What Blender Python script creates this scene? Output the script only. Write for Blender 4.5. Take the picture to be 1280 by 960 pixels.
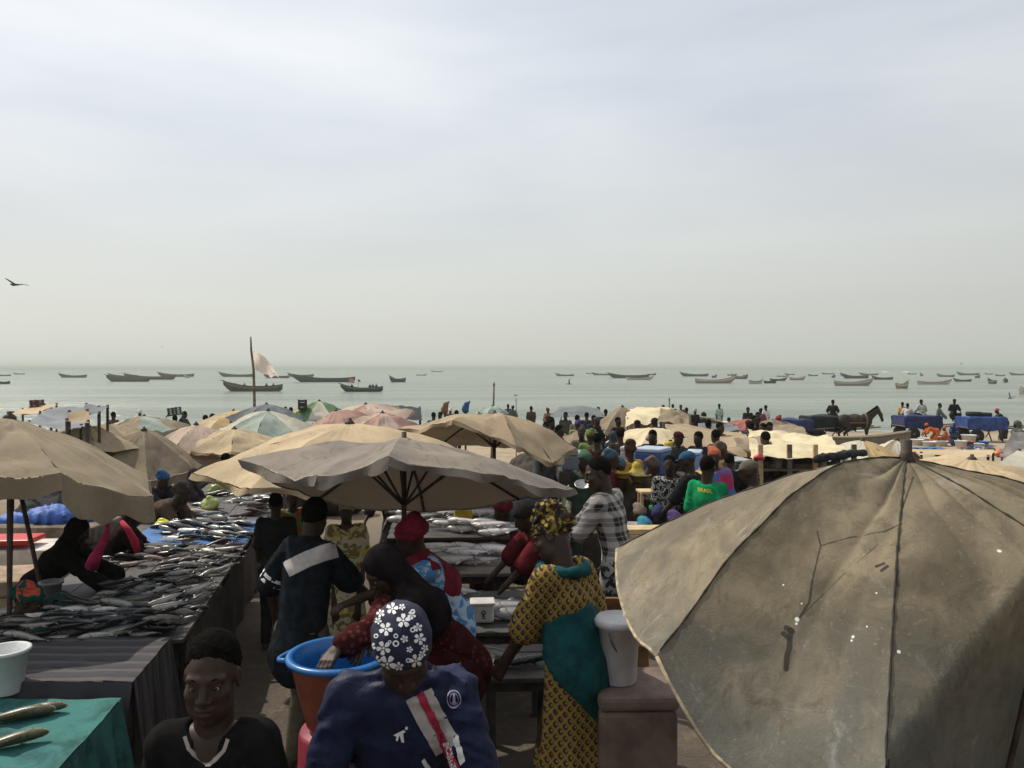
import bpy, bmesh, math, random
import numpy as np
from mathutils import Vector, Matrix, noise as mnoise
from mathutils.bvhtree import BVHTree

for o in list(bpy.data.objects):
    bpy.data.objects.remove(o)
SC = bpy.context.scene
COL = SC.collection
rnd = random.Random(7)
R = math.radians

# ------------------------------------------------------------------ camera
HC = 2.6                      # eye height above the market ground
FPX = 1000.0                  # focal length in pixels of a 1280 wide picture
cam_d = bpy.data.cameras.new('camera')
cam_d.sensor_width = 36
cam_d.lens = FPX / 1280 * 36
cam_d.shift_y = -19 / 1280
cam_d.clip_start = 0.05
cam_d.clip_end = 60000
cam = bpy.data.objects.new('camera', cam_d)
COL.objects.link(cam)
cam.location = (0, 0, HC)
cam.rotation_euler = (R(90), 0, 0)
SC.camera = cam

# ------------------------------------------------------------------ sky and sun
SUN_AZ, SUN_EL = -52.0, 50.0           # degrees from the view direction, left is negative
world = bpy.data.worlds.new('World')
SC.world = world
world.use_nodes = True
wn, wl = world.node_tree.nodes, world.node_tree.links
wn.clear()
def WN(t, **kw):
    n = wn.new(t)
    for k, v in kw.items():
        setattr(n, k, v)
    return n
sky = WN('ShaderNodeTexSky', sky_type='NISHITA', sun_disc=False)
sky.sun_elevation = R(SUN_EL)
sky.sun_rotation = R(SUN_AZ)
sky.dust_density = 4.0
sky.air_density = 1.0
tc = WN('ShaderNodeTexCoord')
# thin high cloud: streaks of noise on the dome, the same all the way round
mp = WN('ShaderNodeMapping')
mp.inputs['Rotation'].default_value = (0.0, R(5), R(20))
mp.inputs['Scale'].default_value = (1.0, 1.0, 4.5)
nz = WN('ShaderNodeTexNoise')
nz.inputs['Scale'].default_value = 1.25
nz.inputs['Detail'].default_value = 5
nz.inputs['Roughness'].default_value = 0.48
nz.inputs['Distortion'].default_value = 0.25
wl.new(tc.outputs['Generated'], mp.inputs['Vector'])
wl.new(mp.outputs['Vector'], nz.inputs['Vector'])
cr = WN('ShaderNodeValToRGB')
cr.color_ramp.elements[0].position = 0.36
cr.color_ramp.elements[0].color = (5.75, 6.2, 6.95, 1)
cr.color_ramp.elements[1].position = 0.68
cr.color_ramp.elements[1].color = (8.1, 8.4, 8.6, 1)
wl.new(nz.outputs['Fac'], cr.inputs['Fac'])
sep = WN('ShaderNodeSeparateXYZ')
wl.new(tc.outputs['Generated'], sep.inputs[0])
hz = WN('ShaderNodeMapRange')
hz.inputs['From Min'].default_value = 0.0
hz.inputs['From Max'].default_value = 0.34
hz.inputs['To Min'].default_value = 1.0
hz.inputs['To Max'].default_value = 0.0
hz.interpolation_type = 'SMOOTHSTEP'
wl.new(sep.outputs['Z'], hz.inputs['Value'])
mixh = WN('ShaderNodeMix', data_type='RGBA')
wl.new(hz.outputs['Result'], mixh.inputs['Factor'])
wl.new(cr.outputs['Color'], mixh.inputs['A'])
mixh.inputs['B'].default_value = (6.75, 6.9, 6.35, 1)
mixs = WN('ShaderNodeMix', data_type='RGBA')
mixs.inputs['Factor'].default_value = 0.88
wl.new(sky.outputs['Color'], mixs.inputs['A'])
wl.new(mixh.outputs['Result'], mixs.inputs['B'])
# hazy air is brighter toward the sun and duller away from it
glow_d = WN('ShaderNodeVectorMath', operation='DOT_PRODUCT')
wl.new(tc.outputs['Generated'], glow_d.inputs[0])
glow_d.inputs[1].default_value = (math.sin(R(SUN_AZ)) * math.cos(R(SUN_EL)), math.cos(R(SUN_AZ)) * math.cos(R(SUN_EL)), math.sin(R(SUN_EL)))
glow = WN('ShaderNodeMapRange')
glow.inputs['From Min'].default_value, glow.inputs['From Max'].default_value = -1.0, 1.0
glow.inputs['To Min'].default_value, glow.inputs['To Max'].default_value = 0.52, 1.25
wl.new(glow_d.outputs['Value'], glow.inputs['Value'])
glow_m = WN('ShaderNodeVectorMath', operation='SCALE')
wl.new(mixs.outputs['Result'], glow_m.inputs[0])
wl.new(glow.outputs['Result'], glow_m.inputs['Scale'])
bg = WN('ShaderNodeBackground')
bg.inputs['Strength'].default_value = 0.1
wl.new(glow_m.outputs[0], bg.inputs['Color'])
wo = WN('ShaderNodeOutputWorld')
wl.new(bg.outputs['Background'], wo.inputs['Surface'])

sun_dir = Vector((math.sin(R(SUN_AZ)) * math.cos(R(SUN_EL)), math.cos(R(SUN_AZ)) * math.cos(R(SUN_EL)), math.sin(R(SUN_EL))))
sl = bpy.data.lights.new('sun', 'SUN')
sl.energy = 3.9
sl.angle = R(0.7)
sl.color = (1.0, 0.93, 0.80)
so = bpy.data.objects.new('sun', sl)
COL.objects.link(so)
so.location = (-20, 10, 30)
so.rotation_euler = sun_dir.to_track_quat('Z', 'Y').to_euler()

SC.view_settings.view_transform = 'Standard'
SC.view_settings.look = 'None'
SC.view_settings.exposure = 0.0
SC.view_settings.gamma = 1.0
SC.view_settings.use_curve_mapping = False
SC.render.engine = 'CYCLES'
SC.cycles.max_bounces = 6
SC.cycles.diffuse_bounces = 3
SC.cycles.glossy_bounces = 2
SC.cycles.transmission_bounces = 3
SC.cycles.volume_bounces = 0
SC.cycles.caustics_reflective = False
SC.cycles.caustics_refractive = False

# ------------------------------------------------------------------ small helpers
def gz(y):
    """height of the ground: level by the stalls, then falling to the water"""
    return -0.029 * max(0.0, y - 6.0)
def at(px, py, y):
    """point of the place seen at a photo pixel, y metres ahead"""
    return Vector(((px - 640) / FPX * y, y, HC - (py - 461) / FPX * y))
def link(o, parent=None):
    COL.objects.link(o)
    if parent is not None:
        o.parent = parent
    return o
def tag(o, label=None, cat=None, group=None, kind=None):
    if label: o['label'] = label
    if cat: o['category'] = cat
    if group: o['group'] = group
    if kind: o['kind'] = kind
    return o
def empty(name, loc, label=None, cat=None, group=None, rz=0.0):
    o = bpy.data.objects.new(name, None)
    o.empty_display_size = 0.1
    o.location = loc
    o.rotation_euler = (0, 0, rz)
    link(o)
    return tag(o, label, cat, group)
def mesh_data(name, vs, fs, smooth=True, mat=None):
    me = bpy.data.meshes.new(name)
    me.from_pydata([tuple(v) for v in vs], [], fs)
    if mat is not None: me.materials.append(mat)
    if smooth:
        me.polygons.foreach_set('use_smooth', [True] * len(me.polygons))
    me.update()
    return me
def mesh_obj(name, vs, fs, mat, parent=None, smooth=True, loc=None):
    o = bpy.data.objects.new(name, mesh_data(name, vs, fs, smooth, mat))
    if loc is not None: o.location = loc
    return link(o, parent)
def share(name, me, parent=None, loc=(0, 0, 0), rot=(0, 0, 0), scale=(1, 1, 1), color=None):
    o = bpy.data.objects.new(name, me)
    o.location, o.rotation_euler, o.scale = loc, rot, scale
    if color is not None: o.color = (*color, 1)
    return link(o, parent)

class MB:
    """collects simple shapes into one mesh"""
    def __init__(self): self.v, self.f = [], []
    def add(self, vs, fs):
        n = len(self.v)
        self.v += [Vector(v) for v in vs]
        self.f += [tuple(i + n for i in f) for f in fs]
        return self
    def box(self, c, s, rz=0.0, bev=0.0, M=None):
        x, y, z = s[0] / 2, s[1] / 2, s[2] / 2
        b = min(bev, x * .9, y * .9, z * .9)
        if b <= 0:
            pts = [(-x,-y,-z),(x,-y,-z),(x,y,-z),(-x,y,-z),(-x,-y,z),(x,-y,z),(x,y,z),(-x,y,z)]
            fs = [(3,2,1,0),(4,5,6,7),(0,1,5,4),(1,2,6,5),(2,3,7,6),(3,0,4,7)]
        else:
            def ring(ix, iy, zz, r):
                out = []
                for sx, sy, a0 in ((1,-1,-90),(1,1,0),(-1,1,90),(-1,-1,180)):
                    for k in range(3):
                        a = R(a0 + 45 * k)
                        out.append((sx * (ix - b) + r * math.cos(a), sy * (iy - b) + r * math.sin(a), zz))
                return out
            rings = [ring(x, y, -z, 0.0), ring(x, y, -z + b * .3, b * .75), ring(x, y, -z + b, b), ring(x, y, z - b, b), ring(x, y, z - b * .3, b * .75), ring(x, y, z, 0.0)]
            pts = [p for r in rings for p in r]
            m = 12
            fs = [tuple(range(m - 1, -1, -1)), tuple(range(5 * m, 6 * m))]
            for i in range(5):
                for j in range(m):
                    fs.append((i*m+j, i*m+(j+1) % m, (i+1)*m+(j+1) % m, (i+1)*m+j))
        rot = Matrix.Rotation(rz, 3, 'Z') if M is None else M
        return self.add([rot @ Vector(p) + Vector(c) for p in pts], fs)
    def tube(self, pts, rad, n=8, cap=True):
        pts = [Vector(p) for p in pts]
        rads = rad if isinstance(rad, (list, tuple)) else [rad] * len(pts)
        vs, fs = [], []
        up = Vector((0.13, 0.21, 1)).normalized()
        for i, p in enumerate(pts):
            d = (pts[min(i + 1, len(pts) - 1)] - pts[max(i - 1, 0)]).normalized()
            a = d.cross(up)
            if a.length < 0.05: a = d.cross(Vector((1, 0, 0)))
            a.normalize(); b = d.cross(a)
            for k in range(n):
                t = 2 * math.pi * k / n
                vs.append(p + (a * math.cos(t) + b * math.sin(t)) * rads[i])
        for i in range(len(pts) - 1):
            for k in range(n):
                fs.append((i*n+k, i*n+(k+1) % n, (i+1)*n+(k+1) % n, (i+1)*n+k))
        if cap:
            fs.append(tuple(range(n))[::-1]); fs.append(tuple(range((len(pts)-1)*n, len(pts)*n)))
        return self.add(vs, fs)
    def lathe(self, prof, c=(0, 0, 0), n=24, M=None, sx=1.0, sy=1.0, top=True, bot=True):
        vs, fs = [], []
        for r, z in prof:
            for k in range(n):
                t = 2 * math.pi * k / n
                vs.append(Vector((r * math.cos(t) * sx, r * math.sin(t) * sy, z)))
        for i in range(len(prof) - 1):
            for k in range(n):
                fs.append((i*n+k, i*n+(k+1) % n, (i+1)*n+(k+1) % n, (i+1)*n+k))
        if bot: fs.append(tuple(range(n))[::-1])
        if top: fs.append(tuple(range((len(prof)-1)*n, len(prof)*n)))
        if M is not None: vs = [M @ v for v in vs]
        return self.add([v + Vector(c) for v in vs], fs)
    def grid(self, fn, nu, nv):
        vs = [fn(i / nu, j / nv) for j in range(nv + 1) for i in range(nu + 1)]
        fs = [(j*(nu+1)+i, j*(nu+1)+i+1, (j+1)*(nu+1)+i+1, (j+1)*(nu+1)+i) for j in range(nv) for i in range(nu)]
        return self.add(vs, fs)
    def build(self, name, mat, parent=None, smooth=False, loc=None):
        return mesh_obj(name, self.v, self.f, mat, parent, smooth, loc)
    def data(self, name, mat=None, smooth=False):
        return mesh_data(name, self.v, self.f, smooth, mat)

# ------------------------------------------------------------------ materials
def new_mat(name):
    m = bpy.data.materials.new(name)
    m.use_nodes = True
    nt = m.node_tree
    return m, nt, nt.nodes['Principled BSDF']
def nd(nt, t, ins=None, **kw):
    n = nt.nodes.new(t)
    for k, v in kw.items(): setattr(n, k, v)
    for k, v in (ins or {}).items():
        if isinstance(v, bpy.types.NodeSocket): nt.links.new(v, n.inputs[k])
        else: n.inputs[k].default_value = v
    return n
def math_n(nt, op, a, b=0.0, c=None):
    n = nt.nodes.new('ShaderNodeMath'); n.operation = op
    for i, v in enumerate((a, b) if c is None else (a, b, c)):
        if isinstance(v, bpy.types.NodeSocket): nt.links.new(v, n.inputs[i])
        else: n.inputs[i].default_value = v
    return n.outputs[0]
def mixc(nt, fac, a, b):
    n = nt.nodes.new('ShaderNodeMix'); n.data_type = 'RGBA'
    for k, v in (('Factor', fac), ('A', a), ('B', b)):
        if isinstance(v, bpy.types.NodeSocket): nt.links.new(v, n.inputs[k])
        else: n.inputs[k].default_value = v if k == 'Factor' else (*v[:3], 1)
    return n.outputs['Result']
def ramp(nt, fac, p0, p1, invert=False):
    n = nt.nodes.new('ShaderNodeMapRange')
    n.interpolation_type = 'SMOOTHSTEP'
    nt.links.new(fac, n.inputs['Value'])
    n.inputs['From Min'].default_value, n.inputs['From Max'].default_value = p0, p1
    if invert: n.inputs['To Min'].default_value, n.inputs['To Max'].default_value = 1.0, 0.0
    return n.outputs['Result']
def noise_n(nt, scale, detail=3, rough=0.55, vec=None, dist=0.0):
    n = nd(nt, 'ShaderNodeTexNoise', {'Scale': scale, 'Detail': detail, 'Roughness': rough, 'Distortion': dist})
    if vec is not None: nt.links.new(vec, n.inputs['Vector'])
    return n.outputs['Fac']
def obj_co(nt):
    return nd(nt, 'ShaderNodeTexCoord').outputs['Object']
def bump(nt, bsdf, h, strength=0.3, dist=0.01):
    b = nd(nt, 'ShaderNodeBump', {'Strength': strength, 'Distance': dist, 'Height': h})
    nt.links.new(b.outputs['Normal'], bsdf.inputs['Normal'])

_mats = {}
def plain(name, col, rough=0.7, var=0.25, scale=9.0, bstr=0.25, spec=0.3, metal=0.0, bscale=None, bdist=0.004):
    """one base colour with uneven wear"""
    if name in _mats: return _mats[name]
    m, nt, b = new_mat(name)
    co = obj_co(nt)
    f = noise_n(nt, scale, 4, 0.6, co)
    dark = tuple(c * (1 - var) for c in col); lite = tuple(min(1, c * (1 + var)) for c in col)
    nt.links.new(mixc(nt, ramp(nt, f, 0.3, 0.7), dark, lite), b.inputs['Base Color'])
    b.inputs['Roughness'].default_value = rough
    b.inputs['Specular IOR Level'].default_value = spec
    b.inputs['Metallic'].default_value = metal
    if bstr: bump(nt, b, noise_n(nt, bscale or scale * 5, 3, 0.6, co), bstr, bdist)
    _mats[name] = m
    return m
def canvas(name, col, stain=None, amount=0.75, scale=2.2, transl=0.07, marks=None, weave=True):
    """sun-bleached awning cloth: blotches, streaks, a little light through it"""
    if name in _mats: return _mats[name]
    m, nt, b = new_mat(name)
    co = obj_co(nt)
    stain = stain or tuple(c * 0.55 for c in col)
    f1 = noise_n(nt, scale, 6, 0.62, co, 0.6)
    f2 = noise_n(nt, scale * 5.5, 5, 0.7, co)
    f3 = noise_n(nt, 60, 2, 0.5, co)
    c = mixc(nt, math_n(nt, 'MULTIPLY', ramp(nt, f1, 0.42, 0.68), amount), col, stain)
    c = mixc(nt, math_n(nt, 'MULTIPLY', ramp(nt, f2, 0.5, 0.75), 0.35), c, tuple(x * 0.72 for x in col))
    c = mixc(nt, math_n(nt, 'MULTIPLY', ramp(nt, f3, 0.55, 0.8), 0.18), c, tuple(min(1, x * 1.3) for x in col))
    ln = math_n(nt, 'ABSOLUTE', math_n(nt, 'SUBTRACT', noise_n(nt, scale * 1.7, 2, 0.4, co, 1.2), 0.5))
    lm = math_n(nt, 'MULTIPLY', ramp(nt, ln, 0.002, 0.016, True), ramp(nt, noise_n(nt, scale * .9, 2, .5, co), .5, .62))
    c = mixc(nt, math_n(nt, 'MULTIPLY', lm, 0.45), c, tuple(x * 0.4 for x in col))
    sw = noise_n(nt, scale * 2.6, 5, 0.75, co, 2.0)
    c = mixc(nt, math_n(nt, 'MULTIPLY', ramp(nt, sw, 0.57, 0.70), 0.5), c, tuple(x * 0.48 for x in col))
    if marks: c = marks(nt, co, c)
    nt.links.new(c, b.inputs['Base Color'])
    b.inputs['Roughness'].default_value = 0.85
    b.inputs['Specular IOR Level'].default_value = 0.18
    h = math_n(nt, 'ADD', math_n(nt, 'MULTIPLY', f2, 1.0), math_n(nt, 'MULTIPLY', noise_n(nt, 160, 2, 0.5, co), 0.25))
    bump(nt, b, h, 0.35, 0.012)
    if transl > 0:
        tr = nd(nt, 'ShaderNodeBsdfTranslucent', {'Color': c})
        mx = nd(nt, 'ShaderNodeMixShader', {0: transl})
        nt.links.new(b.outputs[0], mx.inputs[1]); nt.links.new(tr.outputs[0], mx.inputs[2])
        nt.links.new(mx.outputs[0], nt.nodes['Material Output'].inputs['Surface'])
    _mats[name] = m
    return m
def tinted(name, rough=0.85, var=0.3, scale=14.0, sheen=0.0, spec=0.2, transl=0.0):
    """colour taken from the object, so alike meshes can be dyed differently"""
    if name in _mats: return _mats[name]
    m, nt, b = new_mat(name)
    oi = nd(nt, 'ShaderNodeObjectInfo')
    co = obj_co(nt)
    f = noise_n(nt, scale, 4, 0.6, co)
    v = nd(nt, 'ShaderNodeMapRange', {'Value': f, 'From Min': 0.3, 'From Max': 0.7, 'To Min': 1 - var, 'To Max': 1 + var})
    hsv = nd(nt, 'ShaderNodeHueSaturation', {'Color': oi.outputs['Color'], 'Value': v.outputs['Result']})
    nt.links.new(hsv.outputs['Color'], b.inputs['Base Color'])
    b.inputs['Roughness'].default_value = rough
    b.inputs['Specular IOR Level'].default_value = spec
    bump(nt, b, noise_n(nt, 30, 4, 0.6, co), 0.35, 0.01)
    _mats[name] = m
    return m
def patterned(name, base, fg, scale=18.0, kind='spots', third=None):
    """printed cloth"""
    if name in _mats: return _mats[name]
    m, nt, b = new_mat(name)
    co = obj_co(nt)
    if kind == 'spots':
        v = nd(nt, 'ShaderNodeTexVoronoi', {'Vector': co, 'Scale': scale, 'Randomness': 0.8})
        f = ramp(nt, v.outputs['Distance'], 0.28, 0.36, True)
    else:
        v = nd(nt, 'ShaderNodeTexNoise', {'Vector': co, 'Scale': scale, 'Detail': 2.0, 'Distortion': 1.5})
        f = ramp(nt, v.outputs['Fac'], 0.5, 0.54)
    c = mixc(nt, f, base, fg)
    if third is not None:
        c = mixc(nt, ramp(nt, noise_n(nt, scale * .6, 2, .5, co, 1.0), 0.56, 0.6), c, third)
    nt.links.new(c, b.inputs['Base Color'])
    b.inputs['Roughness'].default_value = 1.0
    b.inputs['Specular IOR Level'].default_value = 0.05
    bump(nt, b, noise_n(nt, 40, 3, .6, co), 0.3, 0.006)
    _mats[name] = m
    return m

TINT = tinted('dyed_cloth', rough=1.0, spec=0.05)
TINTP = tinted('coloured_plastic', rough=0.4, var=0.12, scale=5, spec=0.4)
WOODG = plain('grey_weathered_wood', (0.16, 0.125, 0.09), 0.9, 0.4, 7)
WOODP = plain('pale_new_wood', (0.5, 0.36, 0.2), 0.75, 0.25, 6)
WOODD = plain('dark_wet_wood', (0.05, 0.04, 0.032), 0.8, 0.4, 6)
POLE = plain('rusty_pole', (0.06, 0.042, 0.032), 0.7, 0.4, 12)
STEEL = plain('dull_steel', (0.12, 0.11, 0.1), 0.5, 0.4, 20, metal=0.4)
SKIN = plain('dark_skin', (0.040, 0.0215, 0.0140), 0.52, 0.2, 18, 0.15, 0.28, bdist=0.002)
HAIR = plain('black_hair', (0.008, 0.007, 0.006), 1.0, 0.5, 60, 1.0, 0.03, bscale=170, bdist=0.008)

# ------------------------------------------------------------------ ground, beach, sea
def ground_mat():
    m, nt, b = new_mat('trodden_sand')
    co = nd(nt, 'ShaderNodeNewGeometry').outputs['Position']
    sp = nd(nt, 'ShaderNodeSeparateXYZ', {0: co})
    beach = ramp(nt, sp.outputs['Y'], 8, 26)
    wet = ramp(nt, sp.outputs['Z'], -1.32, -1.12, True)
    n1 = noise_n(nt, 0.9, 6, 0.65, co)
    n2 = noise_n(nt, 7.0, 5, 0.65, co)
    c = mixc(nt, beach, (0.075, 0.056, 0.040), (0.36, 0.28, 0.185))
    c = mixc(nt, math_n(nt, 'MULTIPLY', ramp(nt, n1, 0.42, 0.7), 0.6), c, (0.15, 0.115, 0.08))
    c = mixc(nt, math_n(nt, 'MULTIPLY', ramp(nt, n2, 0.5, 0.75), 0.45), c, (0.20, 0.155, 0.10))
    c = mixc(nt, wet, c, (0.13, 0.11, 0.08))
    nt.links.new(c, b.inputs['Base Color'])
    b.inputs['Roughness'].default_value = 0.95
    h = math_n(nt, 'ADD', n2, math_n(nt, 'MULTIPLY', noise_n(nt, 30, 4, 0.6, co), 0.4))
    bump(nt, b, h, 0.7, 0.06)
    return m
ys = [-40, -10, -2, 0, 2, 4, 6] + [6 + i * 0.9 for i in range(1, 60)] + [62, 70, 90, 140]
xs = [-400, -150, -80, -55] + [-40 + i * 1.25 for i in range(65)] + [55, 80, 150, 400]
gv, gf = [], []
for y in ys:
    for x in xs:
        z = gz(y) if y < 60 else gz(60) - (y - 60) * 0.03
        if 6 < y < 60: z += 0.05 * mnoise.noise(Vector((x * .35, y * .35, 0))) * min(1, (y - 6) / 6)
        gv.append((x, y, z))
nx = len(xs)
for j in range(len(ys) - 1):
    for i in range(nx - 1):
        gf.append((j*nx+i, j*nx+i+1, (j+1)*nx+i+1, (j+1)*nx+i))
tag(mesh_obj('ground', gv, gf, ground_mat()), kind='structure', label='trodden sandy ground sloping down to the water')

ZSEA = -1.30
def sea_mat():
    m, nt, b = new_mat('silty_sea')
    co = nd(nt, 'ShaderNodeNewGeometry').outputs['Position']
    mp1 = nd(nt, 'ShaderNodeMapping', {'Vector': co, 'Scale': (0.35, 1.0, 1.0)}).outputs[0]
    mp2 = nd(nt, 'ShaderNodeMapping', {'Vector': co, 'Scale': (0.12, 1.0, 1.0)}).outputs[0]
    big = noise_n(nt, 0.08, 5, 0.6, mp2, 0.4)
    c = mixc(nt, ramp(nt, big, 0.35, 0.65), (0.105, 0.13, 0.09), (0.20, 0.225, 0.165))  # bands of swell shading painted into the water colour
    nt.links.new(c, b.inputs['Base Color'])
    b.inputs['Roughness'].default_value = 0.22
    b.inputs['IOR'].default_value = 1.33
    h = math_n(nt, 'ADD', noise_n(nt, 1.1, 4, 0.6, mp1), math_n(nt, 'MULTIPLY', noise_n(nt, 0.22, 3, 0.5, mp1), 2.0))
    bump(nt, b, h, 0.9, 0.45)
    return m
sv, sf = [], []
rows = [40, 50, 60, 75, 100, 140, 200, 300, 500, 1000, 2500, 6000, 14000, 25000]
for y in rows:
    w = max(600, y * 1.6)
    for k in range(9):
        sv.append((-w + 2 * w * k / 8, y, ZSEA))
for j in range(len(rows) - 1):
    for k in range(8):
        sf.append((j*9+k, j*9+k+1, (j+1)*9+k+1, (j+1)*9+k))
tag(mesh_obj('sea', sv, sf, sea_mat()), kind='structure', label='calm pale green sea reaching to the horizon')

# wet swash edge where the sea thins out on the sand
foam = plain('thin_foam', (0.62, 0.62, 0.55), 0.6, 0.2, 3)
mb = MB()
def swash(u, v):
    x = -90 + 180 * u
    y = 50.4 + 0.6 * math.sin(x * 0.21) + 0.35 * math.sin(x * 0.63 + 1) + (v - .5) * (0.5 + 0.3 * math.sin(x * .9))
    return (x, y, ZSEA + 0.012 + 0.02 * math.sin(v * math.pi))
mb.grid(swash, 160, 3)
tag(mb.build('shore_foam', foam, smooth=True), kind='stuff', label='thin line of foam along the wet shore')
# low breakers far out
for (pa, pb, py, yy) in ((1104, 1113, 464.6, 900), (1130, 1139, 464.6, 900)):
    a, c = at(pa, py, yy), at(pb, py, yy)
    mb = MB()
    mb.grid(lambda u, v: (a.x + (c.x - a.x) * u, yy + v * 7 + math.sin(u * 9), ZSEA + 0.02 + 0.9 * math.sin(math.pi * v) * math.sin(math.pi * min(1, max(0, u)))**.5), 14, 4)
    tag(mb.build('breaking_wave', foam, smooth=True), kind='stuff', label='white crest of a low breaker far out at sea')

def add_haze():
    hm = bpy.data.materials.new('sea_haze')
    hm.use_nodes = True
    nt = hm.node_tree
    nt.nodes.clear()
    pv = nt.nodes.new('ShaderNodeVolumePrincipled')
    pv.inputs['Color'].default_value = (0.64, 0.71, 0.62, 1)
    pv.inputs['Density'].default_value = 0.0006
    pv.inputs['Anisotropy'].default_value = 0.1
    out = nt.nodes.new('ShaderNodeOutputMaterial')
    nt.links.new(pv.outputs[0], out.inputs['Volume'])
    mb = MB().box((0, 10000, 1.5), (90000, 34000, 15.0))
    tag(mb.build('haze', hm), kind='stuff', label='pale dusty haze hanging over the sea and beach')

# ------------------------------------------------------------------ umbrellas and awnings
def ring_tips(apex, rad, drop, n=8, rot=0.0, tilt=(0, 0), jit=0.04, seed=1):
    rr = random.Random(seed)
    out = []
    for i in range(n):
        a = R(rot) + 2 * math.pi * i / n
        r = rad * (1 + rr.uniform(-jit, jit))
        x, y = r * math.cos(a), r * math.sin(a)
        out.append(apex + Vector((x, y, -drop + tilt[0] * x + tilt[1] * y + rr.uniform(-jit, jit) * 0.6)))
    return out
def canopy_point(apex, A, B, u, t, bulA, bulB, sag, wr, seed, curl=0.0, scal=0.06, sexp=1.3, fold=0.0, hang=None):
    e = A.lerp(B, u) - apex
    s = math.sin(math.pi * u)
    e = e * (1 - scal * s * t)
    p = apex + e * t
    bl = bulA * (1 - u) + bulB * u
    p.z += bl * 4 * t * (1 - t) * (1 if t < .5 else (1 - (t - .5) * .5))
    p.z -= sag * s * t ** sexp
    q = p * 2.3 + Vector((seed, seed * 1.7, 0))
    w = mnoise.noise(q) + 0.5 * mnoise.noise(q * 2.7)
    p.z += wr * w * min(1, 3 * t)
    if fold:
        k = mnoise.noise(Vector((seed * 2.1 + A.x, t * 1.5, u * 1.2)))
        cr_ = abs(math.sin(math.pi * (3.2 * u + 1.4 * k + .5 * t))) ** .6 - .6
        p.z += fold * s * cr_ * (1.15 - t) * min(1, 4 * t) + fold * .7 * s * (abs(math.sin(9 * t + 5 * k + 3 * u)) - .5) * t
    if hang:
        tf = hang(u)
        if t > tf:
            q0 = apex + e * tf
            ex = (t - tf) * e.length
            d = Vector((e.x, e.y, 0)).normalized()
            z0 = q0.z + bl * 4 * tf * (1 - tf) - sag * s * tf ** sexp
            p = Vector((q0.x + d.x * ex * -.40, q0.y + d.y * ex * -.40, z0 - ex * 1.9 + wr * w))  # hang shaped inward and down so this face falls into shade
    if curl: p.z -= curl * max(0, t - 0.86) / 0.14
    return p
def umbrella(label, apex, tips, mats, sag=0.06, bulge=0.06, wr=0.03, flap=None, pole_base=None, pole_r=0.02, seg=(8, 12),
             top=0.05, seed=1, group='market umbrellas shading the stalls', flap_mat=None, hem=None, rib_r=0.011, ribs=True, sags=None, cat='umbrella', scal=0.06, sexp=1.3, fold=0.012, hangs=None, knob=1.0, rib_in=.016, seam=None):
    n = len(tips)
    if not isinstance(mats, (list, tuple)): mats = [mats]
    pb = Vector(pole_base) if pole_base is not None else Vector((apex.x, apex.y, gz(apex.y)))
    pb.z = gz(pb.y) - 0.02
    root = empty('market_umbrella', pb, label, cat, group)
    bul = bulge if isinstance(bulge, (list, tuple)) else [bulge] * n
    panels = []
    su, st = seg
    for i in range(n):
        A, B = tips[i], tips[(i + 1) % n]
        sg = sags[i] if sags else sag
        fn = lambda u, t: canopy_point(apex, A, B, u, max(t, 0.012), bul[i], bul[(i + 1) % n], sg, wr, seed, 0.0, scal, sexp, fold, (hangs or {}).get(i)) - pb
        mb = MB().grid(lambda u, v: fn(u, v), su, st)
        o = mb.build('canopy_panel', mats[i % len(mats)], root, smooth=True)
        panels.append(o)
        if flap and flap[i]:
            fl = flap[i]
            def ff(u, v):
                p = fn(u, 1.0)
                out = (A.lerp(B, u) - apex); out.z = 0; out.normalize()
                d = fl * (1 + 0.22 * math.sin(u * 7 + seed + i) + 0.12 * math.sin(u * 17))
                return p + Vector((0, 0, -0.003 - d * v)) + out * (0.012 + 0.03 * v * math.sin(u * 9 + i * 2 + seed))
            f = MB().grid(ff, su * 2, 4).build('valance', flap_mat or mats[i % len(mats)], o, smooth=True)
        if hem:
            pts = [fn(k / 12, 1.0) + Vector((0, 0, -0.004)) for k in range(13)]
            MB().tube(pts, 0.007, 5).build('hem', hem, o, smooth=True)
        if seam:
            pts = [fn(0.0, t) + Vector((0, 0, .0015)) for t in [.03 + .96 * k / 40 for k in range(41)]]
            MB().tube(pts, [.0032 + .0016 * math.sin(k * 2.3 + i) for k in range(41)], 6).build('seam', seam, o, smooth=True)
        if ribs:
            pts = [fn(0.0, t) + Vector((0, 0, -rib_in)) for t in (0.03, 0.2, 0.4, 0.6, 0.8, 0.98)]
            rb = MB().tube(pts, rib_r, 5).build('rib', POLE, root, smooth=True)
            hubp = (apex - pb) + Vector((0, 0, -0.42))
            MB().tube([hubp, pts[2] + Vector((0, 0, -0.01))], rib_r * .8, 5).build('strut', POLE, rb, smooth=True)
    MB().tube([Vector((0, 0, 0)), apex - pb + Vector((0, 0, top))], [pole_r, pole_r], 10).build('pole', POLE, root, smooth=True)
    mb = MB().lathe([(0.045 * knob, -0.025), (0.05 * knob, 0.0), (0.035 * knob, 0.02), (0.02, 0.03)], apex - pb, 12)
    mb.build('finial', POLE, root, smooth=True)
    return root, panels

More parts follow.
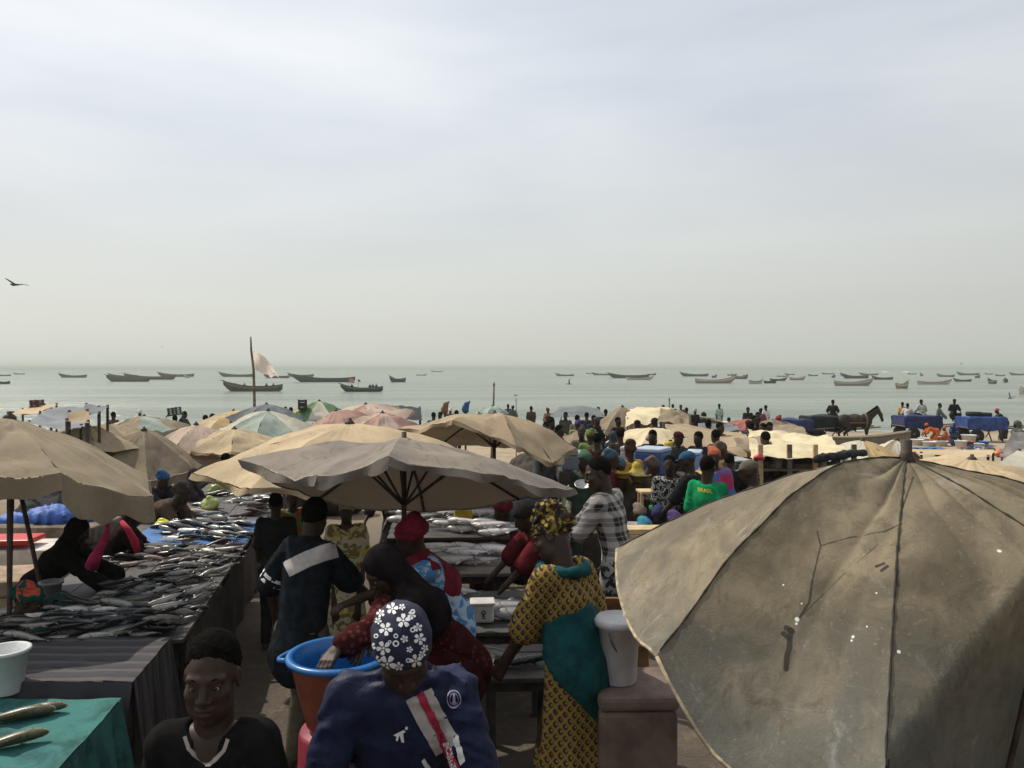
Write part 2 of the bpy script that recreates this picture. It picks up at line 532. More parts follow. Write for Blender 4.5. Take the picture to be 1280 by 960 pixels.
_cv = dict(
    tan=((0.38, 0.29, 0.185), (0.26, 0.20, 0.135)), sand=((0.52, 0.405, 0.255), (0.38, 0.29, 0.18)),
    khaki=((0.28, 0.225, 0.150), (0.19, 0.15, 0.105)), brown=((0.24, 0.185, 0.13), (0.15, 0.115, 0.085)),
    pink=((0.50, 0.385, 0.31), (0.40, 0.31, 0.24)), rose=((0.40, 0.24, 0.20), (0.34, 0.23, 0.18)),
    red=((0.36, 0.13, 0.105), (0.28, 0.12, 0.10)), mint=((0.33, 0.385, 0.33), (0.25, 0.29, 0.25)),
    slate=((0.17, 0.185, 0.19), (0.10, 0.11, 0.12)), cream=((0.66, 0.56, 0.36), (0.52, 0.43, 0.28)),
    green=((0.15, 0.25, 0.13), (0.12, 0.19, 0.11)), yellow=((0.46, 0.40, 0.14), (0.36, 0.31, 0.13)),
    black=((0.035, 0.04, 0.042), (0.06, 0.065, 0.065)), greyblue=((0.24, 0.25, 0.265), (0.15, 0.155, 0.17)),
    ochre=((0.54, 0.39, 0.19), (0.5, 0.34, 0.16)), pale=((0.55, 0.52, 0.42), (0.40, 0.37, 0.29)),
    mauve=((0.22, 0.20, 0.20), (0.33, 0.29, 0.24)), terracotta=((0.5, 0.26, 0.17), (0.42, 0.25, 0.17)))
def CV(k): return canvas('canvas_' + k, *_cv[k])

# --- the big dust-stained umbrella on the right
ap1 = at(1133, 574, 2.9)
tips1 = [at(771, 683, 3.5), at(821, 820, 2.62), at(1106, 966, 2.12), ap1 + Vector((0.47, -0.98, -0.66)), ap1 + Vector((1.06, -0.36, -0.5)),
         ap1 + Vector((0.95, 0.5, -0.42)), ap1 + Vector((0.3, 1.05, -0.36)), ap1 + Vector((-0.45, 1.0, -0.36))]
bul1 = [0.07, 0.20, 0.12, 0.10, 0.10, 0.06, 0.05, 0.05]
def fold_line(u):
    """where the cloth right of the front rib folds over and hangs"""
    A_, B_ = tips1[2], tips1[3]
    for k in range(50, 301):
        t = k / 300
        p = canopy_point(ap1, A_, B_, u, t, bul1[2], bul1[3], .06, 0, 3, 0, -.045, 2.4)
        if p.y < .3: continue
        px, py = 640 + p.x / p.y * FPX, 461 + (HC - p.z) / p.y * FPX
        if py - (955 + (px - 1105) * (735 - 955) / (1280 - 1105)) > 0: return t
    return 1.0
u1, pan1 = umbrella('big dusty olive canvas umbrella with dark dribbles and bird droppings, seams converging on a pipe', ap1, tips1, plain('placeholder', (0.2, 0.2, 0.2)),
                    sag=0.03, bulge=bul1, wr=0.022, seg=(44, 64), top=0.07, seed=3, pole_r=0.019, hem=plain('hem_cord', (0.36, 0.29, 0.19), 0.9, 0.4, 20), sags=[0.04, 0.19, 0.06, 0.1, 0.05, 0.05, 0.05, 0.05], scal=-0.045, sexp=2.4, fold=0.022, hangs={2: fold_line, 3: lambda u: fold_line(1.0) + (1 - fold_line(1.0)) * u}, rib_in=.03, knob=.6, seam=plain('dark_seam', (0.05, 0.043, 0.032), .9, .4, 30))
tr = []
for p in pan1:
    base = u1.location
    tr.append(([v.co + base for v in p.data.vertices], [tuple(f.vertices) for f in p.data.polygons]))
def bvh_of(parts):
    vs, fs = [], []
    for v, f in parts:
        n = len(vs); vs += v; fs += [tuple(i + n for i in q) for q in f]
    return BVHTree.FromPolygons(vs, fs)
bv1 = bvh_of(tr)
def hit1(px, py):
    d = (at(px, py, 1.0) - Vector((0, 0, HC))).normalized()
    h = bv1.ray_cast(Vector((0, 0, HC)), d)[0]
    return (h - u1.location) if h is not None else None
Zm = lambda zx, zy: hit1(900 + zx / 2.287, 540 + zy / 2.286)
strokes = [  # (points, radius, darkness): dribbles of dark sealant, and a hole's painted dark
    ([(278, 284), (288, 325), (264, 425)], 0.0022, 0.75), ([(264, 425), (256, 485), (228, 530)], 0.0030, 0.8),
    ([(288, 325), (380, 300), (470, 285), (520, 262)], 0.0020, 0.75), ([(520, 262), (440, 332), (340, 420), (230, 528)], 0.0016, 0.6),
    ([(190, 560), (206, 570)], 0.007, 0.85), ([(182, 576), (198, 590)], 0.006, 0.85), ([(202, 566), (199, 615), (191, 640), (189, 676)], 0.0062, 0.85), ([(553, 128), (522, 215), (506, 340), (500, 470)], 0.0025, 0.7),
    ([(448, 384), (468, 376)], 0.004, 0.95), ([(462, 396), (478, 384)], 0.004, 0.95), ([(505, 395), (510, 440)], 0.004, 0.7)]  # first two strokes paint the dark inside of a hole
drops = [((220, 535), 0.007), ((218, 548), 0.004), ((380, 585), 0.0045), ((376, 596), 0.003), ((511, 628), 0.005), ((181, 437), 0.003), ((447, 460), 0.0028), ((798, 340), 0.006), ((420, 556), 0.0025), ((233, 490), 0.003)]
def marks1(nt, co, c):
    wob = math_n(nt, 'MULTIPLY', math_n(nt, 'SUBTRACT', noise_n(nt, 45, 3, .6, co), 0.5), 0.0035)
    def seg(a, b_):
        ba = b_ - a
        pa = nd(nt, 'ShaderNodeVectorMath', {0: co, 1: tuple(a)}, operation='SUBTRACT').outputs[0]
        dt = nd(nt, 'ShaderNodeVectorMath', {0: pa, 1: tuple(ba)}, operation='DOT_PRODUCT').outputs['Value']
        h = nd(nt, 'ShaderNodeClamp', {0: math_n(nt, 'DIVIDE', dt, max(ba.dot(ba), 1e-8))}).outputs[0]
        sc = nd(nt, 'ShaderNodeVectorMath', {0: tuple(ba), 'Scale': h}, operation='SCALE').outputs[0]
        return nd(nt, 'ShaderNodeVectorMath', {0: pa, 1: sc}, operation='DISTANCE').outputs['Value']
    for pts, r, dk in strokes:
        ps = [Zm(*q) for q in pts]
        ps = [p for p in ps if p is not None]
        d = None
        for a, b_ in zip(ps, ps[1:]):
            s = seg(a, b_)
            d = s if d is None else math_n(nt, 'MINIMUM', d, s)
        if d is None: continue
        m_ = ramp(nt, math_n(nt, 'ADD', d, wob), r * 1.0, r * 1.7, True)
        c = mixc(nt, math_n(nt, 'MULTIPLY', m_, dk), c, (0.022, 0.02, 0.017))
    for q, r in drops:
        p = Zm(*q)
        if p is None: continue
        d = nd(nt, 'ShaderNodeVectorMath', {0: co, 1: tuple(p)}, operation='DISTANCE').outputs['Value']
        c = mixc(nt, ramp(nt, math_n(nt, 'ADD', d, wob), r * .7, r * 1.3, True), c, (0.75, 0.74, 0.7))
    return c
def u1_material():
    m, nt, b = new_mat('canvas_dusty_olive')
    co = obj_co(nt)
    f1 = noise_n(nt, 2.4, 6, 0.6, co, 0.8)
    f2 = noise_n(nt, 9.0, 6, 0.68, co, 0.5)
    f3 = noise_n(nt, 70, 3, 0.6, co)
    sp = nd(nt, 'ShaderNodeSeparateXYZ', {0: co})
    base, grey, dust = (0.130, 0.104, 0.066), (0.106, 0.110, 0.102), (0.245, 0.196, 0.125)
    low = ramp(nt, math_n(nt, 'ADD', sp.outputs['Z'], math_n(nt, 'MULTIPLY', f1, 0.5)), 1.75, 2.25, True)
    c = mixc(nt, ramp(nt, f1, 0.38, 0.66), base, dust)
    c = mixc(nt, math_n(nt, 'MULTIPLY', low, 0.7), c, grey)
    c = mixc(nt, math_n(nt, 'MULTIPLY', ramp(nt, f2, 0.50, 0.68), 0.6), c, (0.085, 0.070, 0.046))
    c = mixc(nt, math_n(nt, 'MULTIPLY', ramp(nt, noise_n(nt, 5, 5, 0.7, co, 1.5), 0.58, 0.72), 0.35), c, (0.36, 0.36, 0.35))
    c = mixc(nt, math_n(nt, 'MULTIPLY', ramp(nt, f3, 0.6, 0.75), 0.35), c, (0.36, 0.30, 0.21))
    stv = nd(nt, 'ShaderNodeMapping', {'Vector': co, 'Scale': (9.0, 9.0, 1.6)}).outputs[0]
    stk = noise_n(nt, 1.6, 6, 0.7, stv, 0.8)
    c = mixc(nt, math_n(nt, 'MULTIPLY', ramp(nt, stk, 0.5, 0.7), 0.42), c, (0.080, 0.066, 0.045))
    c = mixc(nt, math_n(nt, 'MULTIPLY', ramp(nt, stk, 0.28, 0.42, True), 0.4), c, (0.27, 0.23, 0.16))
    cl_ = math_n(nt, 'ABSOLUTE', math_n(nt, 'SUBTRACT', noise_n(nt, 3.4, 3, 0.5, co, 1.4), 0.5))
    c = mixc(nt, math_n(nt, 'MULTIPLY', ramp(nt, cl_, 0.0, 0.006, True), 0.25), c, (0.06, 0.052, 0.04))
    c = marks1(nt, co, c)
    nt.links.new(c, b.inputs['Base Color'])
    b.inputs['Roughness'].default_value = 0.72
    b.inputs['Specular IOR Level'].default_value = 0.25
    h = math_n(nt, 'ADD', math_n(nt, 'ADD', f2, math_n(nt, 'MULTIPLY', stk, .25)), math_n(nt, 'MULTIPLY', noise_n(nt, 200, 2, .5, co), 0.12))
    bump(nt, b, h, 0.4, 0.009)
    return m
m1 = u1_material()
for p in pan1: p.data.materials[0] = m1
bpy.data.materials.remove(_mats.pop('placeholder'))

# --- the tan umbrella at the left edge, its front edge raised
ap4 = at(12, 522, 6.3)
tips4 = [at(190, 619, 6.3), at(184, 592, 7.05), ap4 + Vector((0.0, 1.1, -0.6)), ap4 + Vector((-0.78, 0.75, -0.5)),
         ap4 + Vector((-1.1, 0.0, -0.4)), ap4 + Vector((-0.78, -0.78, -0.22)), ap4 + Vector((0.0, -1.12, -0.24)), at(76, 592, 5.5)]
u4, _ = umbrella('tan canvas umbrella with a sagging valance over the long fish table', ap4, tips4, CV('khaki'), sag=0.05, bulge=0.045, wr=0.035, fold=.035,
                 flap=[0.2, 0, 0, 0, 0, 0, 0.16, 0.22], seg=(14, 18), seed=5, scal=0.0)

# --- the central grey and tan umbrella, tipped away so its ribs show
ap2 = at(505, 553, 5.3)
tips2 = [at(717, 609, 5.3), ap2 + Vector((0.78, 0.76, -0.5)), ap2 + Vector((0.02, 1.05, -0.63)), ap2 + Vector((-0.76, 0.76, -0.52)),
         at(299, 578, 5.3), at(398, 592, 4.55), at(486, 571, 4.35), at(630, 592, 4.6)]
canvas('canvas_warm_underside', (0.195, 0.168, 0.145), (0.33, 0.28, 0.21), amount=0.5, scale=1.6, transl=0.07)
_nt = _mats['canvas_warm_underside'].node_tree                      # warm light under the canopy painted as tan on its inner side
_b = _nt.nodes['Principled BSDF']
_c0 = _b.inputs['Base Color'].links[0].from_socket
_bf = nd(_nt, 'ShaderNodeNewGeometry').outputs['Backfacing']
_c1 = mixc(_nt, _bf, (0.34, 0.235, 0.14), _c0)
_nt.links.new(_c1, _b.inputs['Base Color'])
u2, _ = umbrella('grey tan umbrella tipped back to show ribs and pole, over the red-hatted woman', ap2, tips2, _mats['canvas_warm_underside'], sag=0.05, bulge=0.05, wr=0.035, fold=.03,
                 flap=[0, 0, 0, 0, 0.05, 0.06, 0.04, 0.05], seg=(14, 16), seed=9, top=0.07, pole_r=0.017, hem=plain('pale_hem', (0.27, 0.23, 0.18), .9, .4, 20))
# --- the clean sand coloured umbrella behind it
ap3 = at(437, 529, 7.6)
tips3 = ring_tips(ap3, 1.36, 0.40, 8, 22, (0.0, 0.02), 0.03, 4)
umbrella('clean sand coloured umbrella rising just behind the grey tipped one', ap3, tips3, CV('sand'), sag=0.08, bulge=0.07, wr=0.04, fold=.03, flap=[0.05] * 8, seg=(12, 14), seed=12)
# --- the tan umbrella with a raised flap to its right
ap5 = at(618, 518, 10)
tips5 = [at(720, 560, 10), ap5 + Vector((0.75, 0.75, -0.5)), ap5 + Vector((0, 1.05, -0.5)), ap5 + Vector((-0.75, 0.75, -0.42)),
         at(498, 533, 9.9), at(566, 526, 9.0), at(645, 556, 8.9), at(692, 577, 9.25)]
umbrella('tan umbrella with a raised front flap and dark hollow beneath', ap5, tips5, CV('tan'), sag=0.05, bulge=[.09, .05, .05, .05, .04, .02, .13, .12], wr=0.045, fold=.035,
         flap=[0.06, 0, 0, 0, 0.05, 0.03, 0.05, 0.06], seg=(12, 14), seed=15)
# --- the rest of the umbrellas, further back: px, py, Y, radius, drop, colour(s), tilt, flap, label
far_u = [
    (136, 529, 14.5, 1.05, 0.36, ['khaki', 'tan'], (-0.02, 0.05), 0.20, 'khaki umbrella with a deep shaded valance beside a brown drooping one'),
    (180, 537, 13.2, 1.0, 0.55, ['brown', 'khaki'], (-0.10, 0.10), 0.15, 'brown umbrella drooping to its right, beyond the khaki one with a valance'),
    (245, 530, 15.5, 1.12, 0.46, ['pink'], (0.03, 0.10), 0.05, 'faded pink umbrella with a pale hem over the far fish table'),
    (293, 536, 15.2, 0.95, 0.34, ['sand'], (0, 0.05), 0.04, 'plain sand umbrella tucked between the pink and the pale green ones'),
    (292, 513, 23.0, 1.2, 0.36, ['ochre', 'sand'], (0.1, 0.0), 0.0, 'ochre umbrella peeping up behind the pale green one'),
    (335, 513, 18.5, 1.15, 0.48, ['mint', 'mint', 'pale'], (0.0, 0.04), 0.05, 'pale green umbrella under the flagpole'),
    (333, 505, 22.5, 1.05, 0.4, ['slate'], (0, 0), 0.0, 'slate grey umbrella showing its tip behind the pale green one'),
    (399, 501, 24.0, 0.9, 0.42, ['green', 'yellow', 'green', 'pale'], (0, 0.05), 0.05, 'green and yellow panelled umbrella beside a stack of dark crates'),
    (457, 505, 21.0, 1.3, 0.34, ['pink', 'pink', 'rose'], (0.05, 0.10), 0.06, 'wide pale pink umbrella in front of a black tarpaulin'),
    (420, 513, 19.0, 1.0, 0.44, ['rose'], (0.18, 0.1), 0.0, 'dull red umbrella leaning on the pale pink one'),
    (478, 516, 17.0, 0.78, 0.30, ['pink', 'rose'], (0, 0.1), 0.05, 'small rose umbrella with faded alternate panels'),
    (180, 520, 19.5, 1.0, 0.25, ['mint', 'khaki'], (0, 0), 0.1, 'flat mint and khaki umbrella behind the pink one'),
    (110, 533, 13.0, 0.9, 0.28, ['tan'], (0, 0.02), 0.0, 'low tan umbrella in front of the grey tarpaulin shelter'),
    (778, 508, 24.0, 1.15, 0.75, ['brown', 'khaki'], (0.0, 0.05), 0.0, 'steep brown umbrella beside a cream awning'),
    (815, 534, 16.0, 1.02, 0.30, ['cream'], (0.05, 0.06), 0.06, 'cream umbrella with a scalloped hem over the blue ice box'),
    (935, 524, 25.0, 0.88, 0.24, ['red'], (0.0, 0.0), 0.04, 'dull red umbrella near people standing at the waterline'),
    (970, 524, 26.0, 0.85, 0.3, ['brown'], (0.0, 0.0), 0.04, 'small grey brown umbrella next to the dull red one'),
    (1078, 550, 14.5, 1.0, 0.46, ['ochre', 'pale', 'pale', 'ochre'], (0.0, 0.05), 0.0, 'ochre and grey panelled umbrella in front of the horse'),
    (1121, 549, 15.5, 0.62, 0.5, ['pale', 'khaki'], (0.0, 0.05), 0.0, 'small pale umbrella with hanging stripes beside the ochre panelled one'),
    (1215, 574, 8.2, 1.1, 0.25, ['sand'], (-0.02, 0.05), 0.0, 'low flat sand coloured umbrella behind the big olive one'),
    (615, 508, 27.0, 0.6, 0.18, ['mint'], (0, 0), 0.0, 'small mint umbrella by a leaning stick at the shore'),
]
for k, (px, py, y, rad, drop, cols, tilt, fl, lab) in enumerate(far_u):
    ap = at(px, py, y)
    tp = ring_tips(ap, rad, drop, 8, 10 + 17 * k, tilt, 0.10, 30 + k)
    umbrella(lab, ap, tp, [CV(c) for c in cols], sag=0.09, bulge=0.05, wr=0.06, fold=0.05, flap=[fl] * 8 if fl else None, seg=(10, 12), seed=20 + k, pole_r=0.018, rib_r=0.01)

def tarp(label, corners, mat, nu=16, nv=12, sag=0.12, wr=0.06, seed=1, poles=True, freq=1.6, cat='awning', name='canvas_awning', fall=0.0, pmat=None, stiff=0.0):
    c = [Vector(p) for p in corners]
    base = Vector((sum(p.x for p in c) / 4, sum(p.y for p in c) / 4, 0)); base.z = gz(base.y)
    root = empty(name, base, label, cat, 'canvas awnings and tarpaulins over the stalls')
    def fn(u, v):
        p = c[0] * (1-u) * (1-v) + c[1] * u * (1-v) + c[2] * u * v + c[3] * (1-u) * v
        p = p.copy()
        p.z -= sag * math.sin(math.pi * u) * math.sin(math.pi * v)
        q = p * freq + Vector((seed * 3.1, seed, 0))
        p.z += wr * (mnoise.noise(q) + 0.5 * mnoise.noise(q * 2.2) + 0.25 * abs(mnoise.noise(q * 4.5)))
        if fall and v < 0.12: p.z -= fall * (1 - v / 0.12) * (1 + .4 * math.sin(u * 13 + seed))
        p.x += 0.03 * mnoise.noise(q * 1.7 + Vector((9, 0, 0))); p.y += 0.03 * mnoise.noise(q * 1.7 + Vector((0, 9, 0)))
        return p - base
    s = MB().grid(fn, nu, nv).build('sheet', mat, root, smooth=True)
    if poles:
        for (u, v) in ((0.04, 0.14), (0.96, 0.14), (0.96, 0.96), (0.04, 0.96)):
            t = fn(u, v)
            g = gz(base.y + t.y) - base.z - .02
            if t.z - g > 0.15: MB().tube([(t.x, t.y, g), (t.x, t.y, t.z + 0.02)], 0.022, 7).build('pole', pmat or POLE, root, smooth=True)
    return root
tarp('grey blue tarpaulin shelter stretched behind the tan umbrellas', [at(28, 530, 11.5), at(100, 536, 11.5), at(128, 506, 13.2), at(62, 511, 13.5)], CV('greyblue'), sag=0.1, wr=0.07, seed=2)
tarp('stiff black plastic sheet propped on the grey tarpaulin', [at(104, 516, 12.6), at(124, 518, 12.4), at(136, 508, 13.0), at(108, 503.5, 13.4)], CV('slate'), 8, 8, 0.02, 0.05, 3, poles=True)
tarp('ragged tan cloth hung in front of the grey tarpaulin', [at(83, 528, 11.2), at(112, 529, 11.2), at(111, 516, 11.6), at(86, 513, 11.6)], CV('tan'), 10, 8, 0.06, 0.06, 4)
tarp('thin tan awning with frayed edge behind the grey tarpaulin', [at(12, 518, 15), at(48, 516, 15), at(72, 505, 17), at(26, 514, 17)], CV('sand'), 10, 8, 0.06, 0.06, 5)
tarp('crumpled black tarpaulin heaped behind the pink umbrella', [at(488, 522, 21.5), at(528, 526, 21.5), at(526, 510, 24), at(480, 507, 24)], CV('black'), 18, 12, -0.08, 0.09, 6, freq=2.4)
tarp('dark grey canopy on poles near the shore', [at(686, 521, 27), at(757, 521, 27), at(748, 510.5, 30.5), at(700, 509, 30.5)], CV('slate'), 12, 10, -0.18, 0.05, 7)
tarp('cream cloth thrown over a ridge pole beside the steep brown umbrella', [at(781, 524, 22), at(838, 523, 22), at(842, 511, 25), at(786, 511, 25)], CV('cream'), 14, 10, -0.12, 0.10, 8, fall=0.12)
tarp('wide tan awning sagging between poles over the coolers', [at(838, 552, 15), at(962, 568, 14), at(925, 540, 19), at(832, 531, 19)], CV('tan'), 22, 14, 0.10, 0.07, 9, fall=0.12)
tarp('crumpled cream tarpaulin roof over the wooden stall', [at(938, 569, 12.3), at(1068, 566, 12.3), at(1028, 545, 16), at(935, 536, 17)], CV('cream'), 26, 18, 0.04, 0.10, 10, freq=2.2, fall=0.06, pmat=WOODP)
tarp('dirty tan rag bunched between the two big awnings', [at(922, 562, 13.6), at(968, 566, 13.2), at(958, 544, 14.6), at(918, 548, 15)], CV('khaki'), 14, 12, 0.03, 0.10, 11, poles=False, freq=2.6)
tarp('white panel awning leaning at the right edge', [at(1236, 588, 8.6), at(1300, 600, 8.6), at(1320, 567, 10), at(1272, 564, 10)], CV('pale'), 10, 8, 0.03, 0.03, 12)
tarp('grey violet striped cloth slung over a frame by the blue carts', [at(1248, 571, 17), at(1300, 572, 17), at(1310, 541, 18.5), at(1268, 539, 18.5)], CV('mauve'), 14, 12, 0.05, 0.10, 13, freq=2.5)
tarp('pale flat awning over tables behind the ochre umbrella', [at(1150, 568, 12.5), at(1236, 573, 12.5), at(1246, 561, 15.5), at(1136, 562, 15.5)], CV('sand'), 14, 10, 0.02, 0.04, 14)
tarp('dusty canvas over a heap by the standing crowd', [at(822, 528, 21), at(862, 531, 21), at(860, 516, 23), at(826, 514, 23)], CV('khaki'), 16, 12, -0.1, 0.16, 15, poles=False, freq=3.0)

tarp('low ragged brown tarpaulin between the tan umbrella and the slate veil', [at(690, 556, 17), at(752, 553, 17), at(745, 540, 19), at(700, 541, 19)], CV('brown'), 16, 12, .05, .12, 16, freq=2.8)
tarp('sagging charcoal sheet behind the wide tan awning', [at(868, 541, 20), at(926, 541, 20), at(920, 530, 23), at(876, 529, 23)], CV('slate'), 14, 10, .05, .10, 17, freq=2.6)
tarp('torn dun sheet spread beside the beached plank boat', [at(962, 541, 22), at(1012, 543, 22), at(1004, 534, 25), at(966, 533, 25)], CV('khaki'), 14, 10, .03, .10, 18, freq=3.0)
# ------------------------------------------------------------------ flagpole and sticks
fp = at(318, 512, 24); fp.z = gz(24)
fr = empty('flagpole', fp, 'tall bent wooden flagpole with a torn pale pink flag', 'flagpole')
def fpt(px, py): return at(px, py, 24) - fp
MB().tube([Vector((0, 0, -0.1)), fpt(318, 500), fpt(317, 462), fpt(314, 438), fpt(313.4, 421)], [0.045, 0.042, 0.038, 0.032, 0.022], 8).build('pole', WOODG, fr, smooth=True)
def flagfn(u, v):
    t0, b0 = fpt(315, 438.5), fpt(317, 462)
    t1, b1 = fpt(341, 456), fpt(349, 473)
    a = t0.lerp(t1, u); b_ = b0.lerp(b1, u)
    p = a.lerp(b_, v)
    p.y += 0.10 * math.sin(u * 5 + v * 2) + 0.04 * math.sin(u * 13 - v * 5)
    p.z += 0.10 * math.sin(u * math.pi) * (1 - v) * .6
    if v > .8 and u > .6: p.z -= 0.06 * math.sin(u * 20)
    return p
MB().grid(flagfn, 18, 12).build('flag', canvas('flag_cloth', (0.82, 0.74, 0.68), (0.68, 0.56, 0.50), 0.5, 3, 0.55), fr, smooth=True)
def stick(px, py0, y, lean, label, r=0.02):
    t = at(px, py0, y)
    b = Vector((t.x - lean, y, gz(y)))
    root = empty('wooden_post', b, label, 'post')
    n = Vector((0.02, 0, 0))
    MB().tube([Vector((0, 0, -.1)), (t - b) * .5 + n, (t - b)], [r * 1.3, r, r * .8], 7).build('shaft', WOODG, root, smooth=True)
    MB().lathe([(r * 1.2, -0.02), (r * 1.35, 0), (r * 1.2, .02)], (t - b) * .97, 8).build('binding', STEEL, root, smooth=True)
stick(617.5, 478, 27, 0.1, 'thick weathered post standing by the mint umbrella', 0.035)
stick(645, 498, 28, 0.0, 'thin bare stick upright near the shore right of the thick post', 0.015)
stick(836.5, 497, 26, 0.0, 'grey stick rising beyond the cream ridge cloth', 0.025)

# ------------------------------------------------------------------ boats
def hull_sections(L=12.0, W=1.7, n=26):
    secs = []
    for i in range(n + 1):
        s = i / n                                   # 0 stern, 1 bow
        x = (s - 0.5) * L
        w = W / 2 * max(0.02, (1 - abs(2 * s - 0.95) ** 2.6 * 0.98)) if s < .97 else W / 2 * 0.06
        if s > 0.9: w = max(w, W / 2 * 0.07)
        if s < 0.05: w = W / 2 * (0.25 + 4 * s)
        sheer = 0.85 + 0.95 * max(0, (s - 0.5) / 0.5) ** 1.8 + 0.35 * max(0, (0.35 - s) / 0.35) ** 2
        keel = -0.35 + 1.5 * max(0, (s - 0.78) / 0.22) ** 1.8 + 0.65 * max(0, (0.14 - s) / 0.14) ** 1.5
        secs.append((x, w, min(keel, sheer - 0.12), sheer))
    return secs
def make_hull():
    secs = hull_sections()
    mb = MB()
    prof = [(1.0, 1.0), (0.94, 0.72), (0.80, 0.40), (0.5, 0.12), (0.12, 0.0)]
    rings = []
    for x, w, k, s in secs:
        o = [(x, w * a, k + (s - k) * b) for a, b in prof]
        o2 = [(x, -y, z) for x, y, z in reversed(o)]
        ins = [(x, -max(0.0, w * 0.9 - .03) * a, k + .09 + (s - k - .09) * b) for a, b in prof]
        ins2 = [(x, -y, z) for x, y, z in reversed(ins)]
        rings.append(o + o2 + ins + ins2)
    m = len(rings[0])
    vs = [p for r in rings for p in r]
    fs = []
    for i in range(len(rings) - 1):
        for j in range(m):
            fs.append((i*m+j, i*m+(j+1) % m, (i+1)*m+(j+1) % m, (i+1)*m+j))
    fs.append(tuple(range(m))[::-1]); fs.append(tuple(range((len(rings)-1)*m, len(rings)*m)))
    mb.add(vs, fs)
    return mb.data('hull', TINT, smooth=False)
def make_band():
    secs = hull_sections()
    mb = MB()
    for sgn in (1, -1):
        vs, fs = [], []
        for x, w, k, s in secs:
            h = s - k
            vs += [(x, sgn * (w * 0.985 + .02), k + h * .94), (x, sgn * (w * .95 + 0.02), k + h * .70)]
        for i in range(len(secs) - 1):
            fs.append((2*i, 2*i+1, 2*i+3, 2*i+2))
        mb.add(vs, fs)
    return mb.data('band', TINT, smooth=True)
def make_rail():
    secs = hull_sections()
    mb = MB()
    for sgn in (1, -1):
        mb.tube([(x, sgn * w, s + .02) for x, w, k, s in secs], 0.055, 5)
    mb.tube([(secs[-1][0] - 0.2, 0, secs[-1][3]), (secs[-1][0] + 0.7, 0, secs[-1][3] + 0.16)], [0.09, 0.05], 6)
    return mb.data('gunwale', TINT, smooth=True)
HULL, BAND, RAIL = make_hull(), make_band(), make_rail()
THWART = MB().box((0, 0, 0), (0.26, 1.5, 0.07)).data('thwart', WOODG)
MOTOR = MB().box((0, 0, 0.25), (0.35, 0.28, 0.4), bev=.05).box((0.02, 0, -0.25), (0.12, 0.1, 0.7)).data('outboard_motor', plain('motor_black', (0.02, 0.02, 0.022), .4))
BROWN, DARKH, PINKH, WHITEH, TANH = (0.12, 0.10, 0.08), (0.05, 0.055, 0.055), (0.42, 0.30, 0.26), (0.62, 0.58, 0.52), (0.38, 0.28, 0.16)
def boat(px, py, lpx, yaw, hull, band, label, hs=1.0, group='wooden fishing boats moored offshore', motor=False):
    """yaw 0 = bow to the right, 180 = bow to the left"""
    y = (HC - ZSEA) / ((py - 461) / FPX)
    ang = R(yaw)
    L = lpx * y / FPX / max(abs(math.cos(ang)), 0.42)
    s = L / 12.6
    root = empty('fishing_boat', ((px - 640) / FPX * y, y, ZSEA + 0.0), label, 'boat', group, ang)
    root.rotation_euler = (R(rnd.uniform(-2.5, 2.5)), 0, ang)
    zs = min(max(s, 0.62), 1.25) * hs
    sc = (s, max(0.75, min(s, 1.3)), zs)
    share('hull', HULL, root, scale=sc, color=hull)
    share('painted_band', BAND, root, scale=sc, color=band)
    share('gunwale', RAIL, root, scale=sc, color=tuple(c * .8 for c in hull))
    for xx in (-3.6, -1.8, 0.0, 1.8, 3.4):
        share('thwart', THWART, root, loc=(xx * s, 0, 0.42 * zs), scale=(1, sc[1] * (1 if abs(xx) < 3 else .8), 1))
    if motor: share('outboard_motor', MOTOR, root, loc=(-5.9 * s, 0, 0.9 * zs))
    return root, s, zs
BG, BS, BP, BF = 'dark weathered boats moored in line offshore', 'pale painted boats moored to the right offshore', 'small dark boats end-on to the shore', 'tiny distant boats near the horizon'
LG = 'dark weathered wooden pirogue lying side-on offshore, bare of people'
LP = 'pirogue with a pale painted hull, high bow turned toward the horses'
LE = 'small dark boat lying end-on to the shore, short in outline'
LF = 'tiny far-off boat, a thin sliver just under the horizon'
BL_ = {(91, 472): 'lone dark boat off to one side of the overlapping trio',
       (160, 477): 'nearest hull of the overlapping trio of dark boats',
       (187, 474.5): 'longest hull of the overlapping trio of dark boats',
       (153, 472): 'rearmost hull of the overlapping trio of dark boats',
       (220, 471): 'dark boat with a small white skiff at its end',
       (296, 471): 'thin dark boat just beyond the crewed boat by the flagpole',
       (346, 472.5): 'dark boat half covered by the torn flag',
       (376, 471): 'short dark boat just above the bow of a very long one',
       (405, 477.5): 'very long dark boat beyond the pink-flagged one',
       (706, 470): 'lone small dark boat straight above the dark canopy',
       (752, 469): 'short dark boat behind the bow of a long dark one',
       (786, 472.5): 'long dark boat with a pale hull lying across its front',
       (868, 470.5): 'dark boat behind the long pinkish hull',
       (963, 479): 'dark hull tucked in the tight cluster of boats',
       (973, 476): 'weathered brown hull in the tight cluster of boats',
       (1069, 473): 'bulky dark boat behind the pink raised-bow one',
       (1103, 474.5): 'dark boat slanting beside the bow of the pink one',
       (1203, 477): 'dark boat astern of the long white one',
       (1210, 469): 'thin dark boat beyond the stern of the long white one',
       (800, 475): 'pale hull lying in front of a long dark boat',
       (894, 479): 'long pinkish boat above the tall man in mint',
       (945, 479.5): 'white boat nearest in the tight cluster',
       (979, 471): 'white boat furthest in the tight cluster',
       (997, 475): 'pinkish boat with high bow at the end of the tight cluster',
       (1067, 482): 'pink boat with a sharply raised bow beyond the horse',
       (1168, 480.5): 'long white boat beyond the blue covered cart'}
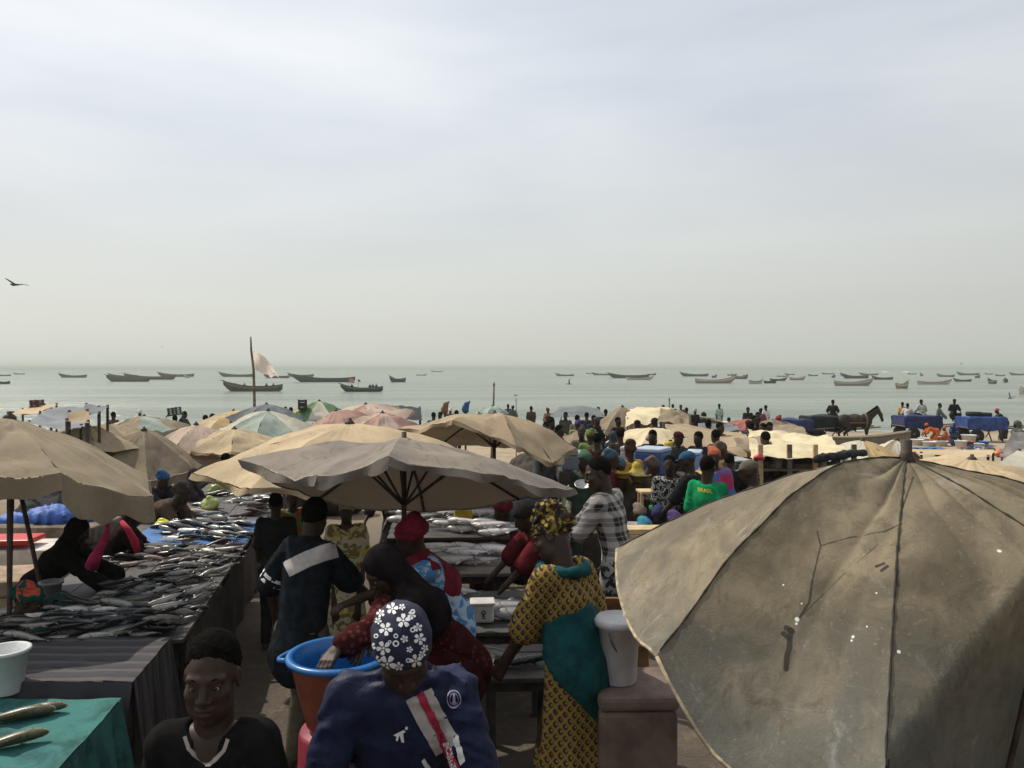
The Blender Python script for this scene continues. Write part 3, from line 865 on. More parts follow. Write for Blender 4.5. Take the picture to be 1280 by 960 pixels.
def bt(px, py, lpx, yaw, kind, hs=1.0, **kw):
    h, b, l, g = {'g': (BROWN, (0.17, 0.15, 0.12), LG, BG), 'd': (DARKH, (0.10, 0.10, 0.09), LG, BG), 'w': (WHITEH, (0.5, 0.3, 0.26), LP, BS), 'p': (PINKH, WHITEH, LP, BS),
                  'e': (DARKH, (0.2, 0.19, 0.17), LE, BP), 'f': (BROWN, (0.2, 0.2, 0.18), LF, BF)}[kind]
    return boat(px, py, lpx, yaw, h, b, kw.pop('label', l), hs, g, **kw)
for a in [(4, 470, 20, 180, 'f'), (24, 468, 15, 180, 'f'), (91, 472, 38, 176, 'g'), (160, 477, 58, 178, 'g'), (187, 474.5, 66, 181, 'g'), (153, 472, 36, 184, 'g'),
          (220, 471, 46, 183, 'g'), (296, 471, 46, 180, 'g'), (346, 472.5, 34, 176, 'g'), (376, 471, 34, 181, 'g'), (405, 477.5, 82, 178, 'd'),
          (546, 465, 15, 180, 'f'), (706, 470, 24, 168, 'g'), (752, 469, 25, 180, 'g'), (786, 472.5, 54, 184, 'd'), (800, 475, 36, 4, 'w'), (815, 469, 12, 20, 'e', 1.3),
          (868, 470.5, 37, 182, 'd'), (893, 472, 11, 60, 'e', 1.2), (894, 479, 54, 5, 'p', 1.15), (924, 473.5, 13, 115, 'e', 1.4), (945, 479.5, 24, 35, 'w', 1.3), (963, 479, 18, 10, 'd'),
          (973, 476, 24, 12, 'g'), (979, 471, 18, 8, 'w'), (997, 475, 24, 20, 'p', 1.3), (1035, 468, 17, 180, 'f'), (1052, 469.5, 8, 75, 'e', 1.3), (1069, 473, 34, 176, 'd', 1.3),
          (1067, 482, 54, 8, 'p', 1.2), (1103, 474.5, 24, 160, 'd', 1.3), (1152, 470, 9, 70, 'e', 1.3), (1168, 480.5, 49, 6, 'w'), (1203, 477, 22, 172, 'g'),
          (1210, 469, 29, 178, 'g'), (1236, 468, 10, 170, 'f'), (1240, 479.5, 11, 80, 'e', 1.3), (1257, 478, 7, 60, 'e', 1.2), (1274, 469, 26, 180, 'f'),
          (738, 467.5, 11, 180, 'f'), (915, 469.5, 13, 10, 'e', 1.1), (932, 471, 10, 50, 'e', 1.2), (987, 468.5, 13, 178, 'f'), (1016, 470, 13, 182, 'f'), (1042, 472, 11, 60, 'e', 1.2),
          (1086, 469, 24, 176, 'f'), (1140, 468, 12, 180, 'f'), (1182, 471, 12, 120, 'e', 1.2), (1222, 472.5, 12, 40, 'e', 1.2), (1250, 470, 13, 178, 'f')]:
    bt(*a, **({'label': BL_[(a[0], a[1])]} if (a[0], a[1]) in BL_ else {}))
boat(3, 480, 20, 180, BROWN, DARKH, 'brown boat cut by the left edge below the thin far ones')
boat(234, 472.2, 11, 150, WHITEH, PINKH, 'small white skiff beside the end of a long dark boat', 1.2)
BIG, bs_, bz_ = boat(316, 489, 78, 179, BROWN, (0.2, 0.18, 0.15), 'large crewed wooden boat behind the flagpole', 1.15)
BIG2, bs2_, bz2_ = boat(452, 489.5, 56, 178, DARKH, (0.16, 0.17, 0.16), 'crewed dark boat flying a small pink flag at its bow', 1.2)
boat(497, 477.5, 20, 205, DARKH, (0.14, 0.15, 0.14), 'dark high-bowed boat turned half toward the shore with a thin mast', 1.7)
boat(527, 469.5, 14, 10, WHITEH, WHITEH, 'small white boat between the high-bowed one and a far sliver', 1.1)
boat(1128, 485.5, 19, 12, TANH, WHITEH, 'stubby tan boat anchored beyond the blue carts', 1.5)
boat(1280, 492, 18, 20, WHITEH, WHITEH, 'white boat cut by the right edge', 1.6)
# a beached plank-built pirogue beside the horse
y0 = 27.0
br = empty('beached_boat', (at(1012, 540, y0).x, y0, gz(y0) + 0.36), 'grey plank boat pulled up on the sand below the horse', 'boat')
br.rotation_euler = (R(4), 0, R(176))
sc = (0.17 * 3.2, 0.7, 0.62)
share('hull', HULL, br, scale=sc, color=(0.24, 0.2, 0.15)); share('gunwale', RAIL, br, scale=sc, color=(0.3, 0.26, 0.2)); share('painted_band', BAND, br, scale=sc, color=(0.2, 0.17, 0.13))
for xx in (-1.6, 0, 1.4): share('thwart', THWART, br, loc=(xx, 0, 0.25), scale=(1, .6, 1))

# ------------------------------------------------------------------ figures: smooth bodies grown round a posed skeleton
class Form:
    """a sum of rounded limbs, blended, then skinned with quads"""
    def __init__(self): self.p = []
    def limb(self, a, b, ra, rb, k=0.03, n=None, q=1.0):
        self.p.append(('l', np.array(a, float), np.array(b, float), ra, rb, k, None if n is None else np.array(n, float), q)); return self
    def ball(self, c, r, k=0.02, M=None, sub=False):
        self.p.append(('b', np.array(c, float), np.array(r, float), k, np.eye(3) if M is None else np.array(M, float), sub)); return self
    def cut(self, p, n, k=0.004):
        self.p.append(('c', np.array(p, float), np.array(n, float), k)); return self
    def mesh(self, h, ripple=None, grow=0.0):
        lo, hi = np.full(3, 1e9), np.full(3, -1e9)
        for p in self.p:
            if p[0] == 'l':
                r = max(p[3], p[4]) + grow
                lo = np.minimum(lo, np.minimum(p[1], p[2]) - r); hi = np.maximum(hi, np.maximum(p[1], p[2]) + r)
            elif p[0] == 'b' and not p[5]:
                r = max(p[2]) + grow
                lo = np.minimum(lo, p[1] - r); hi = np.maximum(hi, p[1] + r)
        lo = lo - 3 * h - 0.03; hi = hi + 3 * h + 0.03
        N = np.ceil((hi - lo) / h).astype(int) + 1
        f = np.full(N, 0.25, np.float32)
        ax = [lo[i] + h * np.arange(N[i]) for i in range(3)]
        for p in self.p:
            if p[0] == 'c':
                d = ((ax[0][:, None, None] - p[1][0]) * p[2][0] + (ax[1][None, :, None] - p[1][1]) * p[2][1] + (ax[2][None, None, :] - p[1][2]) * p[2][2]).astype(np.float32)
                f = np.maximum(f, d); continue
            if p[0] == 'l':
                m = max(p[3], p[4]) + p[5] + 0.05 + grow
                bl, bh = np.minimum(p[1], p[2]) - m, np.maximum(p[1], p[2]) + m
            else:
                m = max(p[2]) + p[3] + 0.05 + grow
                bl, bh = p[1] - m, p[1] + m
            i0 = np.clip(np.floor((bl - lo) / h).astype(int), 0, N - 1); i1 = np.clip(np.ceil((bh - lo) / h).astype(int) + 1, 1, N)
            if np.any(i1 <= i0): continue
            X = ax[0][i0[0]:i1[0]][:, None, None]; Y = ax[1][i0[1]:i1[1]][None, :, None]; Z = ax[2][i0[2]:i1[2]][None, None, :]
            sl_ = (slice(i0[0], i1[0]), slice(i0[1], i1[1]), slice(i0[2], i1[2]))
            if p[0] == 'l':
                a, b, ra, rb, k, n, q = p[1:]
                ba = b - a
                dx, dy, dz = X - a[0], Y - a[1], Z - a[2]
                L = max(ba @ ba, 1e-9)
                t = np.clip((dx * ba[0] + dy * ba[1] + dz * ba[2]) / L, 0, 1)
                ex, ey, ez = dx - ba[0] * t, dy - ba[1] * t, dz - ba[2] * t
                d2 = ex * ex + ey * ey + ez * ez
                if n is not None and q != 1.0:
                    s_ = ex * n[0] + ey * n[1] + ez * n[2]
                    d2 = d2 + (q * q - 1) * s_ * s_
                d = np.sqrt(d2) - (ra + (rb - ra) * t)
                sub = False
            else:
                c, r, k, M, sub = p[1:]
                dx, dy, dz = X - c[0], Y - c[1], Z - c[2]
                u = (dx * M[0][0] + dy * M[1][0] + dz * M[2][0]) / r[0]
                v = (dx * M[0][1] + dy * M[1][1] + dz * M[2][1]) / r[1]
                w = (dx * M[0][2] + dy * M[1][2] + dz * M[2][2]) / r[2]
                l = np.sqrt(u * u + v * v + w * w)
                d = (l - 1) * min(r)
            g = f[sl_]
            d = d.astype(np.float32)
            if sub:
                hh = np.clip(0.5 - 0.5 * (g + d) / k, 0, 1)
                f[sl_] = g * (1 - hh) - d * hh + k * hh * (1 - hh)
            else:
                hh = np.clip(0.5 + 0.5 * (g - d) / k, 0, 1)
                f[sl_] = g * (1 - hh) + d * hh - k * hh * (1 - hh)
        if grow: f = f - np.float32(grow)
        if ripple is not None:
            f = f + ripple(ax[0][:, None, None], ax[1][None, :, None], ax[2][None, None, :]).astype(np.float32)
        return surface(f, lo, h)
def surface(f, lo, h):
    s = f < 0
    c = np.zeros(tuple(n - 1 for n in f.shape), np.int8)
    offs = [(i, j, k) for i in (0, 1) for j in (0, 1) for k in (0, 1)]
    def cor(a, o): return a[o[0]:a.shape[0]-1+o[0], o[1]:a.shape[1]-1+o[1], o[2]:a.shape[2]-1+o[2]]
    for o in offs: c += cor(s, o)
    act = (c > 0) & (c < 8)
    ids = np.argwhere(act)
    idx = np.full(act.shape, -1, np.int64); idx[act] = np.arange(len(ids))
    acc = np.zeros((len(ids), 3)); cnt = np.zeros(len(ids))
    for a in offs:
        for d in range(3):
            if a[d]: continue
            b = list(a); b[d] = 1
            fa = f[ids[:, 0]+a[0], ids[:, 1]+a[1], ids[:, 2]+a[2]]; fb = f[ids[:, 0]+b[0], ids[:, 1]+b[1], ids[:, 2]+b[2]]
            m = (fa < 0) != (fb < 0)
            t = np.where(m, fa / np.where(m, fa - fb, 1), 0)
            q = np.tile(np.array(a, float), (len(ids), 1)); q[:, d] = t
            acc[m] += q[m]; cnt[m] += 1
    V = lo + h * (ids + acc / cnt[:, None])
    F = []
    for d in range(3):
        e1, e2 = [(1, 2), (2, 0), (0, 1)][d]
        A = np.take(s, range(0, s.shape[d]-1), d); B = np.take(s, range(1, s.shape[d]), d)
        g = np.argwhere(A != B)
        g = g[(g[:, e1] > 0) & (g[:, e2] > 0) & (g[:, e1] < s.shape[e1]-1) & (g[:, e2] < s.shape[e2]-1)]
        inside = s[g[:, 0], g[:, 1], g[:, 2]]
        qs = []
        for (o1, o2) in ((1, 1), (0, 1), (0, 0), (1, 0)):
            w = g.copy(); w[:, e1] -= o1; w[:, e2] -= o2
            qs.append(idx[w[:, 0], w[:, 1], w[:, 2]])
        Q = np.stack(qs, 1)
        Q = np.where(inside[:, None], Q, Q[:, ::-1])
        F.append(Q)
    F = np.concatenate(F)
    return V, F[np.all(F >= 0, axis=1)]
def np_mesh(name, parts, mat):
    """parts: list of (V, F)"""
    n = 0; Vs, Fs = [], []
    for V, F in parts:
        Vs.append(V); Fs.append(F + n); n += len(V)
    V = np.concatenate(Vs).astype(np.float32); F = np.concatenate(Fs).astype(np.int32)
    me = bpy.data.meshes.new(name)
    me.vertices.add(len(V)); me.vertices.foreach_set('co', V.ravel())
    me.loops.add(F.size); me.loops.foreach_set('vertex_index', F.ravel())
    me.polygons.add(len(F)); me.polygons.foreach_set('loop_start', np.arange(0, F.size, 4, dtype=np.int32))
    me.polygons.foreach_set('use_smooth', np.ones(len(F), bool))
    me.update(calc_edges=True); me.validate()
    if mat is not None: me.materials.append(mat)
    return me
def rip(amp, k=14.0, seed=0, axis=(0.25, 0.35, 1.0), bands=0.0):
    """creases in cloth"""
    r = np.random.RandomState(seed)
    D = r.normal(size=(5, 3)); ph = r.uniform(0, 6.28, 8)
    def fn(X, Y, Z):
        w = np.sin(k * .45 * (D[0,0]*X + D[0,1]*Y + D[0,2]*Z) + ph[0]) + np.sin(k * .6 * (D[1,0]*X + D[1,1]*Y + D[1,2]*Z) + ph[1])
        a = np.sin(k * (axis[0]*X*D[2,0] + axis[1]*Y*D[2,1] + axis[2]*Z) + 2.2 * w + ph[2])
        b = np.sin(k * 1.7 * (D[3,0]*X + D[3,1]*Y + D[3,2]*Z*.6) + 1.6 * w + ph[3])
        e = np.sin(k * 2.6 * (D[4,0]*X + D[4,1]*Y + D[4,2]*Z) + 2.4 * w + ph[5])
        gate = 0.5 + 0.5 * np.sin(k * .35 * (D[2,0]*X + D[2,1]*Y + D[2,2]*Z) + ph[6])
        out = amp * (0.75 * (np.sqrt(np.abs(a) + 1e-4) - .6) * (0.35 + gate) + 0.25 * b + 0.3 * (np.abs(e) - .5) * gate)
        if bands: out = out + bands * np.sin(9 * np.arctan2(Y, X) + ph[4]) * np.clip((1.0 - Z) / 0.8, 0, 1)
        return out
    return fn

def v3(*a): return np.array(a, float)
def unit(v): return v / max(np.linalg.norm(v), 1e-9)
def ik(s, t, l1, l2, pole):
    d = t - s; L = np.linalg.norm(d)
    if L > (l1 + l2) * .995: t = s + d / L * (l1 + l2) * .995; d = t - s; L = np.linalg.norm(d)
    a = (l1 * l1 - l2 * l2 + L * L) / (2 * L)
    hh = math.sqrt(max(l1 * l1 - a * a, 0))
    u = d / L
    pl = pole - u * (pole @ u)
    return s + u * a + unit(pl) * hh, t
def skeleton(h=1.7, lean=0.0, side=0.0, pose='stand', arms=(None, None), hpitch=0.0, hyaw=0.0, step=0.0, twist=0.0, shw=.157):
    """x right, y forward, z up, feet at 0"""
    s = h / 1.75
    J = {}
    if pose == 'sit': hipz = 0.36
    elif pose == 'squat': hipz = 0.24
    elif pose == 'bend': hipz = 0.88
    else: hipz = 0.95
    hipy = -0.30 * math.sin(lean) * (1 if pose in ('stand', 'bend') else 0)
    pel = v3(0, hipy, hipz) * s
    up = v3(math.sin(side), math.sin(lean) * math.cos(side), math.cos(lean) * math.cos(side))
    fwd = unit(v3(0, math.cos(lean), -math.sin(lean)))
    rt = unit(np.cross(fwd, up)); fwd = unit(np.cross(up, rt))
    ct, st_ = math.cos(twist), math.sin(twist)
    rt2 = rt * ct + fwd * st_; fwd2 = fwd * ct - rt * st_
    J['pel'], J['up'], J['fwd'], J['rt'] = pel, up, fwd2, rt2
    J['waist'] = pel + up * .17 * s
    J['chest'] = pel + up * .36 * s
    J['neck'] = pel + up * .51 * s
    hp = lean * .55 + hpitch
    J['hup'] = unit(v3(math.sin(side) * .5, math.sin(hp), math.cos(hp)))
    J['head'] = J['neck'] + up * .045 * s + J['hup'] * .125 * s
    for i, sg in ((0, -1), (1, 1)):
        sh = pel + up * .475 * s + rt2 * sg * shw * s
        J['sh%d' % i] = sh
        a = arms[i]
        if a is None: a = sh + v3(sg * .02, .04 + 0.25 * math.sin(lean), -.53) * s
        else: a = np.array(a, float)
        pole = -fwd2 * .9 + rt2 * sg * .28 - up * .2
        e, w = ik(sh, a, .29 * s, .26 * s, pole)
        J['el%d' % i], J['wr%d' % i] = e, w
        hx = sg * .095 * s
        hip = pel + v3(hx, 0, -.02 * s)
        J['hip%d' % i] = hip
        if pose == 'sit': kn, an = v3(hx * 1.8, .40 * s, .40 * s), v3(hx * 1.7, .42 * s, .07 * s)
        elif pose == 'squat': kn, an = v3(hx * 2.4, .30 * s, .46 * s), v3(hx * 1.7, .10 * s, .07 * s)
        else:
            an = v3(hx * 1.15, -.02 * s + sg * step, .07 * s)
            kn, an = ik(hip, an, .45 * s, .44 * s, v3(0, 1, 0))
        J['kn%d' % i], J['an%d' % i] = kn, an
        J['toe%d' % i] = an + v3(hx * .25, .17 * s, -.03 * s)
    J['s'] = s; J['hyaw'] = hyaw
    return J
def torso(F, J, g=0.0, belly=0.0, q=1.45):
    s = J['s']; f = J['fwd']
    F.limb(J['pel'] - J['up'] * .04 * s, J['waist'], .142 * s + g, .122 * s + g + belly, .05, f, q)
    F.limb(J['waist'], J['chest'], .122 * s + g + belly, .146 * s + g, .05, f, q)
    F.limb(J['chest'], J['neck'] - J['up'] * .05 * s, .142 * s + g, .070 * s + g, .05, f, q)
    F.limb(J['sh0'], J['sh1'], .050 * s + g, .050 * s + g, .06)
def arm(F, J, i, g=0.0, upto=2.0, flare=0.0, kk=0.03):
    s = J['s']
    F.limb(J['sh%d' % i], J['el%d' % i] if upto >= 1 else J['sh%d' % i] + (J['el%d' % i] - J['sh%d' % i]) * upto, 0.048 * s + g, (.039 if upto >= 1 else .045) * s + g + flare * (upto <= 1), kk)
    if upto > 1:
        e, w = J['el%d' % i], J['wr%d' % i]
        F.limb(e, e + (w - e) * min(1, upto - 1), .039 * s + g, .027 * s + g + flare, min(kk, .02))
def legs(F, J, g=0.0, upto=2.0, foot=False):
    s = J['s']
    for i in (0, 1):
        F.limb(J['hip%d' % i], J['kn%d' % i], .085 * s + g, .058 * s + g, .03)
        if upto > 1: F.limb(J['kn%d' % i], J['an%d' % i], .055 * s + g, .036 * s + g, .02)
        if foot: F.limb(J['an%d' % i] - v3(0, .03, .02) * s, J['toe%d' % i], .036 * s, .028 * s, .02)
def head_frame(J):
    u = J['hup']; f = J['fwd'] - u * (J['fwd'] @ u); f = unit(f)
    a = J['hyaw']; r = np.cross(f, u)
    f2 = f * math.cos(a) + r * math.sin(a)
    return np.stack([np.cross(f2, u), f2, u], 1)      # columns right, forward, up
def head(F, J, fine=False):
    M = head_frame(J); c = J['head']; s = J['s']
    P = lambda x, y, z: c + M @ v3(x, y, z) * s
    B = lambda p, r, k=.015, sub=False: F.ball(P(*p), np.array(r) * s, k, M, sub)
    B((0, -.012, .032), (.0715, .094, .087))
    B((0, .028, -.03), (.056, .066, .087), .03)
    B((0, .046, -.078), (.038, .040, .032), .03)
    F.limb(J['neck'] - J['up'] * .04 * s, P(0, -.02, -.05), .060 * s, .055 * s, .02)
    if not fine:
        F.limb(P(0, .085, .01), P(0, .106, -.026), .012 * s, .017 * s, .015)
        for sg in (-1, 1): B((sg * .074, -.005, -.008), (.014, .024, .034), .01)
        return P, M
    for sg in (-1, 1):
        B((sg * .040, .058, -.022), (.024, .026, .022), .02)
        B((sg * .040, .040, -.062), (.020, .030, .030), .02)
        F.limb(P(sg * .012, .086, .029), P(sg * .050, .071, .027), .0085 * s, .007 * s, .016)
        B((sg * .031, .101, .006), (.018, .014, .0095), .010, True)
        F.limb(P(sg * .016, .0875, .0105), P(sg * .044, .079, .010), .0055 * s, .005 * s, .004)
        F.limb(P(sg * .016, .086, -.0015), P(sg * .043, .078, -.002), .005 * s, .0045 * s, .005)
        B((sg * .076, -.006, -.006), (.009, .020, .032), .008)
        B((sg * .084, -.002, -.004), (.006, .010, .018), .005, True)
        B((sg * .0145, .098, -.030), (.010, .011, .009), .006)
    F.limb(P(0, .090, .016), P(0, .110, -.022), .008 * s, .0125 * s, .010)
    F.limb(P(-.019, .092, -.0555), P(.019, .092, -.0555), .0075 * s, .0075 * s, .006)
    B((0, .097, -.055), (.014, .009, .007), .006)
    F.limb(P(-.017, .090, -.071), P(.017, .090, -.071), .0085 * s, .0085 * s, .006)
    B((0, .094, -.072), (.014, .009, .008), .006)
    F.p.append(('b', P(0, .104, -.0630), np.array((.024, .008, .0022)) * s, .003, M, True))
    B((0, .072, -.098), (.020, .018, .016), .015)
    return P, M
def hand(F, wr, d, n, sg, s=1.0, curl=0.5, k=.005):
    """wrist, finger direction, back-of-hand normal, side of the thumb"""
    d = unit(d); n = unit(n - d * (n @ d)); w = np.cross(d, n) * sg         # w points to the thumb side
    P = lambda a, b, c: wr + (d * a + w * b + n * c) * s
    F.limb(P(-.02, 0, 0), P(.02, 0, 0), .026 * s, .027 * s, .015, n, 1.35)
    for i, (o, L) in enumerate(((.030, .072), (.010, .080), (-.010, .074), (-.029, .058))):
        F.limb(P(.015, o * .6, 0), P(.088 - .004 * i, o, 0), .017 * s, .0115 * s, .008)
        a, p = 0.0, np.array((.088 - .004 * i, o, 0.0))
        for j, (ln, rr) in enumerate(((.45, .0098), (.32, .0088), (.23, .0078))):
            a += curl * (0.55, 0.75, 0.5)[j]
            q = p + np.array((math.cos(a) * L * ln, o * .10 * ln, -math.sin(a) * L * ln))
            F.limb(P(*p), P(*q), (rr + .0006) * s, rr * s, k)
            p = q
    F.limb(P(.018, .022, -.004), P(.052, .050, -.014), .015 * s, .0115 * s, .008)
    F.limb(P(.052, .050, -.014), P(.082, .054, -.026), .011 * s, .009 * s, .004)

CREASE = {}
def person_meshes(key, sk, garments, hair, h=0.03, near=False, hands=None, body_extra=None):
    """returns list of (part name, mesh, default colour key)"""
    J = skeleton(**sk)
    out = []
    F = Form()
    torso(F, J); legs(F, J, foot=True)
    for i in (0, 1):
        arm(F, J, i)
        e, w = J['el%d' % i], J['wr%d' % i]
        d = unit(w - e)
        if not near:
            F.limb(w, w + d * .09 * J['s'], .030 * J['s'], .022 * J['s'], .02)
            F.limb(w + d * .02, w + d * .07 + np.cross(d, v3(0, 0, 1)) * .03, .014, .011, .01)
    parts = []
    HF = Form()
    P, M = head(HF, J, fine=near)
    if near:
        parts.append(F.mesh(h)); parts.append(HF.mesh(0.0045))
        for i in (0, 1):
            G = Form()
            e, w = J['el%d' % i], J['wr%d' % i]
            hd = (hands or {}).get(i, {})
            d = hd.get('d', w - e); n = hd.get('n', v3(0, 0, 1) if abs(unit(w - e)[2]) < .8 else J['rt'] * (1 if i else -1))
            G.limb(e + (w - e) * .8, w, .031 * J['s'], .028 * J['s'], .01)
            hand(G, w + unit(w - e) * .01, np.array(d, float), np.array(n, float), (-1 if i else 1) * hd.get('flip', 1), J['s'], hd.get('curl', .45))
            parts.append(G.mesh(0.005))
    else:
        F.p += HF.p
        parts.append(F.mesh(h))
    out.append(('body', np_mesh('body', parts, SKIN), None))
    s = J['s']
    for (gname, kind, opt) in garments:
        G = Form(); ripple = None
        g = opt.get('g', 0.014); sl = opt.get('sleeve', 0.75)
        hg = opt.get('h', h)
        if kind == 'top':
            torso(G, J, g, opt.get('belly', 0.0))
            for i in (0, 1): arm(G, J, i, g + .006, sl, opt.get('flare', 0.012), .012)
            if opt.get('neck', True): G.ball(J['neck'] + J['up'] * .03 * s, (.068 * s,) * 3, .02, None, True)
            else: G.limb(J['neck'] - J['up'] * .04 * s, J['neck'] + J['up'] * .03 * s, .075 * s, .07 * s, .02)
            if opt.get('vneck'): G.ball(J['neck'] + J['fwd'] * .070 * s - J['up'] * .012 * s, (.034 * s, .05 * s, .052 * s), .012, np.stack([J['rt'], J['fwd'], J['up']], 1), True)
            G.limb(J['pel'] - J['up'] * opt.get('hem', .10) * s, J['pel'], .158 * s + g + opt.get('belly', 0), .152 * s + g, .04, J['fwd'], 1.3)
            ripple = rip(opt.get('rip', .010), 20, opt.get('seed', 1))
        elif kind == 'dress':
            torso(G, J, g + .01, opt.get('belly', 0.02))
            for i in (0, 1): arm(G, J, i, g + .012, sl, opt.get('flare', 0.03), .012)
            if opt.get('neck', True): G.ball(J['neck'] + J['up'] * .035 * s, (.085 * s, .085 * s, .07 * s), .02, None, True)
            if sk.get('pose') in ('sit', 'squat'):
                for i in (0, 1):
                    G.limb(J['hip%d' % i], J['kn%d' % i], .13 * s, .11 * s, .08); G.limb(J['kn%d' % i], J['an%d' % i], .11 * s, .12 * s, .08)
            else:
                b = v3((J['an0'][0] + J['an1'][0]) / 2, (J['an0'][1] + J['an1'][1]) / 2 - .02, opt.get('len', .12) * s)
                G.limb(J['pel'], (J['pel'] * .45 + b * .55), .165 * s + g, .19 * s + g, .06, v3(0, 1, 0), 1.2)
                G.limb((J['pel'] * .45 + b * .55), b, .19 * s + g, opt.get('wide', .215) * s + g, .05, v3(0, 1, 0), 1.12)
                G.cut((0, 0, b[2] - .02), (0, 0, -1))
            ripple = rip(opt.get('rip', .012), 16, opt.get('seed', 2), bands=opt.get('folds', .012))
        elif kind == 'trousers':
            legs(G, J, opt.get('g', .020), 2.0)
            G.limb(J['pel'] - J['up'] * .05 * s, J['pel'] + J['up'] * .08 * s, .150 * s + .012, .140 * s + .012, .04, J['fwd'], 1.35)
            G.cut((0, 0, opt.get('cuff', .07) * s), (0, 0, -1))
            ripple = rip(.010, 18, opt.get('seed', 3))
        elif kind == 'skirt':
            if sk.get('pose') in ('sit', 'squat'):
                for i in (0, 1):
                    G.limb(J['hip%d' % i], J['kn%d' % i], .12 * s, .10 * s, .10); G.limb(J['kn%d' % i], J['an%d' % i], .10 * s, .11 * s, .08)
                G.limb(J['pel'], J['pel'] + J['up'] * .06, .17 * s, .155 * s, .05, J['fwd'], 1.3)
            else:
                b = v3((J['an0'][0] + J['an1'][0]) / 2, (J['an0'][1] + J['an1'][1]) / 2 - .02, opt.get('len', .15) * s)
                G.limb(J['pel'] + J['up'] * .06 * s, J['pel'] - v3(0, 0, .12), .150 * s + .02, .17 * s + .02, .05, J['fwd'], 1.3)
                G.limb(J['pel'] - v3(0, 0, .1), b, .17 * s + .015, opt.get('wide', .18) * s, .06, v3(0, 1, 0), 1.25)
                G.cut((0, 0, b[2] - .02), (0, 0, -1))
            ripple = rip(.010, 15, opt.get('seed', 4), bands=.010)
        elif kind == 'veil':                       # cloth over head and shoulders
            G.ball(P(0, -.022, .035), np.array((.092, .108, .102)) * s, .03, M)
            G.limb(P(0, -.035, -.02), J['neck'] - J['fwd'] * .02, .082 * s, .095 * s, .05)
            G.limb(J['neck'], J['chest'] - J['up'] * opt.get('drop', .0) * s, .10 * s, .185 * s, .08, J['fwd'], 1.15)
            G.limb(J['sh0'], J['sh1'], .07 * s, .07 * s, .07)
            for i in (0, 1): G.limb(J['sh%d' % i], J['sh%d' % i] + (J['el%d' % i] - J['sh%d' % i]) * opt.get('arm', .8), .072 * s, .085 * s, .06)
            G.ball(P(0, .115, -.015), np.array((.058, .06, .085)) * s, .02, M, True)
            ripple = rip(.010, 17, opt.get('seed', 5), bands=.006)
        elif kind == 'shawl':
            G.limb(J['sh0'], J['sh1'], .078 * s, .078 * s, .06)
            G.limb(J['neck'], J['chest'] - J['fwd'] * .03 - J['up'] * opt.get('drop', .05) * s, .09 * s, .17 * s + .02, .07, J['fwd'], 1.2)
            G.ball(P(0, .02, .02), np.array((.10, .115, .14)) * s, .01, M, True)
            ripple = rip(.012, 18, opt.get('seed', 6))
        elif kind == 'sash':
            G.limb(J['pel'] - J['up'] * opt.get('a', .05) * s, J['pel'] + J['up'] * opt.get('b', .12) * s, .165 * s + g + opt.get('grow', .02), .155 * s + g + opt.get('grow', .02), .04, J['fwd'], 1.32)
            ripple = rip(.012, 20, opt.get('seed', 7))
        elif kind == 'wrapper':                    # cloth tied round the hips over one side
            b = v3((J['an0'][0] + J['an1'][0]) / 2, (J['an0'][1] + J['an1'][1]) / 2 - .02, .12 * s)
            m_ = J['pel'] * .45 + b * .55
            G.limb(J['pel'] + J['up'] * opt.get('top', .08) * s, J['pel'], .136 * s + .036, .160 * s + .036, .05, J['fwd'], 1.25)
            G.limb(J['pel'], m_, .165 * s + .036, .18 * s + .04, .05, v3(0, 1, 0), 1.2)
            G.cut(J['pel'] + v3(*opt.get('off', (0, 0, 0))), opt.get('n', v3(-1, .3, -.3)))
            ripple = rip(.016, 22, opt.get('seed', 7), bands=.008)
        elif kind == 'pack':                       # baby or bundle tied to the back
            G.ball(J['waist'] + J['up'] * .08 - J['fwd'] * .16, (.15, .12, .17), .03)
            G.ball(J['waist'] + J['up'] * .26 - J['fwd'] * .17, (.07, .07, .08), .02)
            ripple = rip(.010, 20, 3)
        if 'cutz' in opt: G.cut((0, 0, opt['cutz']), (0, 0, -1))
        out.append((gname, np_mesh(gname, [G.mesh(hg, ripple)], TINT), gname))
    hk, ho = hair
    if hk:
        G = Form()
        hh = min(h, 0.02) if not near else 0.007
        c = P(0, 0, 0)
        B = lambda p, r, k=.015, sub=False: G.ball(P(*p), np.array(r) * s, k, M, sub)
        nm = 'hair'
        if hk == 'hair':
            t = ho.get('t', .010)
            B((0, -.022, .040), (.0755 + t * .5, .094, .0855 + t * 1.1))
            nrm = M @ v3(0, .60, -.80)
            G.cut(P(0, .064, ho.get('line', .066)), nrm)
            ripple = rip(.006, 95, 1)
        elif hk == 'wrap':
            nm = 'headwrap'
            B((0, -.018, .050), (.092, .110, .086)); B((0, -.10, .045), (.062, .055, .052), .03)
            if ho.get('knot', True): B((.03, -.06, .115), (.062, .055, .042), .03)
            if ho.get('tall'): B((0, -.03, .14), (.085, .085, .06), .04)
            G.cut(P(0, .07, .040), M @ v3(0, .45, -.9))
            ripple = rip(.016, 46, ho.get('seed', 2), axis=(.8, .8, .6))
        elif hk == 'cap':
            nm = 'cap'
            B((0, -.014, .046), (.086, .104, .080)); B((0, .085, .040), (.068, .070, .012), .012)
            G.cut(P(0, 0, .022), M @ v3(0, .12, -1.0))
            ripple = rip(.003, 40, 2)
        elif hk == 'bandana':
            nm = 'headscarf'
            B((0, -.016, .044), (.089, .108, .092)); B((0, -.075, .005), (.070, .055, .065), .03)
            G.cut(P(0, .075, .030), M @ v3(0, .55, -.85))
            ripple = rip(.004, 45, 3)
        elif hk == 'bare': ripple = None
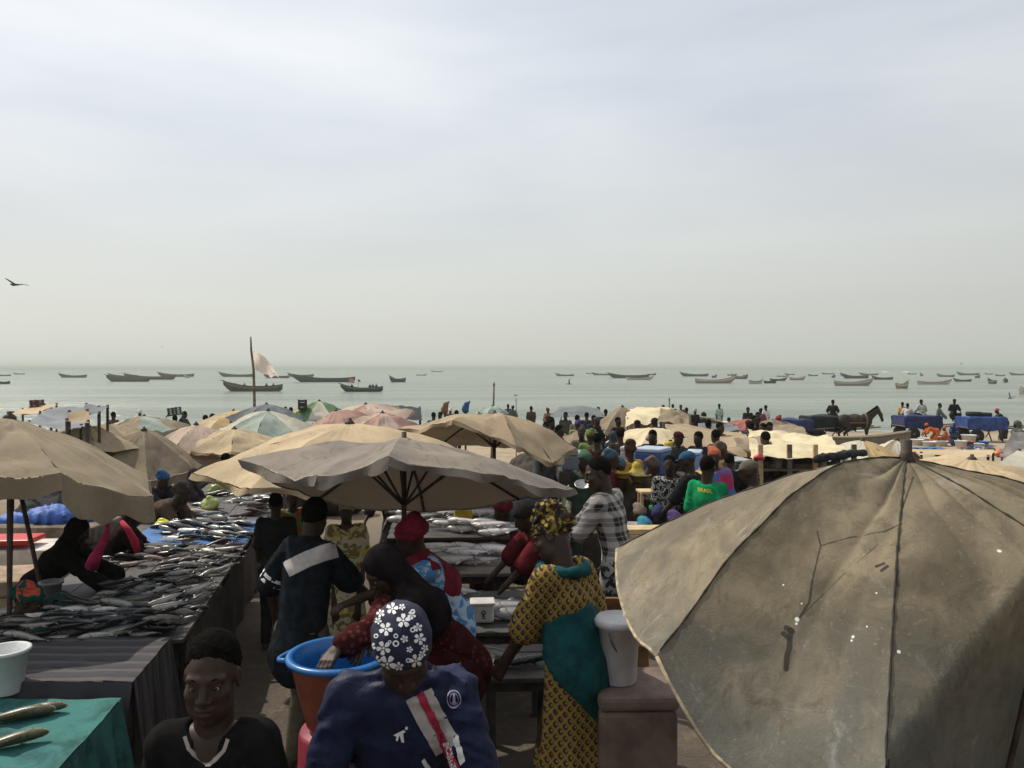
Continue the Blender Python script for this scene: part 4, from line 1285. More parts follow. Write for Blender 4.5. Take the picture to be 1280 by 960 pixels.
        if hk != 'bare':
            V, Fq = G.mesh(hh, ripple)
            out.append((nm, np_mesh(nm, [(V, Fq)], HAIR if hk == 'hair' else TINT), 'head'))
    return out, J, P, M
_pcache = {}
def stand_at(x, y, z=None): return (x, y, gz(y) if z is None else z)
def person(label, loc, yaw, sk, garments, hair, colors, h=0.03, near=False, hands=None, mats=None, group=None, cache=None, scale=1.0, eyes=True):
    """yaw: direction faced, degrees; 0 = away from the sea-facing camera, 180 = toward it"""
    if cache and cache in _pcache: data = _pcache[cache]
    else:
        data = person_meshes(cache, sk, garments, hair, h, near, hands)
        if cache: _pcache[cache] = data
    parts, J, P, M = data
    root = empty('person', loc, label, 'person', group, R(-yaw))
    root.scale = (scale,) * 3
    res = {}
    for nm, me, ck in parts:
        o = share(nm, me, root)
        if ck is not None:
            c = colors.get(ck)
            if c is not None: o.color = (*c, 1)
            if mats and ck in mats:
                if cache: o.data = me.copy()
                o.data.materials[0] = mats[ck]
        res[nm] = o
    if near and eyes:
        for sg in (-1, 1):
            eye = MB().lathe([(0.0005, -.0125), (.0075, -.010), (.0115, -.005), (.0125, 0), (.0115, .005), (.0075, .010), (.0005, .0125)], (0, 0, 0), 14)
            o = eye.build('eye', EYEW, res['body'], smooth=True)
            o.matrix_local = Matrix.Translation(Vector(P(sg * .031, .0765, .0045))) @ Matrix(M.tolist()).to_4x4() @ Matrix.Rotation(R(-90), 4, 'X')
            if hair[0] == 'hair': MB().tube([Vector(P(sg * .013, .0935, .0275)), Vector(P(sg * .030, .0885, .0335)), Vector(P(sg * .048, .0755, .0300))], [.0022, .0028, .0014], 6).build('eyebrow', HAIR, res['body'], smooth=True)
            o.data.materials.append(EYEB)
            for f in o.data.polygons:
                if f.center.z > 0.0085: f.material_index = 1
    root['_h'] = 0
    del root['_h']
    return root, res, J, P, M
EYEW = plain('eye_white', (0.42, 0.36, 0.31), 0.3, .05, 9, 0)
EYEB = plain('eye_iris', (0.006, 0.004, 0.003), 0.15, .05, 9, 0, .6)

# ------------------------------------------------------------------ prints and trims laid on cloth
def wmat(o):
    m = Matrix.Identity(4)
    while o is not None:
        if o.rotation_mode == 'XYZ':
            l = Matrix.LocRotScale(o.location, o.rotation_euler, o.scale)
        m = l @ m
        o = o.parent
    return m
class Cloth:
    """surface of a placed garment, for sewing trims onto it"""
    def __init__(self, o):
        self.o, self.m = o, wmat(o)
        vs = [self.m @ v.co for v in o.data.vertices]
        self.b = BVHTree.FromPolygons(vs, [tuple(f.vertices) for f in o.data.polygons])
        self.inv = self.m.inverted()
    def hit(self, px, py, lift=0.002):
        d = (at(px, py, 1.0) - Vector((0, 0, HC))).normalized()
        p, n, _, _ = self.b.ray_cast(Vector((0, 0, HC)), d)
        if p is None:
            p, n, _, _ = self.b.find_nearest(at(px, py, (self.m @ self.o.data.vertices[0].co).y))
        if n.dot(d) > 0: n = -n
        return p + n * lift, n
    def poly(self, name, outlines, mat, lift=0.0025, cell=2.0):
        """filled shapes given as outlines in photo pixels, draped on the cloth"""
        mb = MB()
        for pts in outlines:
            pts = [Vector((x, y, 0)) for x, y in pts]
            bm = bmesh.new()
            f = bm.faces.new([bm.verts.new(p) for p in pts])
            bmesh.ops.triangulate(bm, faces=[f])
            for _ in range(4):
                le = [e for e in bm.edges if e.calc_length() > cell]
                if not le: break
                bmesh.ops.subdivide_edges(bm, edges=le, cuts=1)
                bmesh.ops.triangulate(bm, faces=bm.faces[:])
            bm.verts.index_update()
            vs = [self.inv @ self.hit(v.co.x, v.co.y, lift)[0] for v in bm.verts]
            fs = [tuple(v.index for v in q.verts) for q in bm.faces]
            bm.free()
            mb.add(vs, fs)
        return mb.build(name, mat, self.o, smooth=True)
    def strip(self, name, path, wpx, mat, lift=0.003, n=24):
        outl = []
        P = [Vector((x, y)) for x, y in path]
        left, right = [], []
        for i, p in enumerate(P):
            d = (P[min(i + 1, len(P) - 1)] - P[max(i - 1, 0)]).normalized()
            nn = Vector((-d.y, d.x)) * wpx / 2
            left.append(p + nn); right.append(p - nn)
        quads = [[tuple(left[i]), tuple(left[i+1]), tuple(right[i+1]), tuple(right[i])] for i in range(len(P) - 1)]
        return self.poly(name, quads, mat, lift, 4.0)
def disc(cx, cy, r, n=10, rx=1.0): return [(cx + r * rx * math.cos(2*math.pi*i/n), cy + r * math.sin(2*math.pi*i/n)) for i in range(n)]
def ringq(cx, cy, r0, r1, n=16, rx=1.0):
    out = []
    for i in range(n):
        a, b = 2*math.pi*i/n, 2*math.pi*(i+1)/n
        out.append([(cx + r0*rx*math.cos(a), cy + r0*math.sin(a)), (cx + r1*rx*math.cos(a), cy + r1*math.sin(a)), (cx + r1*rx*math.cos(b), cy + r1*math.sin(b)), (cx + r0*rx*math.cos(b), cy + r0*math.sin(b))])
    return out
def flower(cx, cy, r, a0=0.0):
    out = []
    for k in range(5):
        a = a0 + 2 * math.pi * k / 5
        ux, uy = math.cos(a), math.sin(a); vx, vy = -uy, ux
        pts = []
        for (d, w) in ((.26, .10), (.55, .27), (.85, .30), (1.0, .14), (.94, 0), (1.0, -.14), (.85, -.30), (.55, -.27), (.26, -.10)):
            pts.append((cx + r * (ux * d + vx * w), cy + r * (uy * d + vy * w)))
        out.append(pts)
    out.append(disc(cx, cy, r * .17, 8))
    return out
def fit(px, py, y, yaw, sk, smin=.85, smax=1.15):
    """where the feet go and how tall the figure is, so the head is at this place"""
    J = skeleton(**sk)
    t = at(px, py, y)
    hx, hy, hz_ = J['head']
    g = gz(y)
    sc = min(max((t.z - g) / hz_, smin), smax)
    a = R(-yaw)
    ox, oy = hx * math.cos(a) - hy * math.sin(a), hx * math.sin(a) + hy * math.cos(a)
    if abs((t.z - g) / hz_ - sc) > .01: print('FIT', px, py, 'wants scale', round((t.z - g) / hz_, 3), 'uses', sc)
    return (t.x - ox * sc, t.y - oy * sc, g), sc
def local(loc, yaw, sc, p):
    a = R(yaw)
    d = Vector(p) - Vector(loc)
    return np.array((d.x * math.cos(a) - d.y * math.sin(a), d.x * math.sin(a) + d.y * math.cos(a), d.z)) / sc

BLACKC = plain('black_jersey', (0.012, 0.011, 0.011), 1.0, .3, 20, .4, .04)
TRIMC = plain('pale_trim', (0.34, 0.28, 0.24), .8, .15, 30)
WHITEC = plain('white_print', (0.72, 0.70, 0.70), .7, .08, 30, 0)
GREYC = plain('grey_band', (0.42, 0.39, 0.37), .8, .12, 30)
REDC = plain('red_stripe', (0.33, 0.02, 0.05), .7, .12, 30)
# --- young man in black
sk = dict(h=1.76, lean=R(3), hpitch=R(4), hyaw=R(-2), shw=.135)
loc, sc = fit(265, 846, 2.45, 176, sk)
yr, yp, J, P, M = person('young man in black shirt with pale V collar, facing out of the aisle', loc, 176, sk,
    [('shirt', 'top', dict(sleeve=.72, h=.010, rip=.012, seed=4, g=.014, vneck=True)), ('trousers', 'trousers', dict(h=.02))], ('hair', dict(t=.012, line=.080)),
    dict(trousers=(0.03, 0.03, 0.035)), h=0.012, near=True, mats=dict(shirt=BLACKC), scale=sc)
c = Cloth(yp['shirt'])
c.strip('collar_trim', [(231, 921), (236, 936), (246, 948), (260, 957)], 4.6, TRIMC)
c.strip('collar_trim', [(260, 957), (270, 949), (280, 938), (285, 924)], 4.6, TRIMC)

# --- woman with the flowered headscarf and track jacket
def jacket_mat():
    m, nt, b = new_mat('navy_satin')
    co = obj_co(nt)
    f = noise_n(nt, 14, 4, .6, co)
    nt.links.new(mixc(nt, ramp(nt, f, .3, .7), (0.008, 0.011, 0.034), (0.016, 0.021, 0.060)), b.inputs['Base Color'])
    b.inputs['Roughness'].default_value = 0.55
    b.inputs['Specular IOR Level'].default_value = .18
    bump(nt, b, noise_n(nt, 24, 4, .6, co, .6), .5, .012)
    return m
NAVY = jacket_mat()
SCARF = plain('navy_cotton', (0.018, 0.020, 0.045), .8, .3, 30)
sk = dict(h=1.66, lean=R(20), hpitch=R(30), hyaw=R(-8), arms=((-.27, .26, .86), (.26, .22, .86)))
loc, sc = fit(503, 812, 2.55, 172, sk, .85, 1.25)
wr_, wp, J, P, M = person('woman in flowered navy headscarf and navy track jacket, head bowed', loc, 172, sk,
    [('jacket', 'top', dict(sleeve=2.0, h=.010, rip=.020, seed=8, g=.020, neck=False, belly=.01, flare=.012)), ('skirt', 'skirt', dict(h=.02))], ('bandana', dict()),
    dict(skirt=(0.03, 0.03, 0.05)), h=0.012, near=True, mats=dict(jacket=NAVY, head=SCARF), scale=sc, eyes=False)
c = Cloth(wp['headscarf'])
zc = lambda x, y: (300 + x / 2.667, 600 + y / 2.667)
fl = []
for (x, y, r, a) in ((487, 497, 23, .2), (545, 470, 24, .9), (480, 560, 24, .5), (598, 530, 20, .1), (585, 602, 22, .7), (492, 612, 30, .3), (440, 555, 15, .4), (508, 430, 20, 1.1), (548, 530, 13, .6), (462, 470, 12, .2), (530, 620, 15, .9), (606, 580, 12, .3), (565, 565, 11, .0), (572, 452, 14, .3), (592, 492, 15, .8), (615, 560, 12, .5), (540, 425, 11, .2), (470, 445, 14, .6), (455, 600, 16, .1)):
    X, Y = zc(x, y)
    fl += flower(X, Y, r / 2.667, a)
c.poly('printed_flowers', fl, WHITEC, .002, 2.2)
rg = []
for (x, y, r) in ((520, 545, 11), (520, 520, 8), (500, 540, 6), (575, 500, 9), (455, 520, 8), (560, 600, 8), (470, 630, 8), (575, 440, 8)):
    X, Y = zc(x, y)
    rg += ringq(X, Y, r / 2.667 * .5, r / 2.667, 10)
c.poly('printed_rings', rg, WHITEC, .002, 2.5)
c = Cloth(wp['jacket'])
c.strip('white_front_band', [(523, 868), (536, 893), (549, 916), (560, 936)], 36, GREYC, .003)
c.strip('red_zip_stripe', [(524, 866), (537, 892), (552, 922), (566, 950), (574, 966)], 10, REDC, .006)
c.poly('slanted_white_bars', [[(566, 922), (572, 918), (582, 950), (576, 956)], [(555, 928), (562, 926), (572, 958), (566, 962)], [(526, 950), (530, 946), (540, 962), (534, 964)]], WHITEC, .006, 3)
em = ringq(567.5, 874, 9.6, 11.2, 20, .8) + ringq(567.5, 874, 6.2, 6.9, 16, .8) + [[(566.6, 868.5), (568.4, 868.5), (570, 879), (565, 879)]]
c.poly('round_crest', em, plain('crest_thread', (0.34, 0.30, 0.45), .7, .1, 30, 0), .004, 2.5)
c.poly('leaping_emblem', [[(492, 918), (499, 914), (505, 911), (507, 914), (500, 918), (496, 920)], [(499, 914), (504, 915), (505, 927), (502, 927)], [(497, 917), (500, 917), (497, 926), (495, 924)], disc(508, 909, 1.8, 8)], WHITEC, .005, 3)

# --- woman in the yellow print dress, stooping
def print_mat():
    m, nt, b = new_mat('yellow_lattice_print')
    co = obj_co(nt)
    sp = nd(nt, 'ShaderNodeSeparateXYZ', {0: co})
    k = 18
    ux = math_n(nt, 'SUBTRACT', sp.outputs['X'], math_n(nt, 'MULTIPLY', sp.outputs['Y'], .8))
    wob = math_n(nt, 'MULTIPLY', noise_n(nt, 5, 2, .5, co), .05)
    a = math_n(nt, 'MULTIPLY', math_n(nt, 'ADD', math_n(nt, 'ADD', ux, sp.outputs['Z']), wob), k)
    d = math_n(nt, 'MULTIPLY', math_n(nt, 'SUBTRACT', math_n(nt, 'SUBTRACT', ux, sp.outputs['Z']), wob), k)
    fa = math_n(nt, 'SUBTRACT', math_n(nt, 'FRACT', a), .5); fd = math_n(nt, 'SUBTRACT', math_n(nt, 'FRACT', d), .5)
    edge = math_n(nt, 'MAXIMUM', math_n(nt, 'ABSOLUTE', fa), math_n(nt, 'ABSOLUTE', fd))
    r2 = math_n(nt, 'SQRT', math_n(nt, 'ADD', math_n(nt, 'MULTIPLY', fa, fa), math_n(nt, 'MULTIPLY', fd, fd)))
    r3 = math_n(nt, 'SQRT', math_n(nt, 'ADD', math_n(nt, 'POWER', math_n(nt, 'SUBTRACT', fa, .13), 2.0), math_n(nt, 'POWER', math_n(nt, 'SUBTRACT', fd, .05), 2.0)))
    yel, drk, org = (0.22, 0.135, 0.022), (0.030, 0.022, 0.030), (0.22, 0.035, 0.012)
    c = mixc(nt, ramp(nt, r2, .33, .37, True), yel, drk)
    c = mixc(nt, ramp(nt, r3, .15, .18, True), c, (0.29, 0.20, 0.05))
    ch = nd(nt, 'ShaderNodeTexWhiteNoise', {0: nd(nt, 'ShaderNodeCombineXYZ', {0: math_n(nt, 'FLOOR', a), 1: math_n(nt, 'FLOOR', d)}).outputs[0]}, noise_dimensions='3D').outputs['Value']
    c = mixc(nt, math_n(nt, 'MULTIPLY', ramp(nt, ch, .80, .82), ramp(nt, r3, .13, .17, True)), c, org)
    c = mixc(nt, ramp(nt, edge, .455, .47), c, (0.32, 0.24, 0.075))
    nt.links.new(c, b.inputs['Base Color'])
    b.inputs['Roughness'].default_value = .85
    b.inputs['Specular IOR Level'].default_value = .2
    bump(nt, b, noise_n(nt, 30, 3, .6, co), .4, .01)
    return m
YPRINT = print_mat()
TEAL = plain('teal_cloth', (0.006, 0.058, 0.062), .8, .35, 12, .5, .2, bscale=24, bdist=.015)
WRAPY = patterned('yellow_wrap_print', (0.035, 0.026, 0.02), (0.36, 0.25, 0.05), 26, 'spots', (0.22, 0.15, 0.035))
sk = dict(h=1.72, lean=R(11), hpitch=R(30), hyaw=R(-22), arms=((-.20, .40, .72), (.26, .02, .72)), twist=R(10))
loc, sc = fit(690, 672, 4.4, -42, sk, .85, 1.2)
dr, dp, J, P, M = person('stooping woman in yellow lattice-print dress, matching headwrap and teal sash', loc, -42, sk,
    [('dress', 'dress', dict(sleeve=.98, h=.012, rip=.016, folds=.026, flare=.022, seed=11, belly=.005, wide=.20)),
     ('sash', 'wrapper', dict(h=.012, seed=3, top=.24, n=v3(-.58, .46, -.67), off=(.0, .03, -.10)))], ('wrap', dict(tall=True)),
    dict(), h=0.013, near=True, mats=dict(dress=YPRINT, sash=TEAL, head=WRAPY), scale=sc)
nk = J['neck']; f_, r_, u_ = J['fwd'], J['rt'], J['up']
ringp = [Vector(nk + u_ * (.0 + .02 * math.cos(a)) + (f_ * math.cos(a) + r_ * math.sin(a)) * (.10 + .03 * abs(math.sin(a)))) for a in np.linspace(0, 2 * math.pi, 17)]
MB().tube(ringp, [.03 + .008 * math.sin(3 * k) for k in range(17)], 9).build('neck_scarf', TEAL, dr, smooth=True)

# --- man in the dark banded polo shirt, seen from behind
POLO = plain('dark_polo', (0.012, 0.015, 0.019), 1.0, .35, 18, .4, .04)
sk = dict(h=1.76, lean=R(9), hpitch=R(12), hyaw=R(-25), arms=((-.36, .10, .95), (.20, .42, 1.05)), twist=R(-5))
loc, sc = fit(393, 648, 5.2, 28, sk)
mr, mp_, J, P, M = person('man in dark polo with a pale band across the back, striped sleeves', loc, 28, sk,
    [('polo_shirt', 'top', dict(sleeve=.95, h=.013, rip=.014, seed=14, g=.026, flare=.012, belly=.03, neck=False, hem=.16)), ('trousers', 'trousers', dict(h=.02, g=.016))], ('hair', dict(t=.012)),
    dict(trousers=(0.10, 0.085, 0.06)), h=0.013, near=True, mats=dict(polo_shirt=POLO), scale=sc)
c = Cloth(mp_['polo_shirt'])
c.strip('back_band', [(358, 712), (368, 707), (384, 699), (405, 691), (421, 687)], 20, GREYC, .003)
el, sh = J['el0'], J['sh0']
for t in (.70, .82):
    a = sh + (el - sh) * t; d = unit(el - sh)
    mb = MB().tube([a, a + d * .022], [.062 * 1.03 + .03 * .8, .064 * 1.03 + .03 * .8], 20, cap=False)
    mb.build('sleeve_stripe', WHITEC, mp_['polo_shirt'], smooth=True)

# --- woman with red headwrap and pale blue cloth, and the one reaching into the tub
BLUEC = patterned('sky_tie_dye', (0.10, 0.27, 0.52), (0.42, 0.55, 0.68), 11, 'noise')
CRIM = plain('crimson_cloth', (0.17, 0.008, 0.022), .8, .3, 16, .4)
MAROON = patterned('maroon_print', (0.045, 0.010, 0.010), (0.11, 0.03, 0.025), 30, 'spots')
sk = dict(h=1.62, lean=R(28), hpitch=R(8), hyaw=R(35), arms=((-.10, .62, .82), (.38, .35, .75)))
loc, sc = fit(513, 672, 5.25, 245, sk, .8, 1.2)
tgt = local(loc, 245, sc, at(403, 768, 4.75))
sk['arms'] = (tgt, (.30, .30, .72))
rr_, rp, J, P, M = person('woman in crimson headwrap and pale blue cloth, behind the umbrella pole', loc, 245, sk,
    [('dress', 'dress', dict(sleeve=1.1, h=.013, rip=.016, seed=21, flare=.03)), ('shawl', 'shawl', dict(h=.013, drop=.06, seed=2))], ('wrap', dict(tall=False)),
    dict(), h=0.014, near=True, mats=dict(dress=BLUEC, shawl=CRIM, head=CRIM), scale=sc)
sk = dict(h=1.66, lean=R(40), hpitch=R(18), hyaw=R(0), arms=(None, None))
loc, sc = fit(480, 712, 4.35, 235, sk, .8, 1.15)
tgt = local(loc, 235, sc, at(408, 818, 3.80))
sk['arms'] = (tgt, local(loc, 235, sc, at(455, 800, 4.0)))
DARKC = plain('charcoal_cloth', (0.014, 0.011, 0.012), 1.0, .4, 16, .5, .04)
ar, apt, J, P, M = person('woman in charcoal headscarf leaning over to grip the blue rim', loc, 235, sk,
    [('blouse', 'top', dict(sleeve=1.85, h=.013, rip=.014, seed=23, neck=False, g=.02)), ('skirt', 'skirt', dict(h=.02)), ('headscarf', 'veil', dict(h=.011, drop=.02, arm=.35, seed=4))], ('bare', {}),
    dict(skirt=(0.05, 0.012, 0.015)), h=0.013, near=True, hands={0: dict(d=local(loc, 235, sc, at(393, 838, 3.72)) - tgt, n=v3(0, 0, 1), curl=.5)}, mats=dict(blouse=MAROON, headscarf=DARKC), scale=sc)
d = unit(J['wr0'] - J['el0'])
a = J['wr0'] - d * .03
MB().tube([a, a + d * .012], .036, 16, cap=False).build('bracelet', plain('silver_bangle', (0.55, 0.52, 0.48), .3, .1, 9, 0, .5, .8), ar, smooth=True)

# --- the orange tub with a blue rim
yb = 3.85
bc = at(424, 815, yb)
tb = empty('plastic_tub', (bc.x, bc.y, bc.z - .335), 'orange brown plastic tub with bright blue rim and inside', 'tub')
tb.scale = (.93, .93, .93)
OR = plain('orange_plastic', (0.17, 0.042, 0.022), .5, .25, 6, .2, .4)
BL = plain('blue_plastic', (0.012, 0.12, 0.34), .35, .15, 6, .1, .45)
MB().lathe([(.155, 0), (.165, .004), (.19, .10), (.225, .24), (.245, .335)], n=48, top=False).build('shell', OR, tb, smooth=True)
MB().lathe([(.244, .330), (.268, .332), (.272, .347), (.262, .360), (.236, .358), (.215, .26), (.185, .12), (.15, .02), (.02, .012)], n=48, bot=False).build('blue_lining', BL, tb, smooth=True)
for sg in (-1, 1):
    a0 = math.pi if sg < 0 else 0
    pts = [Vector((.262 * math.cos(a0 + t), .262 * math.sin(a0 + t), .345)) + Vector((math.cos(a0), math.sin(a0), 0)) * .05 * math.sin(k / 6 * math.pi) + Vector((0, 0, -.02 * math.sin(k / 6 * math.pi))) for k, t in enumerate([(-.3 + .1 * i) for i in range(7)])]
    MB().tube(pts, .012, 8).build('handle', BL, tb, smooth=True)
st = empty('tub_stand', (bc.x, bc.y, 0), 'upturned red plastic barrel under the orange tub', 'barrel')
MB().lathe([(.21, 0), (.215, .02), (.205, .30), (.212, .32), (.205, .34), (.19, bc.z - .38), (.18, bc.z - .36)], n=36).build('shell', plain('red_plastic', (0.20, 0.012, 0.03), .5, .25, 6, .2, .4), st, smooth=True)
MB().tube([Vector((.211 * math.cos(a), .211 * math.sin(a), .32)) for a in np.linspace(0, 2 * math.pi, 25)], .008, 6).build('hoop', OR, st, smooth=True)

# --- man in the plaid shirt
def plaid_mat():
    m, nt, b = new_mat('black_white_plaid')
    co = obj_co(nt)
    sp = nd(nt, 'ShaderNodeSeparateXYZ', {0: co})
    ux = math_n(nt, 'ADD', sp.outputs['X'], math_n(nt, 'MULTIPLY', sp.outputs['Y'], .5))
    def bands(v, k):
        s1 = ramp(nt, math_n(nt, 'SINE', math_n(nt, 'MULTIPLY', v, k)), .1, .4)
        s2 = ramp(nt, math_n(nt, 'SINE', math_n(nt, 'MULTIPLY', v, k * 3)), .75, .9)
        return math_n(nt, 'MAXIMUM', s1, math_n(nt, 'MULTIPLY', s2, .7))
    s = math_n(nt, 'MULTIPLY', math_n(nt, 'ADD', bands(ux, 58), bands(sp.outputs['Z'], 58)), .5)
    nt.links.new(mixc(nt, s, (0.012, 0.012, 0.014), (0.40, 0.37, 0.34)), b.inputs['Base Color'])
    b.inputs['Roughness'].default_value = .85
    bump(nt, b, noise_n(nt, 30, 3, .6, co), .4, .01)
    return m
sk = dict(h=1.74, lean=R(13), hpitch=R(14), hyaw=R(-35), arms=((-.20, .40, .92), (.24, .14, .74)))
loc, sc = fit(748, 593, 6.6, -62, sk, .85, 1.15)
pr, pp, J, P, M = person('man in black and white plaid shirt looking down beside the yellow dress', loc, -62, sk,
    [('plaid_shirt', 'top', dict(sleeve=.85, h=.014, rip=.018, seed=31, g=.024, flare=.02, hem=.16)), ('trousers', 'trousers', dict(h=.02))], ('hair', dict(t=.01)),
    dict(), h=0.016, near=True, mats=dict(plaid_shirt=plaid_mat(), trousers=patterned('mottled_grey_cloth', (0.03, 0.032, 0.036), (0.30, 0.29, 0.27), 11, 'noise')), scale=sc)

# --- sellers behind the long table on the left
PINKC = plain('hot_pink_scarf', (0.50, 0.035, 0.13), .75, .2, 16, .4)
sk = dict(h=1.66, lean=R(38), hpitch=R(6), hyaw=R(0), arms=((-.1, .66, .86), (.2, .62, .84)))
loc, sc = fit(98, 664, 6.7, 80, sk, .75, 1.15)
sr, sp_, J, P, M = person('seller all in black with a hot pink scarf, bent over the fish table', loc, 80, sk,
    [('robe', 'dress', dict(sleeve=1.9, h=.014, rip=.016, seed=41)), ('headscarf', 'veil', dict(h=.013, seed=9, drop=.04))], ('bare', {}), dict(), h=.016, near=True, mats=dict(robe=BLACKC, headscarf=BLACKC), scale=sc)
lt = lambda px, py, y: Vector(local(loc, 80, sc, at(px, py, y)))
MB().tube([lt(112, 650, 6.42), lt(118, 643, 6.42), lt(127, 642, 6.45), lt(134, 650, 6.5), (lt(134, 664, 6.46)), lt(129, 678, 6.42), lt(120, 695, 6.42), lt(114, 709, 6.44)], [.012, .022, .024, .022, .024, .04, .055, .06], 9).build('pink_scarf', PINKC, sr, smooth=True)
sk = dict(h=1.6, lean=R(22), hpitch=R(10), pose='sit', hyaw=R(0), arms=((-.1, .5, .72), (.15, .5, .7)))
loc, sc = fit(36, 752, 5.75, 75, sk, .8, 1.2)
gr_, gp, J, P, M = person('seated seller in green and coral headscarf at the table end', loc, 75, sk,
    [('robe', 'dress', dict(sleeve=1.6, h=.015, rip=.014, seed=43))], ('wrap', dict(knot=True)), dict(), h=.018, near=True,
    mats=dict(robe=plain('dark_green_cloth', (0.012, 0.05, 0.045), .85, .3, 12), head=patterned('green_coral_print', (0.012, 0.075, 0.06), (0.55, 0.10, 0.06), 7, 'noise')), scale=sc)

# ------------------------------------------------------------------ fish
def fish_mat(name, back, side, belly, rough=.33):
    m, nt, b = new_mat(name)
    co = obj_co(nt)
    sp = nd(nt, 'ShaderNodeSeparateXYZ', {0: co})
    n = noise_n(nt, 30, 4, .6, co)
    zz = math_n(nt, 'ADD', sp.outputs['Z'], math_n(nt, 'MULTIPLY', math_n(nt, 'SUBTRACT', n, .5), .05))
    oi = nd(nt, 'ShaderNodeObjectInfo').outputs['Random']
    c = mixc(nt, ramp(nt, zz, -.045, .0), belly, side)
    c = mixc(nt, ramp(nt, zz, .0, .05), c, back)
    c = mixc(nt, math_n(nt, 'MULTIPLY', ramp(nt, noise_n(nt, 12, 3, .6, co), .5, .7), .35), c, tuple(x * .5 for x in side))
    gl = math_n(nt, 'ABSOLUTE', math_n(nt, 'SUBTRACT', math_n(nt, 'ADD', sp.outputs['X'], math_n(nt, 'MULTIPLY', math_n(nt, 'MULTIPLY', sp.outputs['Z'], sp.outputs['Z']), 7.0)), .30))
    c = mixc(nt, math_n(nt, 'MULTIPLY', ramp(nt, gl, .004, .012, True), .8), c, tuple(x * .25 for x in back))
    ft = ramp(nt, sp.outputs['X'], -.43, -.40, True)
    c = mixc(nt, math_n(nt, 'MULTIPLY', ft, .7), c, tuple(x * .8 for x in back))
    vs_ = nd(nt, 'ShaderNodeTexVoronoi', {'Vector': co, 'Scale': 26.0}).outputs['Distance']
    c = mixc(nt, math_n(nt, 'MULTIPLY', ramp(nt, vs_, .10, .2, True), .35), c, tuple(x * .6 for x in back))
    hs = nd(nt, 'ShaderNodeHueSaturation', {'Color': c, 'Value': math_n(nt, 'ADD', .65, math_n(nt, 'MULTIPLY', oi, .7))})
    nt.links.new(hs.outputs['Color'], b.inputs['Base Color'])
    b.inputs['Roughness'].default_value = rough
    b.inputs['Specular IOR Level'].default_value = .55
    bump(nt, b, noise_n(nt, 120, 2, .5, co), .2, .004)
    return m
def fish_mesh(name, mat, deep=.13, wide=.085, bend=0.05, tail=.16):
    """length 1 along x, head at +x; lies with its side up or on its belly"""
    st = [(.50, .012, .02), (.47, .35, .45), (.40, .62, .75), (.28, .90, 1.0), (.10, 1.0, 1.0), (-.08, .90, .85), (-.24, .62, .55), (-.36, .32, .28), (-.42, .22, .14)]
    n = 10
    vs, fs = [], []
    cur = lambda x: bend * math.sin((x + .1) * 4.2)
    for x, d, w in st:
        for k in range(n):
            t = 2 * math.pi * k / n
            vs.append((x, cur(x) + wide / 2 * w * math.cos(t), deep / 2 * d * math.sin(t)))
    for i in range(len(st) - 1):
        for k in range(n):
            fs.append((i*n+k, (i+1)*n+k, (i+1)*n+(k+1) % n, i*n+(k+1) % n))
    fs.append(tuple(range(n))); fs.append(tuple(range((len(st)-1)*n, len(st)*n))[::-1])
    mb = MB().add(vs, fs)
    def fin(pts, th=.006):
        a = [(x, cur(x) + th, z) for x, z in pts]; b = [(x, cur(x) - th, z) for x, z in pts]
        m = len(pts)
        mb.add(a + b, [tuple(range(m)), tuple(range(m, 2*m))[::-1]] + [(i, m + i, m + (i+1) % m, (i+1) % m) for i in range(m)])
    fin([(-.40, .016), (-.52, tail * .55), (-.55, tail * .5), (-.49, 0), (-.55, -tail * .5), (-.52, -tail * .55), (-.40, -.016)])
    fin([(.16, deep * .48), (.02, deep * .82), (-.12, deep * .44)])
    fin([(-.10, -deep * .42), (-.16, -deep * .68), (-.24, -deep * .30)])
    fin([(.22, -deep * .44), (.14, -deep * .70), (.10, -deep * .46)])
    nb = len(mb.f)
    for sg in (-1, 1): mb.lathe([(.002, -.012), (.012, -.006), (.014, 0), (.012, .006), (.002, .012)], (.405, cur(.405) + sg * wide * .29, deep * .10), 8)
    me = mb.data(name, mat, True)
    me.materials.append(FEYE)
    for p in me.polygons[nb:]: p.material_index = 1
    return me
FEYE = plain('fish_eye', (0.01, 0.01, 0.01), .15, .1, 9, 0, .6)
FD = fish_mat('dark_fish_skin', (0.020, 0.021, 0.022), (0.060, 0.057, 0.054), (0.30, 0.28, 0.25), .26)
FS = fish_mat('silver_fish_skin', (0.06, 0.065, 0.075), (0.30, 0.28, 0.28), (0.58, 0.54, 0.51), .28)
FP = fish_mat('pinkish_fish_skin', (0.10, 0.06, 0.055), (0.24, 0.16, 0.145), (0.46, 0.36, 0.33))
FO = fish_mat('olive_fish_skin', (0.08, 0.07, 0.03), (0.36, 0.33, 0.22), (0.6, 0.57, 0.48))
FM = {k: [fish_mesh('fish_body', m, d, w, b_) for d, w, b_ in v] for k, m, v in (
    ('d', FD, ((.21, .15, .05), (.22, .16, -.06), (.20, .15, .02))), ('s', FS, ((.27, .18, .02), (.26, .17, -.03))), ('p', FP, ((.23, .16, .04), (.22, .16, -.05))), ('o', FO, ((.24, .16, .03), (.23, .15, -.04))))}
def fish(kind, loc, L, rz, roll, label, group, pitch=0.0):
    r = empty('fish', (0, 0, 0))
    bpy.data.objects.remove(r)
    o = share('fish', rnd.choice(FM[kind]), loc=loc, rot=(roll, pitch, rz), scale=(L, L, L))
    return tag(o, label, 'fish', group)

